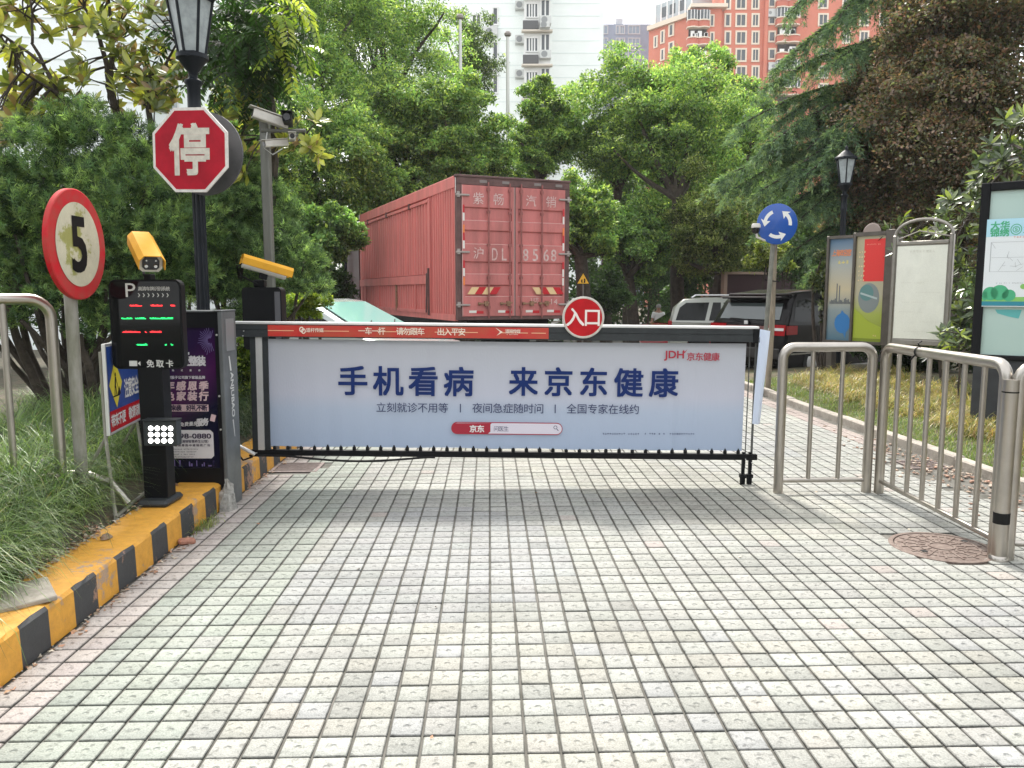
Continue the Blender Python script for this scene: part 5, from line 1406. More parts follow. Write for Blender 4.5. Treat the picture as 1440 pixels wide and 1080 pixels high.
for s_ in (-1, 1):
    b = MB(); b.box((2.05, s_*.5, .58), (2.235, s_*.82, .74), .03); b.done('headlight', lampw, body)

# ================================================================== PERSON (far, in the yard)
def skin_body(name, pts, edges, rad, mat, parent=None, root=0, sub=1):
    me = bpy.data.meshes.new(name); me.from_pydata(pts, edges, []); me.materials.append(mat)
    o = link_obj(name, me, parent)
    md = o.modifiers.new('skin', 'SKIN'); sv = me.skin_vertices[0].data if me.skin_vertices else None
    if sv is None:
        bm2 = __import__('bmesh').new(); bm2.from_mesh(me); bm2.verts.layers.skin.verify(); bm2.to_mesh(me); bm2.free(); sv = me.skin_vertices[0].data
    for i, r_ in enumerate(rad): sv[i].radius = r_ if isinstance(r_, tuple) else (r_, r_); sv[i].use_root = (i == root)
    md.use_smooth_shade = True
    m2 = o.modifiers.new('sub', 'SUBSURF'); m2.levels = sub; m2.render_levels = sub
    return o
pe = P(926, 440, 30.0); pg_ = gz(30)
per = thing('person', 'person in a white shirt and red trousers walking beyond the parked red car', 'person', (pe.x, 30.0, pg_), rotz=R(-20))
skin = M('skin', (.35, .19, .13), .6)
pts = [(0,0,.92), (0,0,1.10), (0,.01,1.28), (0,0,1.42), (0,0,1.50), (0,-.01,1.60), (0,-.005,1.68),
       (.09,0,.88), (.10,-.12,.50), (.10,.02,.08), (.10,-.13,.03), (-.09,0,.88), (-.10,.10,.50), (-.10,.28,.12), (-.10,.20,.03),
       (.17,0,1.38), (.23,.05,1.12), (.24,-.06,.90), (.245,-.10,.80), (-.17,0,1.38), (-.23,-.05,1.12), (-.25,-.2,.95), (-.25,-.27,.87)]
ed = [(0,1),(1,2),(2,3),(3,4),(4,5),(5,6),(0,7),(7,8),(8,9),(9,10),(0,11),(11,12),(12,13),(13,14),(3,15),(15,16),(16,17),(17,18),(3,19),(19,20),(20,21),(21,22)]
rad = [(.14,.10),(.13,.10),(.16,.11),(.10,.08),(.055,.055),(.085,.095),(.06,.07),.09,.065,.042,.035,.09,.065,.042,.035,.06,.045,.034,.03,.06,.045,.034,.03]
skin_body('body', pts, ed, rad, skin, per)
skin_body('shirt', [(0,0,.90),(0,0,1.10),(0,.01,1.28),(0,0,1.41),(.17,0,1.38),(.22,.04,1.18),(-.17,0,1.38),(-.22,-.04,1.18)], [(0,1),(1,2),(2,3),(3,4),(4,5),(3,6),(6,7)], [(.17,.13),(.16,.13),(.185,.135),(.12,.10),.085,.07,.085,.07], M('shirt_white', (.72, .72, .74), .8), per)
skin_body('trousers', [(0,0,.93),(.09,0,.86),(.10,-.12,.50),(.10,.02,.12),(-.09,0,.86),(-.10,.10,.50),(-.10,.27,.14)], [(0,1),(1,2),(2,3),(0,4),(4,5),(5,6)], [(.15,.12),.105,.085,.06,.105,.085,.06], M('trousers_red', (.35, .03, .05), .8), per)
b = MB(); b.xf((0, .012, 1.635), (0, 0, 0), (1, 1.1, 1.05)); b.lathe([(.0, .095), (.05, .085), (.085, .05), (.098, .0), (.09, -.04), (.06, -.05)], 16, cap=False); b.done('hair', M('hair_grey', (.25, .24, .23), .8), per)

# ================================================================== SIGNS AND POSTS BEYOND THE GATE
rc = P(1093, 315, 12.0)
ra = thing('roundabout_sign', 'round blue sign with three white circling arrows above the right end of the barrier', 'road sign', (rc.x, 12.0, 0))
b = MB(); rz_ = .30; b.xf((0, 0, rc.z), (R(90), 0, 0)); b.lathe([(rz_-.012, -.02), (rz_, -.018), (rz_, .008), (rz_-.008, .012), (0, .012)], 48); rp_ = b.done('sign_plate', M('sign_blue', (0.010, 0.08, 0.38), .3, coat=.3, var=.12, scale=4), ra)
b = MB()
for k in range(3):
    a0 = 24 + 120*k; pts_o = []; pts_i = []
    for q in range(9):
        a = R(a0 - 55 + 52*q/8 + 25); pts_o.append((.215*math.cos(a), rc.z + .215*math.sin(a))); pts_i.append((.165*math.cos(a), rc.z + .165*math.sin(a)))
    for q in range(8): b.flat([pts_i[q], pts_o[q], pts_o[q+1], pts_i[q+1]], -.0135)
    a = R(a0 + 22); t_ = Vector((-math.sin(a), math.cos(a))); n_ = Vector((math.cos(a), math.sin(a))); c0 = n_*.19
    P2 = lambda v: (v.x, rc.z + v.y)
    tip = c0 + t_*.085 - n_*.012
    b.flat([P2(c0 - n_*.075 - t_*.015), P2(c0 - n_*.02), P2(c0 + n_*.022), P2(c0 + n_*.07 - t_*.015), P2(tip)][::-1], -.0140)
b.done('arrow_print', white, rp_, kind='stuff')
po = P(1072, 505, 12.05); b = MB(); b.tube([(po.x-rc.x, .05, -.05), (po.x-rc.x+.01, .05, .3), (-.02, .05, rc.z+.1)], .033, 10); b.done('pole', M('pole_paint', (.20, .20, .17), .6, var=.4, scale=6), ra)
wp_ = P(1081, 520, 12.25)
wt = thing('wooden_stake', 'pale wooden stake leaning beside the pole of the blue roundabout sign', 'stake', (wp_.x, 12.28, 0))
top_ = P(1091, 335, 12.25); b = MB(); b.tube([(0, 0, -.1), ((top_.x-wp_.x)*.5+.015, 0, 1.0), (top_.x-wp_.x, 0, top_.z)], [.045, .042, .036], 10); b.done('stake', M('stake_wood', (.30, .25, .19), .8, var=.4, scale=14, stretch=(1, 1, .2)), wt)
b = MB(); b.tube([(-.12, -.04, 1.75), (.1, -.04, 1.72)], .008, 5); b.done('tie_wire', black, wt)
dc = P(1063, 322, 11.95)
dm = thing('dome_camera', 'small white dome camera sticking out left of the blue roundabout sign', 'camera', (dc.x, 11.95, dc.z))
b = MB(); b.lathe([(.0, .085), (.05, .08), (.065, .06), (.068, .02), (.06, .015)], 16); b.tube([(0, 0, .0), (.02, 0, -.12), (.14, .05, -.16), (.28, .08, -.15)], .018, 6); b.done('housing', camwhite, dm)
b = MB(); b.lathe([(.056, .015), (.056, -.03), (.04, -.06), (.0, -.075)], 16, cap=False); b.done('dome', glassb, dm)
# black lantern lamps: right and far left
l2 = P(1181, 412, 14.0); zt = P(1181, 266, 14.0).z
lamp_post('black lantern lamp post before the dark brown leaved tree at right', (l2.x, 14.0, 0.05), zt - .05, 1.0)
l3 = P(487, 412, 24.0); zt = P(487, 352, 24.0).z - gz(24)
lamp_post('small far lantern lamp post in the dark trees left of the truck', (l3.x, 24.0, gz(24)), zt, .95)
# flagpoles
for px, ytop, Y, lab in ((647, 28, 29.0, 'tall white flagpole left of the pale tower, half hidden in the trees'), (714, 52, 30.5, 'tall white flagpole standing in front of the pale tower')):
    p = P(px, ytop, Y); t = thing('flagpole', lab, 'flagpole', (p.x, Y, gz(Y)), group='flagpoles')
    h_ = p.z - gz(Y); b = MB(); b.tube([(0, 0, 0), (0, 0, h_*.5), (0, 0, h_)], [.09, .075, .055], 12); b.done('pole', M('pole_white', (.55, .55, .53), .4, metal=.3), t)
    b = MB(); b.xf((0, 0, h_)); b.lathe([(.05, 0), (.12, .05), (.13, .12), (.08, .19), (0, .21)], 14); b.done('finial', M('finial_grey', (.25, .22, .2), .4), t)
# yellow triangle warning sign
tr = P(820, 394, 19.0); t = thing('warning_sign', 'small yellow triangular children crossing sign on a thin pole right of the truck', 'warning sign', (tr.x, 19.0, gz(19)))
b = MB(); zc = tr.z - gz(19); b.tube([(0, .02, 0), (0, .02, zc+.05)], .022, 8); b.done('pole', pmat, t)
b = MB(); r_ = .19; b.mat(0).prism([(r_*math.cos(R(90+120*k)), zc + r_*math.sin(R(90+120*k))) for k in range(3)][::-1], -.006, .006); r_ = .16; b.mat(1).flat([(r_*math.cos(R(90+120*k)), zc + r_*math.sin(R(90+120*k))) for k in range(3)], -.0085)
b.mat(0); b.disc(-.03, zc+.0, .018, .018, -.0105, 8); b.disc(.035, zc+.02, .02, .02, -.0105, 8); b.rect(-.03, zc-.035, .03, .055, -.0105, .3); b.rect(.035, zc-.03, .035, .07, -.0105, -.2)
b.done('sign_plate', [black, M('warn_yellow', (.75, .45, .02), .4)], t, kind='stuff')
# dark display board behind the minivan
e0 = P(1018, 412, 24.0); t = thing('display_board', 'dark electronic board with a brown frame behind the black minivan', 'display board', (e0.x, 24.0, gz(24)), rotz=R(8))
b = MB(); zt = P(1018, 382, 24).z - gz(24); brn = M('board_brown', (.28, .2, .15), .6)
b.box((0, 0, .9), (.10, .25, zt)); b.box((2.3, 0, .9), (2.4, .25, zt)); b.box((.1, 0, zt-.08), (2.3, .25, zt)); b.box((.1, 0, .9), (2.3, .25, 1.0)); b.done('frame', brn, t)
b = MB(); b.box((.1, .06, 1.0), (2.3, .2, zt-.08)); b.done('screen', M('screen_maroon', (.035, .012, .015), .5), t)
for x in (.3, 2.0):
    b = MB(); b.box((x, .05, 0), (x+.12, .2, .9)); b.done('leg', brn, t)

# ---------------------------------------------------------------- notice boards along the right bed
brz = M('board_bronze', (0.12, 0.105, 0.09), .4, metal=.5, var=.25)
def pm2(px, py, base_xy, dir_xy):                  # where a photo ray meets a vertical plane: distance along the plane, height
    u, v = (px-720)/F, (540-py)/F
    d = Vector((u, CP + v*SP, -SP + v*CP)); n_ = Vector((-dir_xy[1], dir_xy[0]))
    t_ = (n_.x*base_xy[0] + n_.y*base_xy[1]) / (n_.x*d.x + n_.y*d.y)
    q = Vector((d.x*t_, d.y*t_)); return ((q - Vector(base_xy)).dot(Vector(dir_xy)), H + t_*d.z)
# double light box
def plane(px0, Y0, ang):
    p = P(px0, 412, Y0); d = (math.cos(R(ang)), math.sin(R(ang))); return (p.x, Y0), d
base, dr_ = plane(1165, 13.4, -52)
nb = thing('light_box', 'double panel advertising light box with city skyline and red posters, farthest left of the boards', 'notice board', (base[0], base[1], 0), rotz=R(-52), group='notice boards')
def q(px, py): return pm2(px, py, base, dr_)
s0 = q(1163, 330)[0]; s1 = q(1202, 330)[0]; s2 = q(1246, 320)[0]; s3 = q(1259, 320)[0]
zt_, zb_ = q(1168, 332)[1], q(1165, 482)[1]
print('LB', s0, s1, s2, s3, zt_, zb_)
b = MB(); fw = .045
b.box((s0, 0, zb_), (s0+fw, .22, zt_), .006); b.box((s1-fw/2, 0, zb_), (s1+fw/2, .22, zt_+.03), .006); b.box((s2, 0, zb_), (s2+.16, .25, zt_+.05), .006)
b.box((s0+fw, 0, zt_-.05), (s1-fw/2, .22, zt_)); b.box((s1+fw/2, 0, zt_-.03), (s2, .22, zt_+.03)); b.box((s0+fw, 0, zb_), (s1-fw/2, .22, zb_+.05)); b.box((s1+fw/2, 0, zb_), (s2, .22, zb_+.05)); b.done('frame', brz, nb)
b = MB(); b.box((s0+fw, .06, zb_+.05), (s2, .2, zt_-.05)); b.done('back_box', brz, nb)
def ramp_mat(name, stops, rough=.15, axis=2):
    m = bpy.data.materials.new(name); m.use_nodes = True; nt = m.node_tree; bs = nt.nodes['Principled BSDF']
    tc = nt.nodes.new('ShaderNodeTexCoord'); sx = nt.nodes.new('ShaderNodeSeparateXYZ'); nt.links.new(tc.outputs['Generated'], sx.inputs[0])
    cr = nt.nodes.new('ShaderNodeValToRGB'); e = cr.color_ramp.elements
    e[0].position, e[0].color = stops[0][0], rgba(stops[0][1]); e[1].position, e[1].color = stops[-1][0], rgba(stops[-1][1])
    for p_, c_ in stops[1:-1]: k = e.new(p_); k.color = rgba(c_)
    nt.links.new(sx.outputs[axis], cr.inputs[0]); nt.links.new(cr.outputs[0], bs.inputs['Base Color']); bs.inputs['Roughness'].default_value = rough; return m
b = MB(); b.box((s0+fw, .04, zb_+.05), (s1-fw/2, .058, zt_-.05)); pa = b.done('poster', ramp_mat('skyline_print', [(0, (.08, .16, .22)), (.3, (.22, .26, .27)), (.5, (.50, .43, .28)), (.75, (.36, .38, .36)), (1, (.05, .13, .24))]), nb)
b = MB(); w_ = s1-fw/2-s0-fw; zz = lambda f: zb_+.05 + (zt_-zb_-.1)*f; xx = lambda f: s0+fw+w_*f
for k in range(16):
    f = .1+.055*k; h_ = random.uniform(.02, .07) + (.16 if k in (5, 7) else 0); b.mat(0).rect(xx(f), zz(.36)+h_*.5*1.5, .018, h_*1.5, .038)
b.mat(1).disc(xx(.66), zz(.17), .14, .17, .0375, 14); b.mat(1).flat([(xx(.5), zz(.2)), (xx(.62), zz(.3)), (xx(.9), zz(.22)), (xx(.8), zz(.02))], .0370); b.mat(2).text('上海欢迎您', xx(.5), zz(.86), w_*.8, .10, .0365, bold=.02, shear=.1); b.mat(3).scribble(xx(.6), zz(.77), w_*.5, .06, .0365, 3)
b.done('poster_print', [M('tower_dark', (.09, .10, .11), .4), M('splash_blue', (.02, .16, .42), .4), M('print_orange', (.75, .22, .06), .4), M('print_yellow', (.7, .6, .2), .4)], pa, kind='stuff')
b = MB(); b.box((s1+fw/2, .04, zb_+.05), (s2, .058, zt_-.02)); pb_ = b.done('poster', ramp_mat('globe_print', [(0, (.20, .26, .02)), (.25, (.32, .38, .05)), (.45, (.42, .38, .26)), (1, (.38, .33, .20))]), nb)
b = MB(); w_ = s2-s1-fw/2; xx = lambda f: s1+fw/2+w_*f
b.mat(0).rect(xx(.62), zz(.78), w_*.70, (zt_-zb_)*.38, .038); b.mat(1).disc(xx(.5), zz(.42), w_*.36, .24, .0375, 24); b.mat(2).disc(xx(.42), zz(.47), w_*.24, .13, .037, 20); b.mat(3).rect(xx(.5), zz(.44), w_*.6, .03, .0365, -.3)
b.mat(4).flat([(xx(.02), zz(.03)), (xx(.98), zz(.03)), (xx(.98), zz(.14)), (xx(.5), zz(.2)), (xx(.02), zz(.32))], .0370)
for k in range(7): b.mat(5).scribble(xx(.24), zz(.86-.045*k), w_*.3, .035, .0362, k)
b.mat(6).scribble(xx(.6), zz(.93), w_*.5, .02, .0362, 9); b.mat(5).scribble(xx(.7), zz(.06), w_*.3, .03, .0355, 2)
b.done('poster_print', [M('print_red', (.68, .03, .025), .4), M('globe_grey', (.20, .23, .23), .4), M('globe_teal', (.10, .22, .22), .4), M('globe_band', (.4, .48, .48), .4), M('print_lime', (.34, .42, .03), .4), M('print_gold', (.72, .55, .30), .4), M('print_pink', (.8, .35, .25), .4)], pb_, kind='stuff')
for x in (s0+.05, s2):
    b = MB(); b.box((x, .05, 0), (x+.1, .2, zb_), .004); b.done('leg', brz, nb)
b = MB(); b.xf(((s1+s2)/2-.03, .12, zt_+.03), (R(90), 0, 0)); b.lathe([(.13, -.01), (.15, 0), (.13, .01)], 20); b.done('round_cap', M('cap_brown', (.3, .24, .21), .6), nb)
# arched noticeboard
base, dr_ = plane(1245, 10.9, -44)
nb2 = thing('notice_board', 'arch topped steel notice board with a faded white sheet, middle of the three boards', 'notice board', (base[0], base[1], 0), rotz=R(-44), group='notice boards')
s0 = q(1252, 400)[0]; s1 = q(1337, 400)[0]; zt_ = q(1255, 340)[1]; zb_ = q(1250, 484)[1]; zbr = q(1330, 487)[1]
print('NB2', s0, s1, zt_, zb_, zbr, q(1338, 320), q(1295, 309))
brt = M('board_steel', (0.30, 0.28, 0.25), .35, metal=.7, var=.2); fw = .05
b = MB(); b.box((s0, 0, .55), (s0+fw, .09, zt_+.08), .01); b.box((s1-fw, 0, .55), (s1, .09, zt_+.08), .01); b.box((s0+fw, 0, zt_-.05), (s1-fw, .09, zt_), .008); b.box((s0+fw, 0, zb_), (s1-fw, .09, zb_+.07), .008)
ar = [(s0+.02, .045, zt_+.08)]; cx_ = (s0+s1)/2; hw = (s1-s0)/2-.02
for k in range(13): a = R(180-180*k/12); ar.append((cx_+hw*math.cos(a), .045, zt_+.08+.20*math.sin(a)))
b.tube(ar, .022, 8); b.done('frame', brt, nb2)
b = MB(); sc2 = [(cx_+.10+.07*math.cos(R(a))*(1-a/900), .045, zt_+.09+.06*math.sin(R(a))*(1-a/900)+.03) for a in range(0, 540, 30)]; b.tube(sc2, .009, 5); b.tube([(s0+.06, .045, zt_+.03), (cx_-.05, .045, zt_+.13), (s1-.06, .045, zt_+.05)], .009, 5); b.done('scroll', brt, nb2)
b = MB(); b.box((s0+fw, .02, zb_+.07), (s1-fw, .06, zt_-.05)); b.done('backing', brt, nb2)
b = MB(); b.box((s0+fw+.015, .012, zb_+.085), (s1-fw-.015, .0195, zt_-.065)); sh = b.done('notice_sheet', M('faded_sheet', (.74, .74, .66), .25, var=.10, scale=9), nb2)
b = MB(); b.mat(0)
for k in range(9): b.scribble(cx_-.34, zt_-.28-.075*k, .05, .04, .0105, k)
for k in range(12): b.mat(1).scribble(cx_+.30, zt_-.35-.075*k, .035, .035, .0105, k+20)
b.mat(2); 
for k in range(6): b.scribble(cx_+.03+random.uniform(-.15, .15), zt_-.55-.13*k, .3, .02, .0105, k+40)
b.scribble(cx_+.02, zt_-.14, .35, .035, .0105, 77)
b.done('faded_print', [M('faint_blue', (.40, .42, .45), .5), M('faint_tan', (.5, .47, .38), .5), M('faint_grey', (.62, .61, .54), .5)], sh, kind='stuff')
for x in (s0+.005, s1-fw+.005):
    b = MB(); b.box((x, .02, 0), (x+.035, .06, .55), .003); b.done('leg', brt, nb2)
# big black light box at the right edge
base, dr_ = plane(1372, 8.3, -38)
nb3 = thing('light_box', 'large black framed pale green board with a children\'s poster at the right edge', 'notice board', (base[0], base[1], 0), rotz=R(-38), group='notice boards')
s0 = q(1371, 400)[0]; s1 = s0+1.5; zt_ = q(1375, 258)[1]; zb_ = q(1370, 505)[1]
print('NB3', s0, q(1440, 400)[0], zt_, zb_, q(1440, 247)[1], q(1440, 508)[1])
fw = .085
b = MB(); b.box((s0, 0, zb_), (s0+fw, .16, zt_), .008); b.box((s1-fw, 0, zb_), (s1, .16, zt_), .008); b.box((s0+fw, 0, zt_-fw), (s1-fw, .16, zt_), .008); b.box((s0+fw, 0, zb_), (s1-fw, .16, zb_+fw*.6), .008); b.done('frame', black, nb3)
b = MB(); b.box((s0+fw, .04, zb_+fw*.6), (s1-fw, .13, zt_-fw)); pn = b.done('panel', M('pale_green_panel', (.42, .56, .52), .12), nb3)
pz1 = q(1384, 309)[1]; pz0 = q(1381, 431)[1]; px0 = s0+fw-.012
b = MB(); b.mat(0).box((px0, -.004, pz0), (s1-.25, .0, pz1)); pcard = b.done('poster', M('card_white', (.72, .76, .78), .4), nb3)
b = MB(); hh = pz1-pz0; w_ = s1-.25-px0; X = lambda f: px0+w_*f; Z = lambda f: pz0+hh*f; YQ = -.006
b.mat(0).flat([(X(0), Z(.8)), (X(1), Z(.8)), (X(1), Z(1)), (X(0), Z(1))], YQ+.0012)
b.mat(1).text('大华', X(.1), Z(.925), .17, .075, YQ, bold=.04); b.text('锦绣', X(.1), Z(.845), .17, .075, YQ, bold=.04); b.text('好睦邻', X(.38), Z(.87), .26, .07, YQ, bold=.03); b.disc(X(.22), Z(.875), .05, .055, YQ, 20, .85); b.text('⑤', X(.22), Z(.875), .06, .06, YQ, bold=.02, cjk=False)
b.disc(X(.36), Z(.965), .05, .05, YQ, 9); b.disc(X(.30), Z(.96), .025, .03, YQ, 7)
b.mat(2).scribble(X(.33), Z(.79), .3, .022, YQ, 5)
b.mat(3)
for (a0, c0, a1, c1) in ((.04, .735, .96, .738), (.04, .40, .96, .403), (.04, .40, .045, .738), (.05, .56, .95, .563)): b.flat([(X(a0), Z(c0)), (X(a1), Z(c0)), (X(a1), Z(c1)), (X(a0), Z(c1))], YQ)
for k in range(46):
    x = X(random.uniform(.06, .9)); z = Z(random.uniform(.42, .71)); b.rect(x, z, random.uniform(.03, .12), .003, YQ-.0004*(k % 3), random.uniform(-1.6, 1.6))
b.scribble(X(.2), Z(.27), .24, .012, YQ, 8)
for k, (fx, fz) in enumerate(((.30, .23), (.36, .20), (.43, .25), (.45, .20), (.54, .26), (.55, .20), (.66, .26))): b.mat(4 if k % 2 else 5).disc(X(fx), Z(fz), .026, .026, YQ, 14)
b.mat(5); b.flat([(X(0), Z(.06)), (X(1), Z(.06)), (X(1), Z(.10)), (X(.5), Z(.12)), (X(0), Z(.10))], YQ); b.mat(1)
for fx, fz, r_ in ((.06, .15, .07), (.13, .16, .08), (.2, .13, .06), (.02, .12, .05)): b.disc(X(fx), Z(fz), r_ if X(fx)-r_ > px0 else X(fx)-px0, r_, YQ-.0006, 14)
b.mat(6).flat([(X(0), Z(0.01)), (X(1), Z(.01)), (X(1), Z(.06)), (X(0), Z(.06))], YQ-.001)
b.done('poster_print', [M('poster_sky', (.42, .68, .80), .4), M('poster_green', (.06, .40, .20), .4), M('poster_rose', (.7, .4, .35), .4), M('poster_line', (.38, .40, .42), .4), M('poster_tan', (.5, .48, .2), .4), M('poster_grass', (.22, .50, .12), .4), M('poster_teal', (.02, .22, .30), .4)], pcard, kind='stuff')
b = MB(); b.mat(0).flat([(X(.1), pz0-.03), (X(.3), pz0-.03), (X(.28), pz0-.12), (X(.2), pz0-.10), (X(.12), pz0-.07)], .038); b.flat([(X(.3), pz0-.04), (X(.8), pz0-.04), (X(.7), pz0-.07)], .038)
b.done('panel_print', M('panel_teal', (.10, .42, .42), .3), pn, kind='stuff')
b = MB(); b.box((s0+.03, .03, .15), (s1-.03, .15, zb_)); b.done('plinth', M('plinth_dark', (.03, .033, .038), .6, var=.3), nb3)

# ================================================================== BUILDINGS
winm = M('window_glass', (0.05, 0.06, 0.065), .08, spec=.8)
def building(name, label, Y, px0, px1, ztop, depth, wall, zbase=-1.0):
    a, c = P(px0, 412, Y), P(px1, 412, Y)
    t = thing(name, label, 'building', (a.x, Y, zbase), group=None)
    b = MB(); b.box((0, 0, 0), (c.x-a.x, depth, ztop-zbase)); b.done('wall', wall, t)
    def L(px, py, y=0.0):
        p = P(px, py, Y + y); return (p.x - a.x, p.z - zbase)
    return t, L
def window(t, L, x0, y0, x1, y1, y=0.0, fr=None, panes=1, fw=.16, nm='window', glass=winm):
    a = L(x0, y1, y); c = L(x1, y0, y); b = MB()
    b.box((a[0]-fw, y-.10, a[1]-fw), (a[0], y+.02, c[1]+fw)); b.box((c[0], y-.10, a[1]-fw), (c[0]+fw, y+.02, c[1]+fw)); b.box((a[0], y-.10, c[1]), (c[0], y+.02, c[1]+fw)); b.box((a[0], y-.10, a[1]-fw), (c[0], y+.02, a[1]))
    for k in range(1, panes): x = a[0] + (c[0]-a[0])*k/panes; b.box((x-.05, y-.07, a[1]), (x+.05, y+.02, c[1]))
    o = b.done(nm, fr, t)
    b = MB(); b.box((a[0], y-.03, a[1]), (c[0], y+.01, c[1])); b.done('pane', glass, o)
    return o
def aircon(t, L, px, py, y, w=.85, h=.62):
    a = L(px, py, y); b = MB(); b.box((a[0]-w/2, y-.42, a[1]-h/2), (a[0]+w/2, y-.08, a[1]+h/2), .03); b.box((a[0]-w/2, y-.1, a[1]-h/2-.06), (a[0]+w/2, y, a[1]-h/2-.01)); o = b.done('air_conditioner', M('ac_white', (.55, .56, .54), .5), t)
    b = MB(); b.xf((a[0]-.1, y-.425, a[1]), (R(90), 0, 0)); b.lathe([(.24, -.003), (.24, .003), (.05, .008), (0, .008)], 14); b.done('fan_grille', M('ac_grille', (.25, .26, .26), .6), o)
def siding(t, x0, x1, z0, z1, step, mat, y=0.0):
    b = MB(); z = z0
    while z < z1: b.box((x0, y-.02, z), (x1, y-.0005, z+.05)); z += step
    b.done('siding_line', mat, t, kind='stuff')
wpaint = M('facade_white', (.84, .88, .85), .8, var=.08, scale=.3); wline = M('facade_line', (.70, .76, .74), .8); trimw = M('trim_white', (.74, .74, .72), .7)
# central pale tower
t, L = building('apartment_building', 'pale greenish white apartment tower with a bay of balconies and air conditioners, behind the flagpoles', 65.0, 560, 844, 36.0, 16.0, wpaint)
xA, xB, xC = L(560, 0)[0], L(736, 0)[0], L(844, 0)[0]
siding(t, xA, xB, 12, 36, .93, wline); siding(t, L(777, 0)[0], xC, 12, 36, .93, wline)
bx = MB(); a = L(737, 0, -1.3)[0]; c = L(774, 0, -1.3)[0]; bx.box((a, -1.3, 6), (c, -.002, 36.9)); bay = bx.done('bay', trimw, t)
dkm = M('balcony_dark', (.10, .10, .10), .6)
for k in range(-1, 6):
    y0 = -6 + 48*k - 44
    window(t, L, 740.5, y0+8, 755.5, y0+26, -1.3, trimw, 4, .08); window(t, L, 761.5, y0+3, 772, y0+25, -1.3, trimw, 2, .08)
    p0 = L(737, y0+45, -1.3); p1 = L(757, y0+33, -1.3); b = MB(); b.box((p0[0]-.1, -1.7, p0[1]), (p1[0], -1.302, p1[1])); b.done('balcony', dkm, t)
    p0 = L(736, y0+49, -1.3); p1 = L(775, y0+46, -1.3); b = MB(); b.box((p0[0]-.15, -1.8, p0[1]), (p1[0]+.1, -1.305, p1[1]), .03); b.done('ledge', M('ledge_cream', (.62, .56, .48), .8), t)
    aircon(t, L, 767, y0+32, -1.3); aircon(t, L, 766, y0+39.0, -1.75, .75, .4) if k % 2 else None
    if k in (1, 2, 3): aircon(t, L, 732, y0+11, 0.0)
for (x0, y0, x1, y1) in ((694, 12, 699, 34), (689, 22, 691.5, 38), (694, 60, 699, 82), (665, 22, 675, 38), (665, 70, 675, 86), (694, 108, 699, 130), (665, 118, 675, 134)): window(t, L, x0, y0, x1, y1, 0.0, trimw, 2 if x1-x0 > 6 else 1, .12)
aircon(t, L, 690, 46, 0.0, 1.1, .75); aircon(t, L, 690, 94, 0.0, 1.1, .75)
# left white building
base, dr_ = plane(-260, 30.0, 12)
t = thing('apartment_building', 'bright white building seen through the magnolia at top left', 'building', (base[0], base[1], -1.0), rotz=R(12))
b = MB(); b.box((0, 0, 0), (11.9, 12, 24)); b.done('wall', M('facade_bright', (.86, .90, .90), .8), t)
siding(t, 0, 11.9, 4, 24, .75, wline)
def q(px, py): s_, z = pm2(px, py, base, dr_); return s_, z + 1.0
xr = q(172, 60)[0]
b = MB(); b.box((11.905, 1.0, 0), (16.2, 12, 24)); b.done('wall', M('facade_bright', (.86, .90, .90), .8), t)
for k in range(9):
    z0 = 3 + 2.3*k; b = MB(); b.box((12.1, .93, z0), (13.0, .998, z0+1.7)); w_ = b.done('window', trimw, t)
    for j in range(3):
        b = MB(); b.box((12.16, .90, z0+.1+.55*j), (12.94, .928, z0+.55+.55*j)); b.done('pane', M('pane_grey', (.35, .38, .38), .2), w_)
b = MB(); b.box((11.7, -.4, 18.6), (13.2, 1.0, 19.0)); b.done('eave', trimw, t)
# grey block
gm = M('facade_grey', (.27, .33, .42), .7, var=.12, scale=.4)
t, L = building('apartment_building', 'dark grey block with large windows, small between the pale tower and the orange one', 150.0, 838, 911, P(870, 34, 150).z, 20, gm)
for r_ in range(5):
    for (x0, x1, pn) in ((845, 854, 2), (867, 870, 1), (872.5, 877.5, 2), (884, 899, 3)):
        window(t, L, x0, 37+17.5*r_, x1, 47+17.5*r_, 0.0, M('frame_grey', (.45, .48, .50), .5), pn, .18, glass=M('glass_blue', (.20, .27, .34), .1, spec=.8))
p0 = L(868, 34); b = MB(); b.box((p0[0], 2, p0[1]), (p0[0]+1.3, 5, p0[1]+1.6)); b.done('roof_tank', M('frame_grey', (.45, .48, .50), .5), t)
t, L = building('apartment_building', 'narrow pale block squeezed beside the dark grey one', 158.0, 909, 918, P(912, 46, 158).z, 14, M('facade_pale', (.55, .58, .60), .8))
window(t, L, 911, 58, 914, 64, 0.0, trimw, 1, .15); window(t, L, 911, 75, 914, 81, 0.0, trimw, 1, .15)
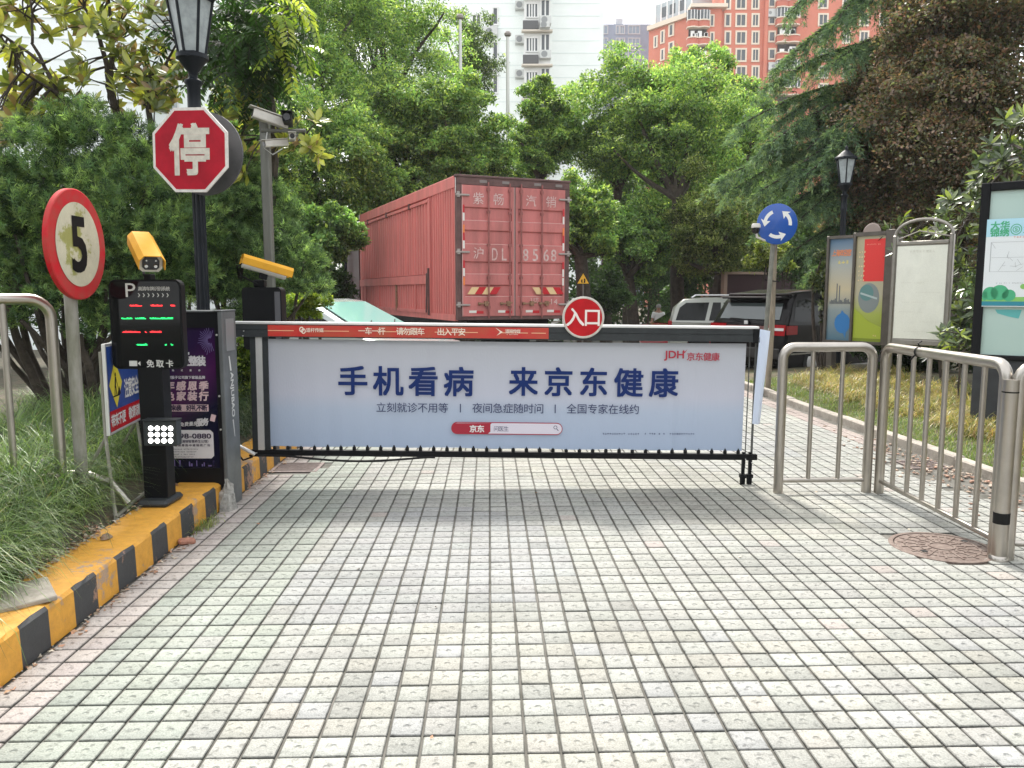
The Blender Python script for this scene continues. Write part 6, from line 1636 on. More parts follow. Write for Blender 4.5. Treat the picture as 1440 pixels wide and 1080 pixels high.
# orange tower
om = M('facade_orange', (.60, .20, .13), .8, var=.10, scale=.3, col2=(.54, .18, .12)); crm = M('trim_cream', (.72, .62, .50), .7); omd = M('balcony_orange', (.50, .15, .10), .8)
t, L = building('apartment_building', 'tall orange red apartment tower with cream window surrounds at top right', 125.0, 1003, 1275, 62, 22, om)
for r_ in range(7):
    y0 = -30 + 24.5*r_
    for (x0, x1, pn, h_) in ((1020.5, 1026, 1, 15), (1036, 1048, 2, 15), (1058.5, 1066, 2, 15), (1082, 1089, 1, 12), (1152, 1163, 2, 14), (1186, 1194, 2, 14), (1210, 1220, 2, 14), (1238, 1248, 2, 14)):
        window(t, L, x0, y0+2, x1, y0+2+h_, 0.0, crm, pn, .24)
def wavy(t, L, x0, x1, yy, y, glz):
    a = L(x0, yy, y); c = L(x1, yy, y); w_ = c[0]-a[0]; n = 14; pts = []
    for k in range(n+1): f = k/n; pts.append((a[0]+w_*f, y - .9 - .35*abs(math.sin(f*math.pi*2))))
    def band(z0, z1, mat, nm, g=0.0):
        b = MB(); vs = [(p[0], p[1]-g, a[1]+z0) for p in pts] + [(p[0], p[1]-g, a[1]+z1) for p in pts]; m = n+1
        back = [(pts[-1][0], y-.001, a[1]+z0), (pts[0][0], y-.001, a[1]+z0), (pts[-1][0], y-.001, a[1]+z1), (pts[0][0], y-.001, a[1]+z1)]
        o = 2*m; b.add(vs+back, [(i, i+1, m+i+1, m+i) for i in range(n)] + [tuple(list(range(n, -1, -1)) + [o+1, o]), tuple(list(range(m, 2*m)) + [o+2, o+3]), (n, o, o+2, 2*m-1), (0, m, o+3, o+1)])
        return b.done(nm, mat, t)
    band(-.85, .0, omd, 'balcony'); band(0, .16, crm, 'balcony_rim', .12); band(-1.0, -.85, crm, 'balcony_rim', .12)
    if glz:
        o = band(.161, 1.55, winm, 'glazing', -.1)
        for k in range(0, n+1, 2): b = MB(); b.box((pts[k][0]-.05, pts[k][1]+.05, a[1]+.17), (pts[k][0]+.05, pts[k][1]+.15, a[1]+1.55)); b.done('mullion', trimw, o)
    else:
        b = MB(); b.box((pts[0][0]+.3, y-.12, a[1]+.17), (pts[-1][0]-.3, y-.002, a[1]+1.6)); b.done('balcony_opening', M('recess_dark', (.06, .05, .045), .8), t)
        b = MB(); r_ = random.Random(int(yy))
        for k in range(6): x = pts[0][0] + w_*r_.uniform(.1, .8); b.box((x, y-.8, a[1]+.17), (x+r_.uniform(.3, .7), y-.7, a[1]+r_.uniform(.6, 1.1)))
        b.done('laundry', trimw, t, kind='stuff')
for r_ in range(7): wavy(t, L, 1090, 1122, 4 + 24.5*r_, 0.0, r_ in (1, 4, 5)); 
aircon(t, L, 1083, 19, 0.0, 1.6, 1.2); aircon(t, L, 1087, 94, 0.0, 1.6, 1.2)
p0 = L(1078, 0)[0]; b = MB(); b.box((p0-.3, -.5, 0), (p0+.2, -.002, 62.5)); b.done('pier', om, t)
zw = P(975, 12, 124).z
base = P(962, 412, 124.0); t, L = building('apartment_building', 'lower orange wing with wavy balconies and a glazed roof room left of the orange tower', 124.0, 963, 1004, zw, 16, om)
for r_ in range(5): wavy(t, L, 965, 996, 32 + 24.5*r_, 0.0, r_ == 0)
for r_ in range(5): window(t, L, 999.5, 22 + 24.5*r_, 1003, 36 + 24.5*r_, 0.0, crm, 1, .18)
b = MB(); b.box((-.3, -.8, zw+1.0-.001), (5.2, 2, zw+1.5)); b.done('cornice', crm, t)
# its left flank, receding
base, dr_ = plane(963, 124.2, 128); 
t2 = thing('apartment_building', 'receding left flank of the orange wing under a sloping line of cornice', 'building', (base[0], base[1], -1), rotz=R(128))
Lf = 0
def q(px, py): s_, z = pm2(px, py, base, dr_); return s_, z + 1.0
Lf = q(912.5, 50)[0]; zt_ = zw + .8
b = MB(); b.box((0, -9, 0), (Lf, -.0, zt_)); b.done('wall', om, t2)
b = MB(); b.box((0, .002, zt_-.9), (Lf, .5, zt_-.2)); b.done('cornice', crm, t2)
for (x0, x1, y0, y1) in ((942.5, 946.5, 35, 50), (931, 933.5, 44, 60), (921.5, 923.5, 52, 66), (942.5, 946.5, 60, 74), (931, 933.5, 70, 84)):
    s_a, z_a = q(x0, y1); s_b, z_b = q(x1, y0); s_a, s_b = sorted((s_a, s_b))
    b = MB(); b.box((s_a-.3, .001, z_a-.2), (s_b+.3, .14, z_b+.2)); w_ = b.done('window', crm, t2); b = MB(); b.box((s_a, .141, z_a), (s_b, .16, z_b)); b.done('pane', winm, w_)
b = MB(); b.box((Lf*.12, -6, zt_), (Lf*.97, -1.2, zt_+3.2)); rr_ = b.done('roof_room', M('roof_glass', (.40, .45, .47), .3), t2)
for k in range(7): 
    b = MB(); x = Lf*(.12 + .85*k/6); b.box((x-.12, -1.199, zt_), (x+.12, -1.1, zt_+3.3)); b.done('post', trimw, rr_)
for k in range(3):
    b = MB(); x = Lf*(.3 + .2*k); b.box((x, -1.198, zt_+1.0), (x+1.1, -1.15, zt_+2.5)); b.done('window', winm, rr_)

# ================================================================== TREES
def px2m(v, Y): return v*Y/F
def make_crown(name, parent, blobs, n, L, W, cols, wts, mat=LEAF, **k):
    loc = Vector(parent.location)
    B = [(x-loc.x, y-loc.y, z-loc.z, r_) for x, y, z, r_ in blobs]
    C, D, Nn, LL, WW, col = blob_leaves(B, n, L, W, cols, wts, **k)
    V, Fq = leaf_arrays(C, D, Nn, LL, WW)
    return np_mesh(name, V, Fq, mat, col, parent)
CAM = [(0.165, 0.265, 0.095), (0.115, 0.195, 0.072), (0.235, 0.33, 0.11), (0.06, 0.11, 0.042)]
CAMW = [.4, .28, .2, .12]
def broad_tree(label, px, py, rx, rz, Y, n=46000, nb=62, cols=CAM, wts=CAMW, L=.11, W=.056, tips=(.36, .44, .13), tipw=.16, bark=BARK, name='camphor_tree', br=.25, group='green trees behind the truck', zmin=None, trunkr=.17, limbs=7, sub=9, gap=None, forward=False):
    c = P(px, py, Y); Rx, Rz = px2m(rx, Y), px2m(rz, Y)
    t = thing(name, label, 'tree', (c.x, Y, gz(Y)), group=group)
    blobs = []; tries = 0
    while len(blobs) < nb and tries < 4000:
        tries += 1
        d = rng.normal(size=3); d /= np.linalg.norm(d)
        k = rng.uniform(.5, .95) if len(blobs) % 4 else rng.uniform(.1, .6)
        p = np.array([c.x + d[0]*Rx*k, Y + d[1]*Rx*.8*k, c.z + d[2]*Rz*k])
        if gap is not None:
            pp_x = 720 + F*(p[0]/(p[1]*CP - (p[2]-H)*SP)); pp_y = 540 - F*((p[1]*SP + (p[2]-H)*CP)/(p[1]*CP - (p[2]-H)*SP))
            if abs(pp_x-gap[0]) < gap[2] and abs(pp_y-gap[1]) < gap[3] and p[1] < Y+.5: continue
        r_ = min(Rx, Rz)*br*rng.uniform(.7, 1.25)
        if p[2]-r_ < gz(Y)+.2: continue
        blobs.append((p[0], p[1], p[2], r_))
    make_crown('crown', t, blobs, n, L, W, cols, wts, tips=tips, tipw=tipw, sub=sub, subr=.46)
    b = MB(); base = Vector((0, 0, -.2)); fork = Vector((rng.uniform(-.3, .3), -Rx*.35 if forward else 0, max(1.2, (c.z - Rz*.75) - gz(Y))))
    limb(b, base, fork, trunkr*1.3, trunkr, .05, 6, 9, int(px))
    for k in range(limbs):
        q_ = blobs[k*len(blobs)//limbs]; limb(b, fork, (q_[0]-c.x, q_[1]-Y, q_[2]-gz(Y)), trunkr*.62, .03, .12, 6, 6, int(px)+k)
    b.done('trunk', bark, t)
    return t
T_ = [
 ('tall green tree at the left of the wood, reaching the top of the picture', 440, 50, 115, 150, 27, {}),
 ('tall green tree whose crown fills the top, left of the flagpoles', 545, 40, 105, 130, 31, {}),
 ('bright green rounded tree above the left end of the truck', 560, 185, 105, 95, 26, {}),
 ('bright green tree just left of the taller flagpole, above the truck roof', 645, 195, 72, 85, 25.5, {}),
 ('green tree between the camera pole and the truck', 450, 235, 105, 105, 23, {}),
 ('low spreading green tree crowning over the front of the truck', 560, 290, 90, 50, 24.5, {}),
 ('loose greyish green tree standing against the pale tower', 655, 95, 48, 75, 35, dict(n=16000, cols=[(.10, .15, .06), (.07, .11, .05), (.15, .20, .08)], wts=[.5, .3, .2], tipw=.03)),
 ('narrow green tree rising just right of the pale tower\'s balcony bay', 765, 190, 52, 78, 28, {}),
 ('broad green tree below the pale tower, left half of the big rounded pair', 860, 185, 95, 105, 29, dict(gap=(905, 285, 35, 50))),
 ('large domed green tree with dark forked trunk below the grey block', 955, 195, 110, 115, 27, dict(n=46000, gap=(915, 290, 45, 60), trunkr=.2, forward=True)),
 ('green tree in front of the orange tower\'s left part', 1035, 195, 55, 85, 31, {}),
 ('rounded treetop in front of the orange wing', 985, 110, 62, 42, 33, dict(n=22000)),
 ('small bright green tree just right of the truck', 822, 312, 48, 62, 21, dict(n=26000, L=.10, W=.05)),
 ('green tree peeping over the middle of the truck roof', 715, 255, 70, 45, 30, dict(n=24000)),
 ('tree behind the grey camera pole', 355, 205, 75, 110, 19, dict(n=46000, L=.10, W=.045)),
 ('dark lower tree left of the truck above the pale car', 440, 335, 80, 50, 19.5, dict(n=32000, tipw=.04)),
 ('sparse light green tree with small leaves left of the roundabout sign', 1002, 322, 74, 82, 24.5, dict(n=34000, L=.10, W=.045, cols=[(.13, .17, .06), (.08, .12, .035), (.20, .23, .09), (.04, .06, .02)], wts=[.4, .3, .2, .1], tips=(.3, .32, .12), br=.26)),
 ('shaded green tree behind the small triangular sign', 895, 345, 62, 60, 25, dict(n=24000, tipw=.04)),
 ('tree filling the gap behind the domed tree and above the parked cars', 1000, 275, 95, 85, 36, dict(n=36000, L=.15, W=.075)),
 ('green tree behind the roundabout sign', 1085, 320, 75, 80, 27, dict(n=36000, tipw=.05)),
 ('shaded green tree behind the cedar and the second lamp', 1170, 330, 70, 95, 25, dict(n=32000, tipw=.03)),
 ('green tree far behind between truck and domed tree', 885, 300, 80, 75, 35, dict(n=30000, L=.14, W=.07, tipw=.05)),
]
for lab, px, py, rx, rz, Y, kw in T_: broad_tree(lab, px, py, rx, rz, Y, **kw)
# dark shrubs under the trees
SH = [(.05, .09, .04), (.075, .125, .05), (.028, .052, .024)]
def shrub(label, px, py, rx, rz, Y, n=9000, L=.09, W=.045, cols=SH, wts=(.5, .3, .2), group='dark shrubs under the trees', tips=(.06, .11, .03), nb=14, name='shrub', mat=LEAF):
    c = P(px, py, Y); Rx, Rz = px2m(rx, Y), px2m(rz, Y)
    t = thing(name, label, 'shrub', (c.x, Y, gz(Y)), group=group); blobs = []
    for _ in range(nb):
        d = rng.normal(size=3); d /= np.linalg.norm(d); k = rng.uniform(.2, .85)
        blobs.append((c.x+d[0]*Rx*k, Y+d[1]*Rx*.6*k, c.z+d[2]*Rz*k, min(Rx, Rz)*rng.uniform(.3, .5)))
    make_crown('foliage', t, blobs, n, L, W, cols, list(wts), mat=mat, tips=tips, tipw=.06)
    b = MB()
    for k in range(5): q_ = blobs[k]; limb(b, (0, 0, -.1), (q_[0]-c.x, q_[1]-Y, q_[2]-gz(Y)), .05, .015, .1, 4, 5, k)
    b.done('stem', BARK, t)
    return t
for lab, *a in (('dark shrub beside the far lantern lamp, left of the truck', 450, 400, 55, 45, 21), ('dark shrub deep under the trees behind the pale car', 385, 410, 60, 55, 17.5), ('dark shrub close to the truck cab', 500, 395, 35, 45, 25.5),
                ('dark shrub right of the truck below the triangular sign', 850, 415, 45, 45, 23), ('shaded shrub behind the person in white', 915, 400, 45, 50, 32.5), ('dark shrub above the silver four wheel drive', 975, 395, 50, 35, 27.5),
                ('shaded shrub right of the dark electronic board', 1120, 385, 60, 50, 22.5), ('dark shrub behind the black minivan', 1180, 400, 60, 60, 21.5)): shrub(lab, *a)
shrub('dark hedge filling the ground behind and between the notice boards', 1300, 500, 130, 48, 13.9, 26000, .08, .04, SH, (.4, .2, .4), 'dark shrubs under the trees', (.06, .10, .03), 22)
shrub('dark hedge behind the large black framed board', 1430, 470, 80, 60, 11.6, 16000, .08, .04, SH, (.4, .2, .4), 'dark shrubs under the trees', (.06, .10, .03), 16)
shrub('bright yellow green shrub just left of the pale car', 425, 432, 48, 24, 10.4, 9000, .045, .022, [(.20, .27, .04), (.12, .19, .03), (.30, .34, .06)], (.45, .35, .2), 'low bright shrubs', (.35, .38, .08))
shrub('leafy shrub in front of the black minivan, beside the light box', 1168, 400, 30, 75, 14.4, 4500, .10, .035, [(.06, .09, .03), (.12, .15, .05), (.03, .045, .02)], (.4, .3, .3), None, (.25, .28, .09), mat=GLOSSY)
shrub('small shrub with yellowish leaves above the black minivan', 1090, 362, 42, 28, 20.5, 5500, .08, .035, [(.20, .24, .05), (.10, .13, .04), (.26, .28, .08)], (.4, .35, .25), None, (.3, .3, .1))
# far wood closing the view
n = 70000
X = rng.uniform(-34, 34, n); Z = rng.uniform(-1, 1, n)
zz_ = -0.7 + (Z*.5+.5)**.8 * (5.2 + 1.3*np.sin(X*.9) + .8*np.sin(X*2.3+1)); Yq = 38 + 2.0*np.sin(X*1.7) + rng.uniform(-1.5, 1.5, n)
C = np.stack([X, Yq, zz_], 1); D = rng.normal(size=(n, 3)); Nn = np.array([0, -.5, .6]) + rng.normal(scale=.5, size=(n, 3))
V, Fq = leaf_arrays(C, D, Nn, rng.uniform(.2, .4, n), rng.uniform(.1, .2, n)); o = np_mesh('far_wood', V, Fq, LEAF, palette(n, SH + [(.05, .09, .03)], [.35, .3, .2, .15]), None, 'stuff')
tag(o, 'dark mass of trees closing the view at the back of the yard', 'wood')

# unseen trees beside and behind the viewer, added to darken reflections and skylight
def unseen_tree(label, x, y, z, r_, n=16000):
    t = thing('camphor_tree', label, 'tree', (x, y, 0)); bl_ = []
    for _ in range(16):
        d = rng.normal(size=3); d /= np.linalg.norm(d); bl_.append((x+d[0]*r_*.6, y+d[1]*r_*.6, z+d[2]*r_*.55, r_*.4))
    make_crown('crown', t, bl_, n, .26, .14, SH, [.5, .3, .2])
    b = MB(); limb(b, (0, 0, -.2), (0, 0, z), .2, .08, .02, 6, 9, int(x*10)); b.done('trunk', BARK, t)
unseen_tree('unseen dense green tree added right of the lane to darken reflections', 11.5, 5.0, 3.2, 3.2)
unseen_tree('unseen dense green tree added right of the viewer to darken reflections', 12.0, -2.5, 3.4, 3.4)
unseen_tree('unseen dense green tree added behind the viewer at right to darken reflections', 6.5, -13, 4.0, 4.2)
unseen_tree('unseen dense green tree added behind the viewer at left to darken reflections', -7.5, -11, 4.0, 4.2)
unseen_tree('unseen dense green tree added left of the viewer', -10.5, -1.5, 3.4, 3.4)

# conifers at left: shoots with radiating needles
def needle_tree(label, blobs_px, nshoots, name='yew_bush', L=.055, W=.007, per=22, cols=((.10, .17, .075), (.16, .24, .085), (.03, .055, .03), (.26, .36, .12)), wts=(.4, .3, .2, .1), mat=NEEDLE, limbs_px=(), group=None, base=None, sub=16):
    bl = []
    for px, py, r_, Y in blobs_px:
        c = P(px, py, Y); bl.append((c.x, c.y, c.z, px2m(r_, Y)))
    bx_ = base or (bl[0][0], bl[0][1], .3)
    t = thing(name, label, 'shrub' if 'bush' in name else 'tree', bx_, group=group); l0 = Vector(bx_)
    B = np.array(bl); B[:, :3] -= np.array(bx_)
    C, D, Nn, LL, WW, col = blob_leaves([tuple(x) for x in B], nshoots, L, W, [(1, 1, 1)], None, sub=sub, subr=.36)
    bi = D*0; ctr = C
    # shoot axis points outward and up
    near = np.argmin(((C[:, None, :] - B[None, :, :3])**2).sum(2), 1); out = unit(C - B[near, :3])
    ax = unit(out*.8 + np.array([0, 0, .55]) + rng.normal(scale=.3, size=C.shape))
    n = len(C)*per; i = np.repeat(np.arange(len(C)), per)
    pos = C[i] + ax[i]*rng.uniform(0, L*1.5, n)[:, None]
    d = unit(ax[i]*rng.uniform(.3, 1.1, n)[:, None] + rand_dirs(n))
    k = rng.uniform(.7, 1.25, n)
    V, Fq = leaf_arrays(pos, d, rand_dirs(n), L*k, W*k, .1)
    shoot_col = palette(len(C), list(cols), list(wts), .3)
    np_mesh('foliage', V, Fq, mat, np.clip(shoot_col[i]*rng.uniform(.8, 1.2, (n, 1)), .003, 1), t)
    b = MB()
    for (a, c, r0, r1) in limbs_px:
        limb(b, P(*a) - l0, P(*c) - l0, r0, r1, .08, 6, 7, int(a[0]))
    for x in B[:12]: limb(b, (0, 0, -.15), (x[0], x[1], x[2]), .045, .012, .12, 6, 6, int(x[0]*100))
    b.done('trunk', BARK, t)
    return t
needle_tree('big dark green needle leaved bush behind the 5 sign', [(60, 250, 62, 7.6), (140, 235, 72, 7.8), (100, 320, 85, 7.4), (190, 320, 75, 7.5), (20, 330, 60, 7.2), (30, 400, 60, 7.1), (150, 400, 75, 7.3), (225, 390, 60, 7.6), (215, 250, 48, 7.9), (-40, 260, 70, 7.5), (80, 420, 55, 7.2), (-20, 460, 45, 7.0), (150, 470, 45, 7.3), (235, 460, 40, 7.6), (60, 200, 40, 8.0), (-30, 380, 60, 7.3), (170, 270, 60, 8.3), (60, 330, 70, 8.2), (260, 330, 50, 8.2), (190, 200, 34, 8.2)], 13000,
            limbs_px=[((60, 560, 7.2), (10, 430, 7.0), .05, .03), ((130, 560, 7.3), (30, 450, 6.9), .04, .02), ((140, 580, 7.3), (110, 470, 7.0), .05, .03), ((100, 570, 7.2), (160, 470, 7.2), .04, .02)], base=(P(110, 560, 7.4).x, 7.4, .35))
needle_tree('needle leaved bush round the foot of the grey camera pole', [(300, 240, 45, 9.3), (330, 300, 58, 9.2), (285, 330, 55, 9.0), (340, 370, 55, 9.1), (300, 410, 50, 9.0), (375, 300, 38, 9.4), (395, 345, 34, 9.2), (425, 372, 26, 9.0), (440, 405, 22, 8.9), (390, 400, 40, 9.1), (270, 400, 45, 8.8), (360, 440, 35, 8.9), (310, 360, 60, 9.6), (330, 250, 50, 9.8)], 9500,
            cols=((.12, .19, .09), (.18, .27, .11), (.045, .08, .045), (.28, .38, .14)), base=(P(330, 520, 9.1).x, 9.1, .3))
shrub('low bright leafy shrub seen under the left end of the barrier arm', 345, 520, 40, 55, 8.2, 5000, .05, .022, [(.10, .15, .03), (.20, .26, .05), (.04, .07, .02)], (.4, .35, .25), 'low bright shrubs', (.3, .34, .07))

# rosettes of long leaves (magnolia, loquat): the 300 nearest leaves are parts, the rest one mesh
def leaf_poly_mesh(L, W, mat, col, seed):
    r = random.Random(seed); V = []; Fq = []; n = 4; cur = r.uniform(.05, .25)
    for k in range(n+1):
        f = k/n; w = W*.5*(max(0.0, math.sin(math.pi*(f**1.15)))**.7*.98 + .02); zc = -cur*L*f*f
        V += [(-w, L*f, zc + W*.12), (0, L*f, zc), (w, L*f, zc + W*.12)]
    for k in range(n):
        a = 3*k; Fq += [(a, a+1, a+4, a+3), (a+1, a+2, a+5, a+4)]
    me = bpy.data.meshes.new('leaf'); me.from_pydata(V, [], Fq); me.materials.append(mat)
    at = me.attributes.new('Col', 'FLOAT_COLOR', 'FACE'); at.data.foreach_set('color', [c for _ in Fq for c in (*col, 1)])
    me.polygons.foreach_set('use_smooth', [True]*len(Fq)); me.update(); return me, V, Fq
def rosette_tree(name, label, regions, per, L, W, cols, wts, main, base, bark, mat=GLOSSY, cat='tree', keep=300, up=.6, seed=3, camray=True):
    r = random.Random(seed); t = thing(name, label, cat, base); l0 = Vector(base)
    protos = []
    for k in range(10):
        c = cols[r.choices(range(len(cols)), wts)[0]]; q_ = r.uniform(.8, 1.2)
        protos.append(leaf_poly_mesh(L*r.uniform(.75, 1.2), W*r.uniform(.85, 1.15), mat, [x*q_ for x in c], k))
    b = MB(); nodes = []
    for a, c, r0, r1 in main:
        pts = limb(b, P(*a) - l0, P(*c) - l0, r0, r1, .06, 8, 8, int(a[0]+a[1])); nodes += pts
    leaves = []
    for (x0, y0, x1, y1, Y0, Y1, n) in regions:
        for _ in range(n):
            c = P(r.uniform(x0, x1), r.uniform(y0, y1), r.uniform(Y0, Y1)) - l0
            nn = min(nodes, key=lambda p: (p-c).length)
            ax = ((c-nn).normalized()*.6 + Vector((r.uniform(-.5, .5), r.uniform(-.5, .3), up + r.uniform(-.3, .3)))).normalized()
            limb(b, nn, c, .012, .005, .08, 4, 5, int(c.x*99))
            m = per + r.randint(-2, 2)
            for k in range(m):
                az = k*2.4 + r.uniform(-.3, .3); el = R(r.uniform(15, 65))
                side = ax.orthogonal().normalized(); s2 = ax.cross(side)
                d = (side*math.cos(az) + s2*math.sin(az))*math.cos(el) + ax*math.sin(el)
                d.z -= .12; d.normalize()
                nrm = (ax - d*ax.dot(d)); nrm = nrm.normalized() if nrm.length > .05 else side
                xx_ = d.cross(nrm).normalized(); Mt = Matrix((xx_, d, nrm)).transposed().to_4x4(); Mt.translation = c + ax*r.uniform(-.03, .02)
                leaves.append(Mt)
    b.done('trunk', bark, t)
    def score(Mt): p = Mt.translation + l0; return -((p - Vector((0, 0, H))).length)
    def inframe(Mt):
        p = Mt.translation + l0; v = p.y*CP - (p.z-H)*SP; u = F*p.x/v; w = F*(p.y*SP + (p.z-H)*CP)/v; return abs(u) < 715 and abs(w) < 538
    order = sorted(range(len(leaves)), key=lambda i: (not inframe(leaves[i]), -score(leaves[i])))
    for i in order[:keep]:
        me = r.choice(protos)[0]; o = link_obj('leaf', me, t); o.matrix_local = leaves[i]
    V = []; Fq = []; C = []
    for i in order[keep:]:
        me, pv, pf = r.choice(protos); bs_ = len(V); Mt = leaves[i]
        V += [tuple(Mt @ Vector(p)) for p in pv]; Fq += [[bs_+k for k in f] for f in pf]
        c = cols[r.choices(range(len(cols)), wts)[0]]; q_ = r.uniform(.8, 1.2); C += [[x*q_ for x in c]]*len(pf)
    if V: np_mesh('foliage', np.array(V), np.array(Fq), mat, np.array(C), t, 'stuff', True)
    return t
MG = [(.36, .37, .07), (.25, .28, .06), (.12, .15, .04), (.30, .20, .10), (.50, .46, .10)]
rosette_tree('magnolia_tree', 'magnolia with yellow green and brownish leaves against the white building at top left',
    [(-20, -20, 90, 50, 8.3, 9.6, 26), (60, -20, 240, 40, 8.4, 9.6, 26), (-20, 70, 60, 110, 8.3, 9.2, 8), (0, 100, 190, 170, 8.4, 9.6, 42), (60, 20, 120, 110, 8.6, 9.4, 5), (140, 20, 195, 100, 8.6, 9.4, 12), (180, 80, 260, 160, 8.4, 9.6, 30), (-20, 140, 60, 200, 8.2, 9.0, 16), (190, 30, 250, 80, 8.6, 9.6, 4)],
    9, .165, .062, MG, [.3, .28, .18, .12, .12],
    [((210, 420, 9.0), (155, 120, 9.0), .07, .04), ((155, 120, 9.0), (120, 10, 8.9), .035, .015), ((155, 110, 9.0), (150, -20, 9.1), .03, .012), ((210, 300, 9.0), (205, 110, 9.0), .05, .025), ((205, 150, 9.0), (250, 60, 9.2), .025, .01), ((120, 200, 8.8), (45, 60, 8.7), .04, .015), ((60, 90, 8.7), (-10, 40, 8.6), .02, .01), ((110, 150, 8.8), (30, 100, 8.5), .025, .01), ((45, 60, 8.7), (40, -20, 8.8), .015, .01)],
    (P(210, 500, 9.0).x, 9.0, .3), BARK)
shrub('dark evergreen hedge mass behind the needle bush at left', 90, 360, 190, 150, 12.5, 30000, .09, .045, SH, (.5, .3, .2), 'dark shrubs under the trees', (.07, .12, .04), 26)
shrub('dark evergreen hedge behind the camera pole', 300, 350, 110, 110, 13.5, 18000, .09, .045, SH, (.5, .3, .2), 'dark shrubs under the trees', (.07, .12, .04), 20)
rosette_tree('magnolia_tree', 'second magnolia with golden green leaves round the camera cross arm',
    [(295, 125, 375, 250, 8.9, 10.2, 26), (395, 170, 455, 225, 8.9, 9.4, 9), (340, 130, 400, 170, 9.0, 10, 5), (300, 240, 350, 290, 9.4, 10.2, 5)],
    9, .16, .066, MG, [.36, .24, .12, .08, .20], [((300, 420, 9.8), (325, 220, 9.7), .06, .035), ((325, 230, 9.7), (370, 140, 9.5), .03, .012), ((335, 200, 9.7), (430, 190, 9.2), .018, .008), ((325, 240, 9.7), (300, 150, 9.6), .03, .012)],
    (P(300, 500, 9.8).x, 9.8, .3), BARK, keep=200, seed=5)
LQ = [(.06, .09, .035), (.10, .14, .05), (.025, .035, .02), (.30, .36, .07), (.17, .21, .09)]
rosette_tree('loquat_shrub', 'large long leaved glossy shrub behind the arched notice board and the black framed board',
    [(1250, 300, 1345, 360, 11.9, 12.8, 14), (1300, 290, 1380, 500, 10.6, 12.4, 52), (1330, 260, 1380, 330, 10.6, 11.4, 12), (1370, 200, 1460, 262, 9.8, 11.2, 22), (1395, 165, 1460, 215, 9.8, 10.8, 10), (1325, 420, 1385, 500, 10.2, 11.0, 16)],
    10, .19, .05, LQ, [.3, .24, .16, .14, .16], [((1330, 560, 11.4), (1340, 330, 11.4), .05, .025), ((1340, 350, 11.4), (1430, 220, 10.6), .035, .015), ((1380, 480, 10.8), (1420, 200, 10.5), .04, .015), ((1330, 440, 11.4), (1280, 330, 12.2), .03, .012)],
    (P(1350, 560, 11.4).x, 11.4, .15), BARK, cat='shrub', seed=9)
rosette_tree('loquat_shrub', 'young leafy shoot rising in front of the shrub by the foot of the arched board',
    [(1322, 455, 1372, 500, 9.2, 9.8, 9)], 9, .13, .03, LQ, [.2, .3, .05, .3, .15], [((1345, 570, 9.5), (1350, 470, 9.5), .015, .008)], (P(1345, 570, 9.5).x, 9.5, .15), BARK, cat='shrub', seed=12, keep=80)
# tree with feathered compound leaves at the top, left of the lamp
def pinnate(label, items, base, main):
    t = thing('toon_tree', label, 'tree', base); l0 = np.array(base); C = []; D = []; Nn = []; LL = []; WW = []; col = []
    b = MB()
    for a, c, r0, r1 in main: limb(b, P(*a)-Vector(base), P(*c)-Vector(base), r0, r1, .08, 6, 7, int(a[0]))
    r = random.Random(4)
    for (x0, y0, x1, y1, Y0, Y1, n, cset) in items:
        for _ in range(n):
            p = P(r.uniform(x0, x1), r.uniform(y0, y1), r.uniform(Y0, Y1)); az = r.uniform(0, 6.28); el = R(r.uniform(-35, 25)); Lr = r.uniform(.32, .5)
            cc = cset[r.randrange(len(cset))]; np_ = 8; pos = Vector(p); pts = [pos - Vector(base)]
            for k in range(np_):
                d = Vector((math.cos(az)*math.cos(el), math.sin(az)*math.cos(el), math.sin(el))); pos = pos + d*(Lr/np_); el -= .13; pts.append(pos - Vector(base))
                s_ = Vector((-math.sin(az), math.cos(az), 0)); up_ = s_.cross(d)
                for sg in (-1, 1):
                    ld = (s_*sg*.85 + d*.45 - Vector((0, 0, .28))).normalized()
                    C.append(tuple(pos - Vector(base))); D.append(tuple(ld)); Nn.append(tuple(-up_ + Vector((r.uniform(-.3, .3),)*3))); LL.append(.125*r.uniform(.8, 1.15)*(1-.4*abs(k/np_-.5))); WW.append(.036); q_ = r.uniform(.75, 1.25); col.append([x*q_ for x in cc])
            b.tube(pts, .003, 4, cap=False)
    b.done('trunk', BARK, t)
    V, Fq = leaf_arrays(np.array(C), np.array(D), np.array(Nn), np.array(LL), np.array(WW), .12, .12); np_mesh('crown', V, Fq, LEAF, np.array(col), t)
DKG = [(.030, .065, .022), (.045, .09, .03), (.02, .04, .016)]; YG = [(.24, .32, .05), (.34, .38, .08), (.18, .26, .04)]
pinnate('dark feathery leaved tree hanging from the top beside the nearest lamp', [(295, -20, 400, 60, 8.0, 9.6, 110, DKG), (290, 40, 400, 110, 8.2, 9.8, 95, DKG), (205, 20, 250, 60, 8.8, 9.4, 7, DKG), (375, -10, 425, 25, 8.2, 9.0, 16, YG), (385, 45, 430, 75, 8.3, 8.9, 8, YG), (225, -20, 260, 5, 8.4, 9, 5, YG), (330, 90, 390, 150, 8.6, 9.8, 30, DKG), (285, 100, 345, 140, 8.8, 9.6, 12, YG+DKG)],
        (P(360, 500, 9.9).x, 9.9, .3), [((360, 500, 9.9), (365, 60, 9.3), .08, .05), ((365, 90, 9.3), (320, -10, 8.9), .04, .02), ((365, 60, 9.3), (420, -20, 8.8), .035, .015), ((365, 120, 9.3), (400, 70, 8.8), .02, .01), ((340, 30, 9.1), (230, 30, 9.0), .02, .008)])
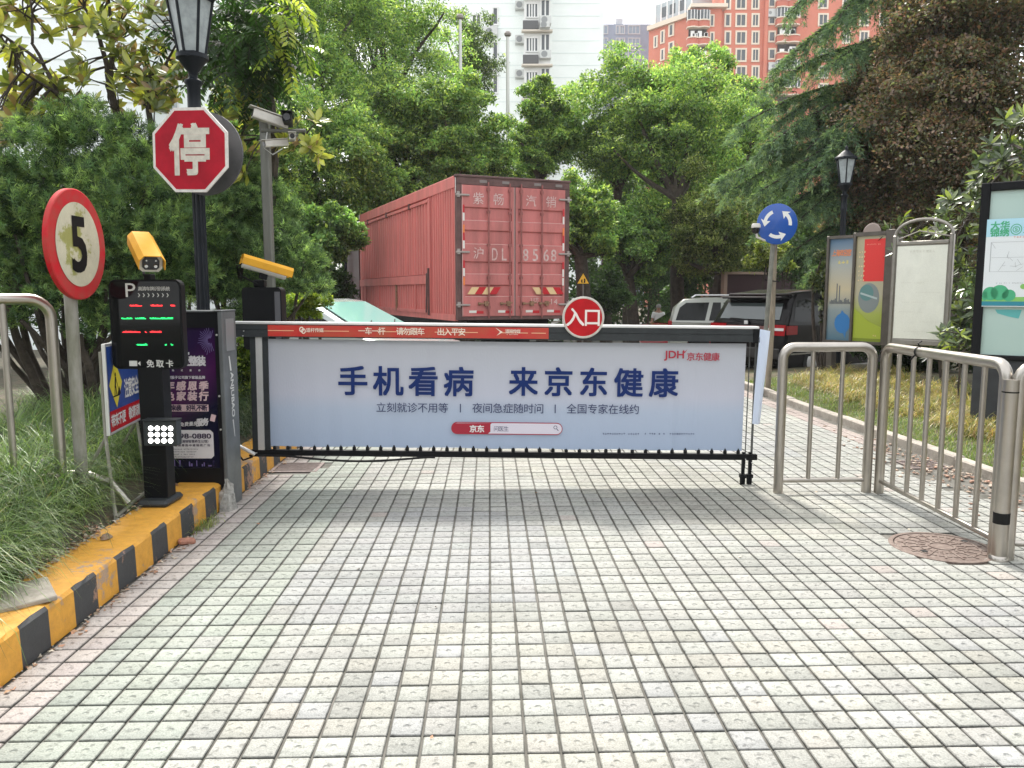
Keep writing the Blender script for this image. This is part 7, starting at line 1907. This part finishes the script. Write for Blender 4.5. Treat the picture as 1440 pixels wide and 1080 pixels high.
# dark red leaved tree at top right
RD = [(.21, .155, .125), (.15, .16, .105), (.29, .19, .14), (.21, .225, .12), (.08, .07, .055)]
t = thing('plum_tree', 'dark purplish brown leaved tree filling the top right corner', 'tree', (P(1330, 500, 15.9).x, 15.9, 0.0))
bl = []
for px, py, r_, Y in ((1210, 235, 48, 13.2), (1250, 190, 60, 12.8), (1215, 285, 42, 13.4), (1270, 270, 55, 12.8), (1310, 220, 62, 12.3), (1300, 140, 62, 12.4), (1360, 160, 70, 12.0), (1350, 80, 70, 12.2), (1300, 60, 50, 12.8), (1290, 10, 45, 12.9), (1380, 20, 75, 12.0), (1440, 90, 80, 11.8), (1430, 180, 60, 12.0), (1360, 260, 55, 12.2), (1320, 300, 45, 12.6), (1250, 320, 40, 13.2), (1200, 330, 36, 13.6), (1185, 190, 30, 13.6), (1225, 130, 34, 13.4), (1260, 110, 40, 13.1), (1420, 270, 60, 12.6), (1380, 330, 55, 12.9), (1300, 360, 50, 13.4), (1450, 0, 70, 12.0)):
    Y *= 1.22; c = P(px, py, Y); bl.append((c.x, c.y, c.z, px2m(r_, Y)))
make_crown('crown', t, bl, 120000, .072, .045, RD, [.3, .25, .15, .15, .15], mat=LEAF, tips=(.28, .15, .10), tipw=.06, sub=14, subr=.5)
b = MB(); limb(b, (0, 0, -.2), (.1, 0, 2.0), .14, .11, .03, 5, 9, 1)
for k in range(0, 24, 2): limb(b, (.1, 0, 2.0), (bl[k][0]-t.location.x, bl[k][1]-15.9, bl[k][2]), .06, .015, .1, 6, 6, k)
b.done('trunk', BARK, t)
# deodar cedar reaching in from the right
cb_ = P(1285, 470, 17.5); ced = thing('cedar_tree', 'deodar cedar with drooping blue green feathery branches before the orange tower', 'tree', (cb_.x, 17.5, gz(17.5)))
b = MB(); top_ = P(1285, -160, 17.5).z; l0 = Vector(ced.location); limb(b, (0, 0, -.2), (0, 0, top_), .26, .10, .01, 8, 10, 2)
C = []; D = []; AX = []
brs = []
_r = random.Random(21)
_br = [(1275, -90, 1110, 18, 16.4), (1280, -60, 1170, 40, 16.0), (1280, -10, 1090, 98, 16.4), (1280, 60, 1075, 125, 16.7), (1280, 120, 1040, 176, 16.6), (1280, 130, 1085, 200, 16.0), (1280, 160, 1060, 222, 16.5), (1280, 180, 1120, 235, 15.7),
       (1280, 200, 1015, 250, 16.7), (1280, 215, 1070, 268, 16.1), (1280, 235, 1110, 290, 15.8), (1280, 270, 1075, 318, 16.5), (1280, 300, 1120, 350, 16.0), (1280, -130, 1190, -50, 15.9), (1280, 60, 1170, 90, 15.7), (1280, 150, 1170, 185, 15.6), (1285, 60, 1400, 120, 17.0), (1285, 200, 1420, 240, 17.0), (1280, 330, 1140, 385, 16.6)]
for q_ in list(_br):
  if q_[1] > 90: _br.append((q_[0], q_[1]+_r.uniform(-22, 22), q_[2]+_r.uniform(12, 60), q_[3]+_r.uniform(-22, 18), q_[4]+_r.uniform(-.6, .6)))
for (sx_, sy_, ex, ey, eY) in _br: brs.append((P(sx_, sy_, 17.5), P(ex, ey, eY), 1.0))
for k in range(16):
    z = 1.5 + (top_-1.5)*(k+.5)/16; a = random.uniform(-.6, 2.0); Lb_ = 3.0*(1-k/22); s0_ = l0 + Vector((0, 0, z)); brs.append((s0_, s0_ + Vector((math.cos(a)*Lb_, abs(math.sin(a))*Lb_, -.5)), .8))
for s0_, e0_, dn in brs:
    d = e0_-s0_; Lb_ = d.length; pts = []
    for k in range(9):
        f = k/8; p = s0_.lerp(e0_, f) + Vector((0, 0, .35*math.sin(math.pi*f)*Lb_*.25)); pts.append(p)
    b.tube([p-l0 for p in pts], [.05*(1-.85*k/8)+.006 for k in range(9)], 6, cap=False)
    side = d.cross(Vector((0, 0, 1))).normalized(); nt_ = int(Lb_*30*dn)
    for _ in range(nt_):
        f = random.uniform(.12, 1.0); i = min(7, int(f*8)); p = pts[i].lerp(pts[i+1], f*8-i)
        sg = random.choice((-1, 1)); tl_ = random.uniform(.2, .85)*(1.1-.45*f); td = (side*sg*random.uniform(.2, 1) + d.normalized()*random.uniform(.3, .9)).normalized()
        ns = int(tl_*22)
        for q_ in range(ns):
            g = q_/max(1, ns); pos = p + td*tl_*g + Vector((0, 0, -tl_*(.15*g + .75*g*g)))
            C.append(tuple(pos - l0)); AX.append(tuple(td + Vector((0, 0, -.2-1.3*g))))
C = np.array(C); AX = unit(np.array(AX)); per = 8; i = np.repeat(np.arange(len(C)), per); n = len(i)
pos = C[i] + rng.normal(scale=.012, size=(n, 3)); d = unit(AX[i]*.9 + rand_dirs(n)*.8); k = rng.uniform(.7, 1.3, n)
V, Fq = leaf_arrays(pos, d, rand_dirs(n), .10*k, .015*k, .1)
shc = palette(len(C), [(.16, .24, .14), (.11, .175, .11), (.23, .31, .14), (.055, .09, .06)], [.35, .3, .2, .15], .15)
np_mesh('crown', V, Fq, NEEDLE, np.clip(shc[i]*rng.uniform(.8, 1.2, (n, 1)), .003, 1), ced)
b.done('trunk', BARK, ced)
print('cedar needles', n)

# ================================================================== HAZE
hm_ = bpy.data.materials.new('air'); hm_.use_nodes = True; nt = hm_.node_tree; nt.nodes.clear()
ou = nt.nodes.new('ShaderNodeOutputMaterial'); pv = nt.nodes.new('ShaderNodeVolumePrincipled'); nt.links.new(pv.outputs[0], ou.inputs['Volume'])
pv.inputs['Color'].default_value = (.93, .95, 1, 1); pv.inputs['Density'].default_value = 0.0004; pv.inputs['Anisotropy'].default_value = 0.0
b = MB(); b.box((-160, -40, -8), (160, 320, 90)); hz = b.done('haze', hm_, None, kind='stuff'); hz['label'] = 'thin pale summer haze over the yard'
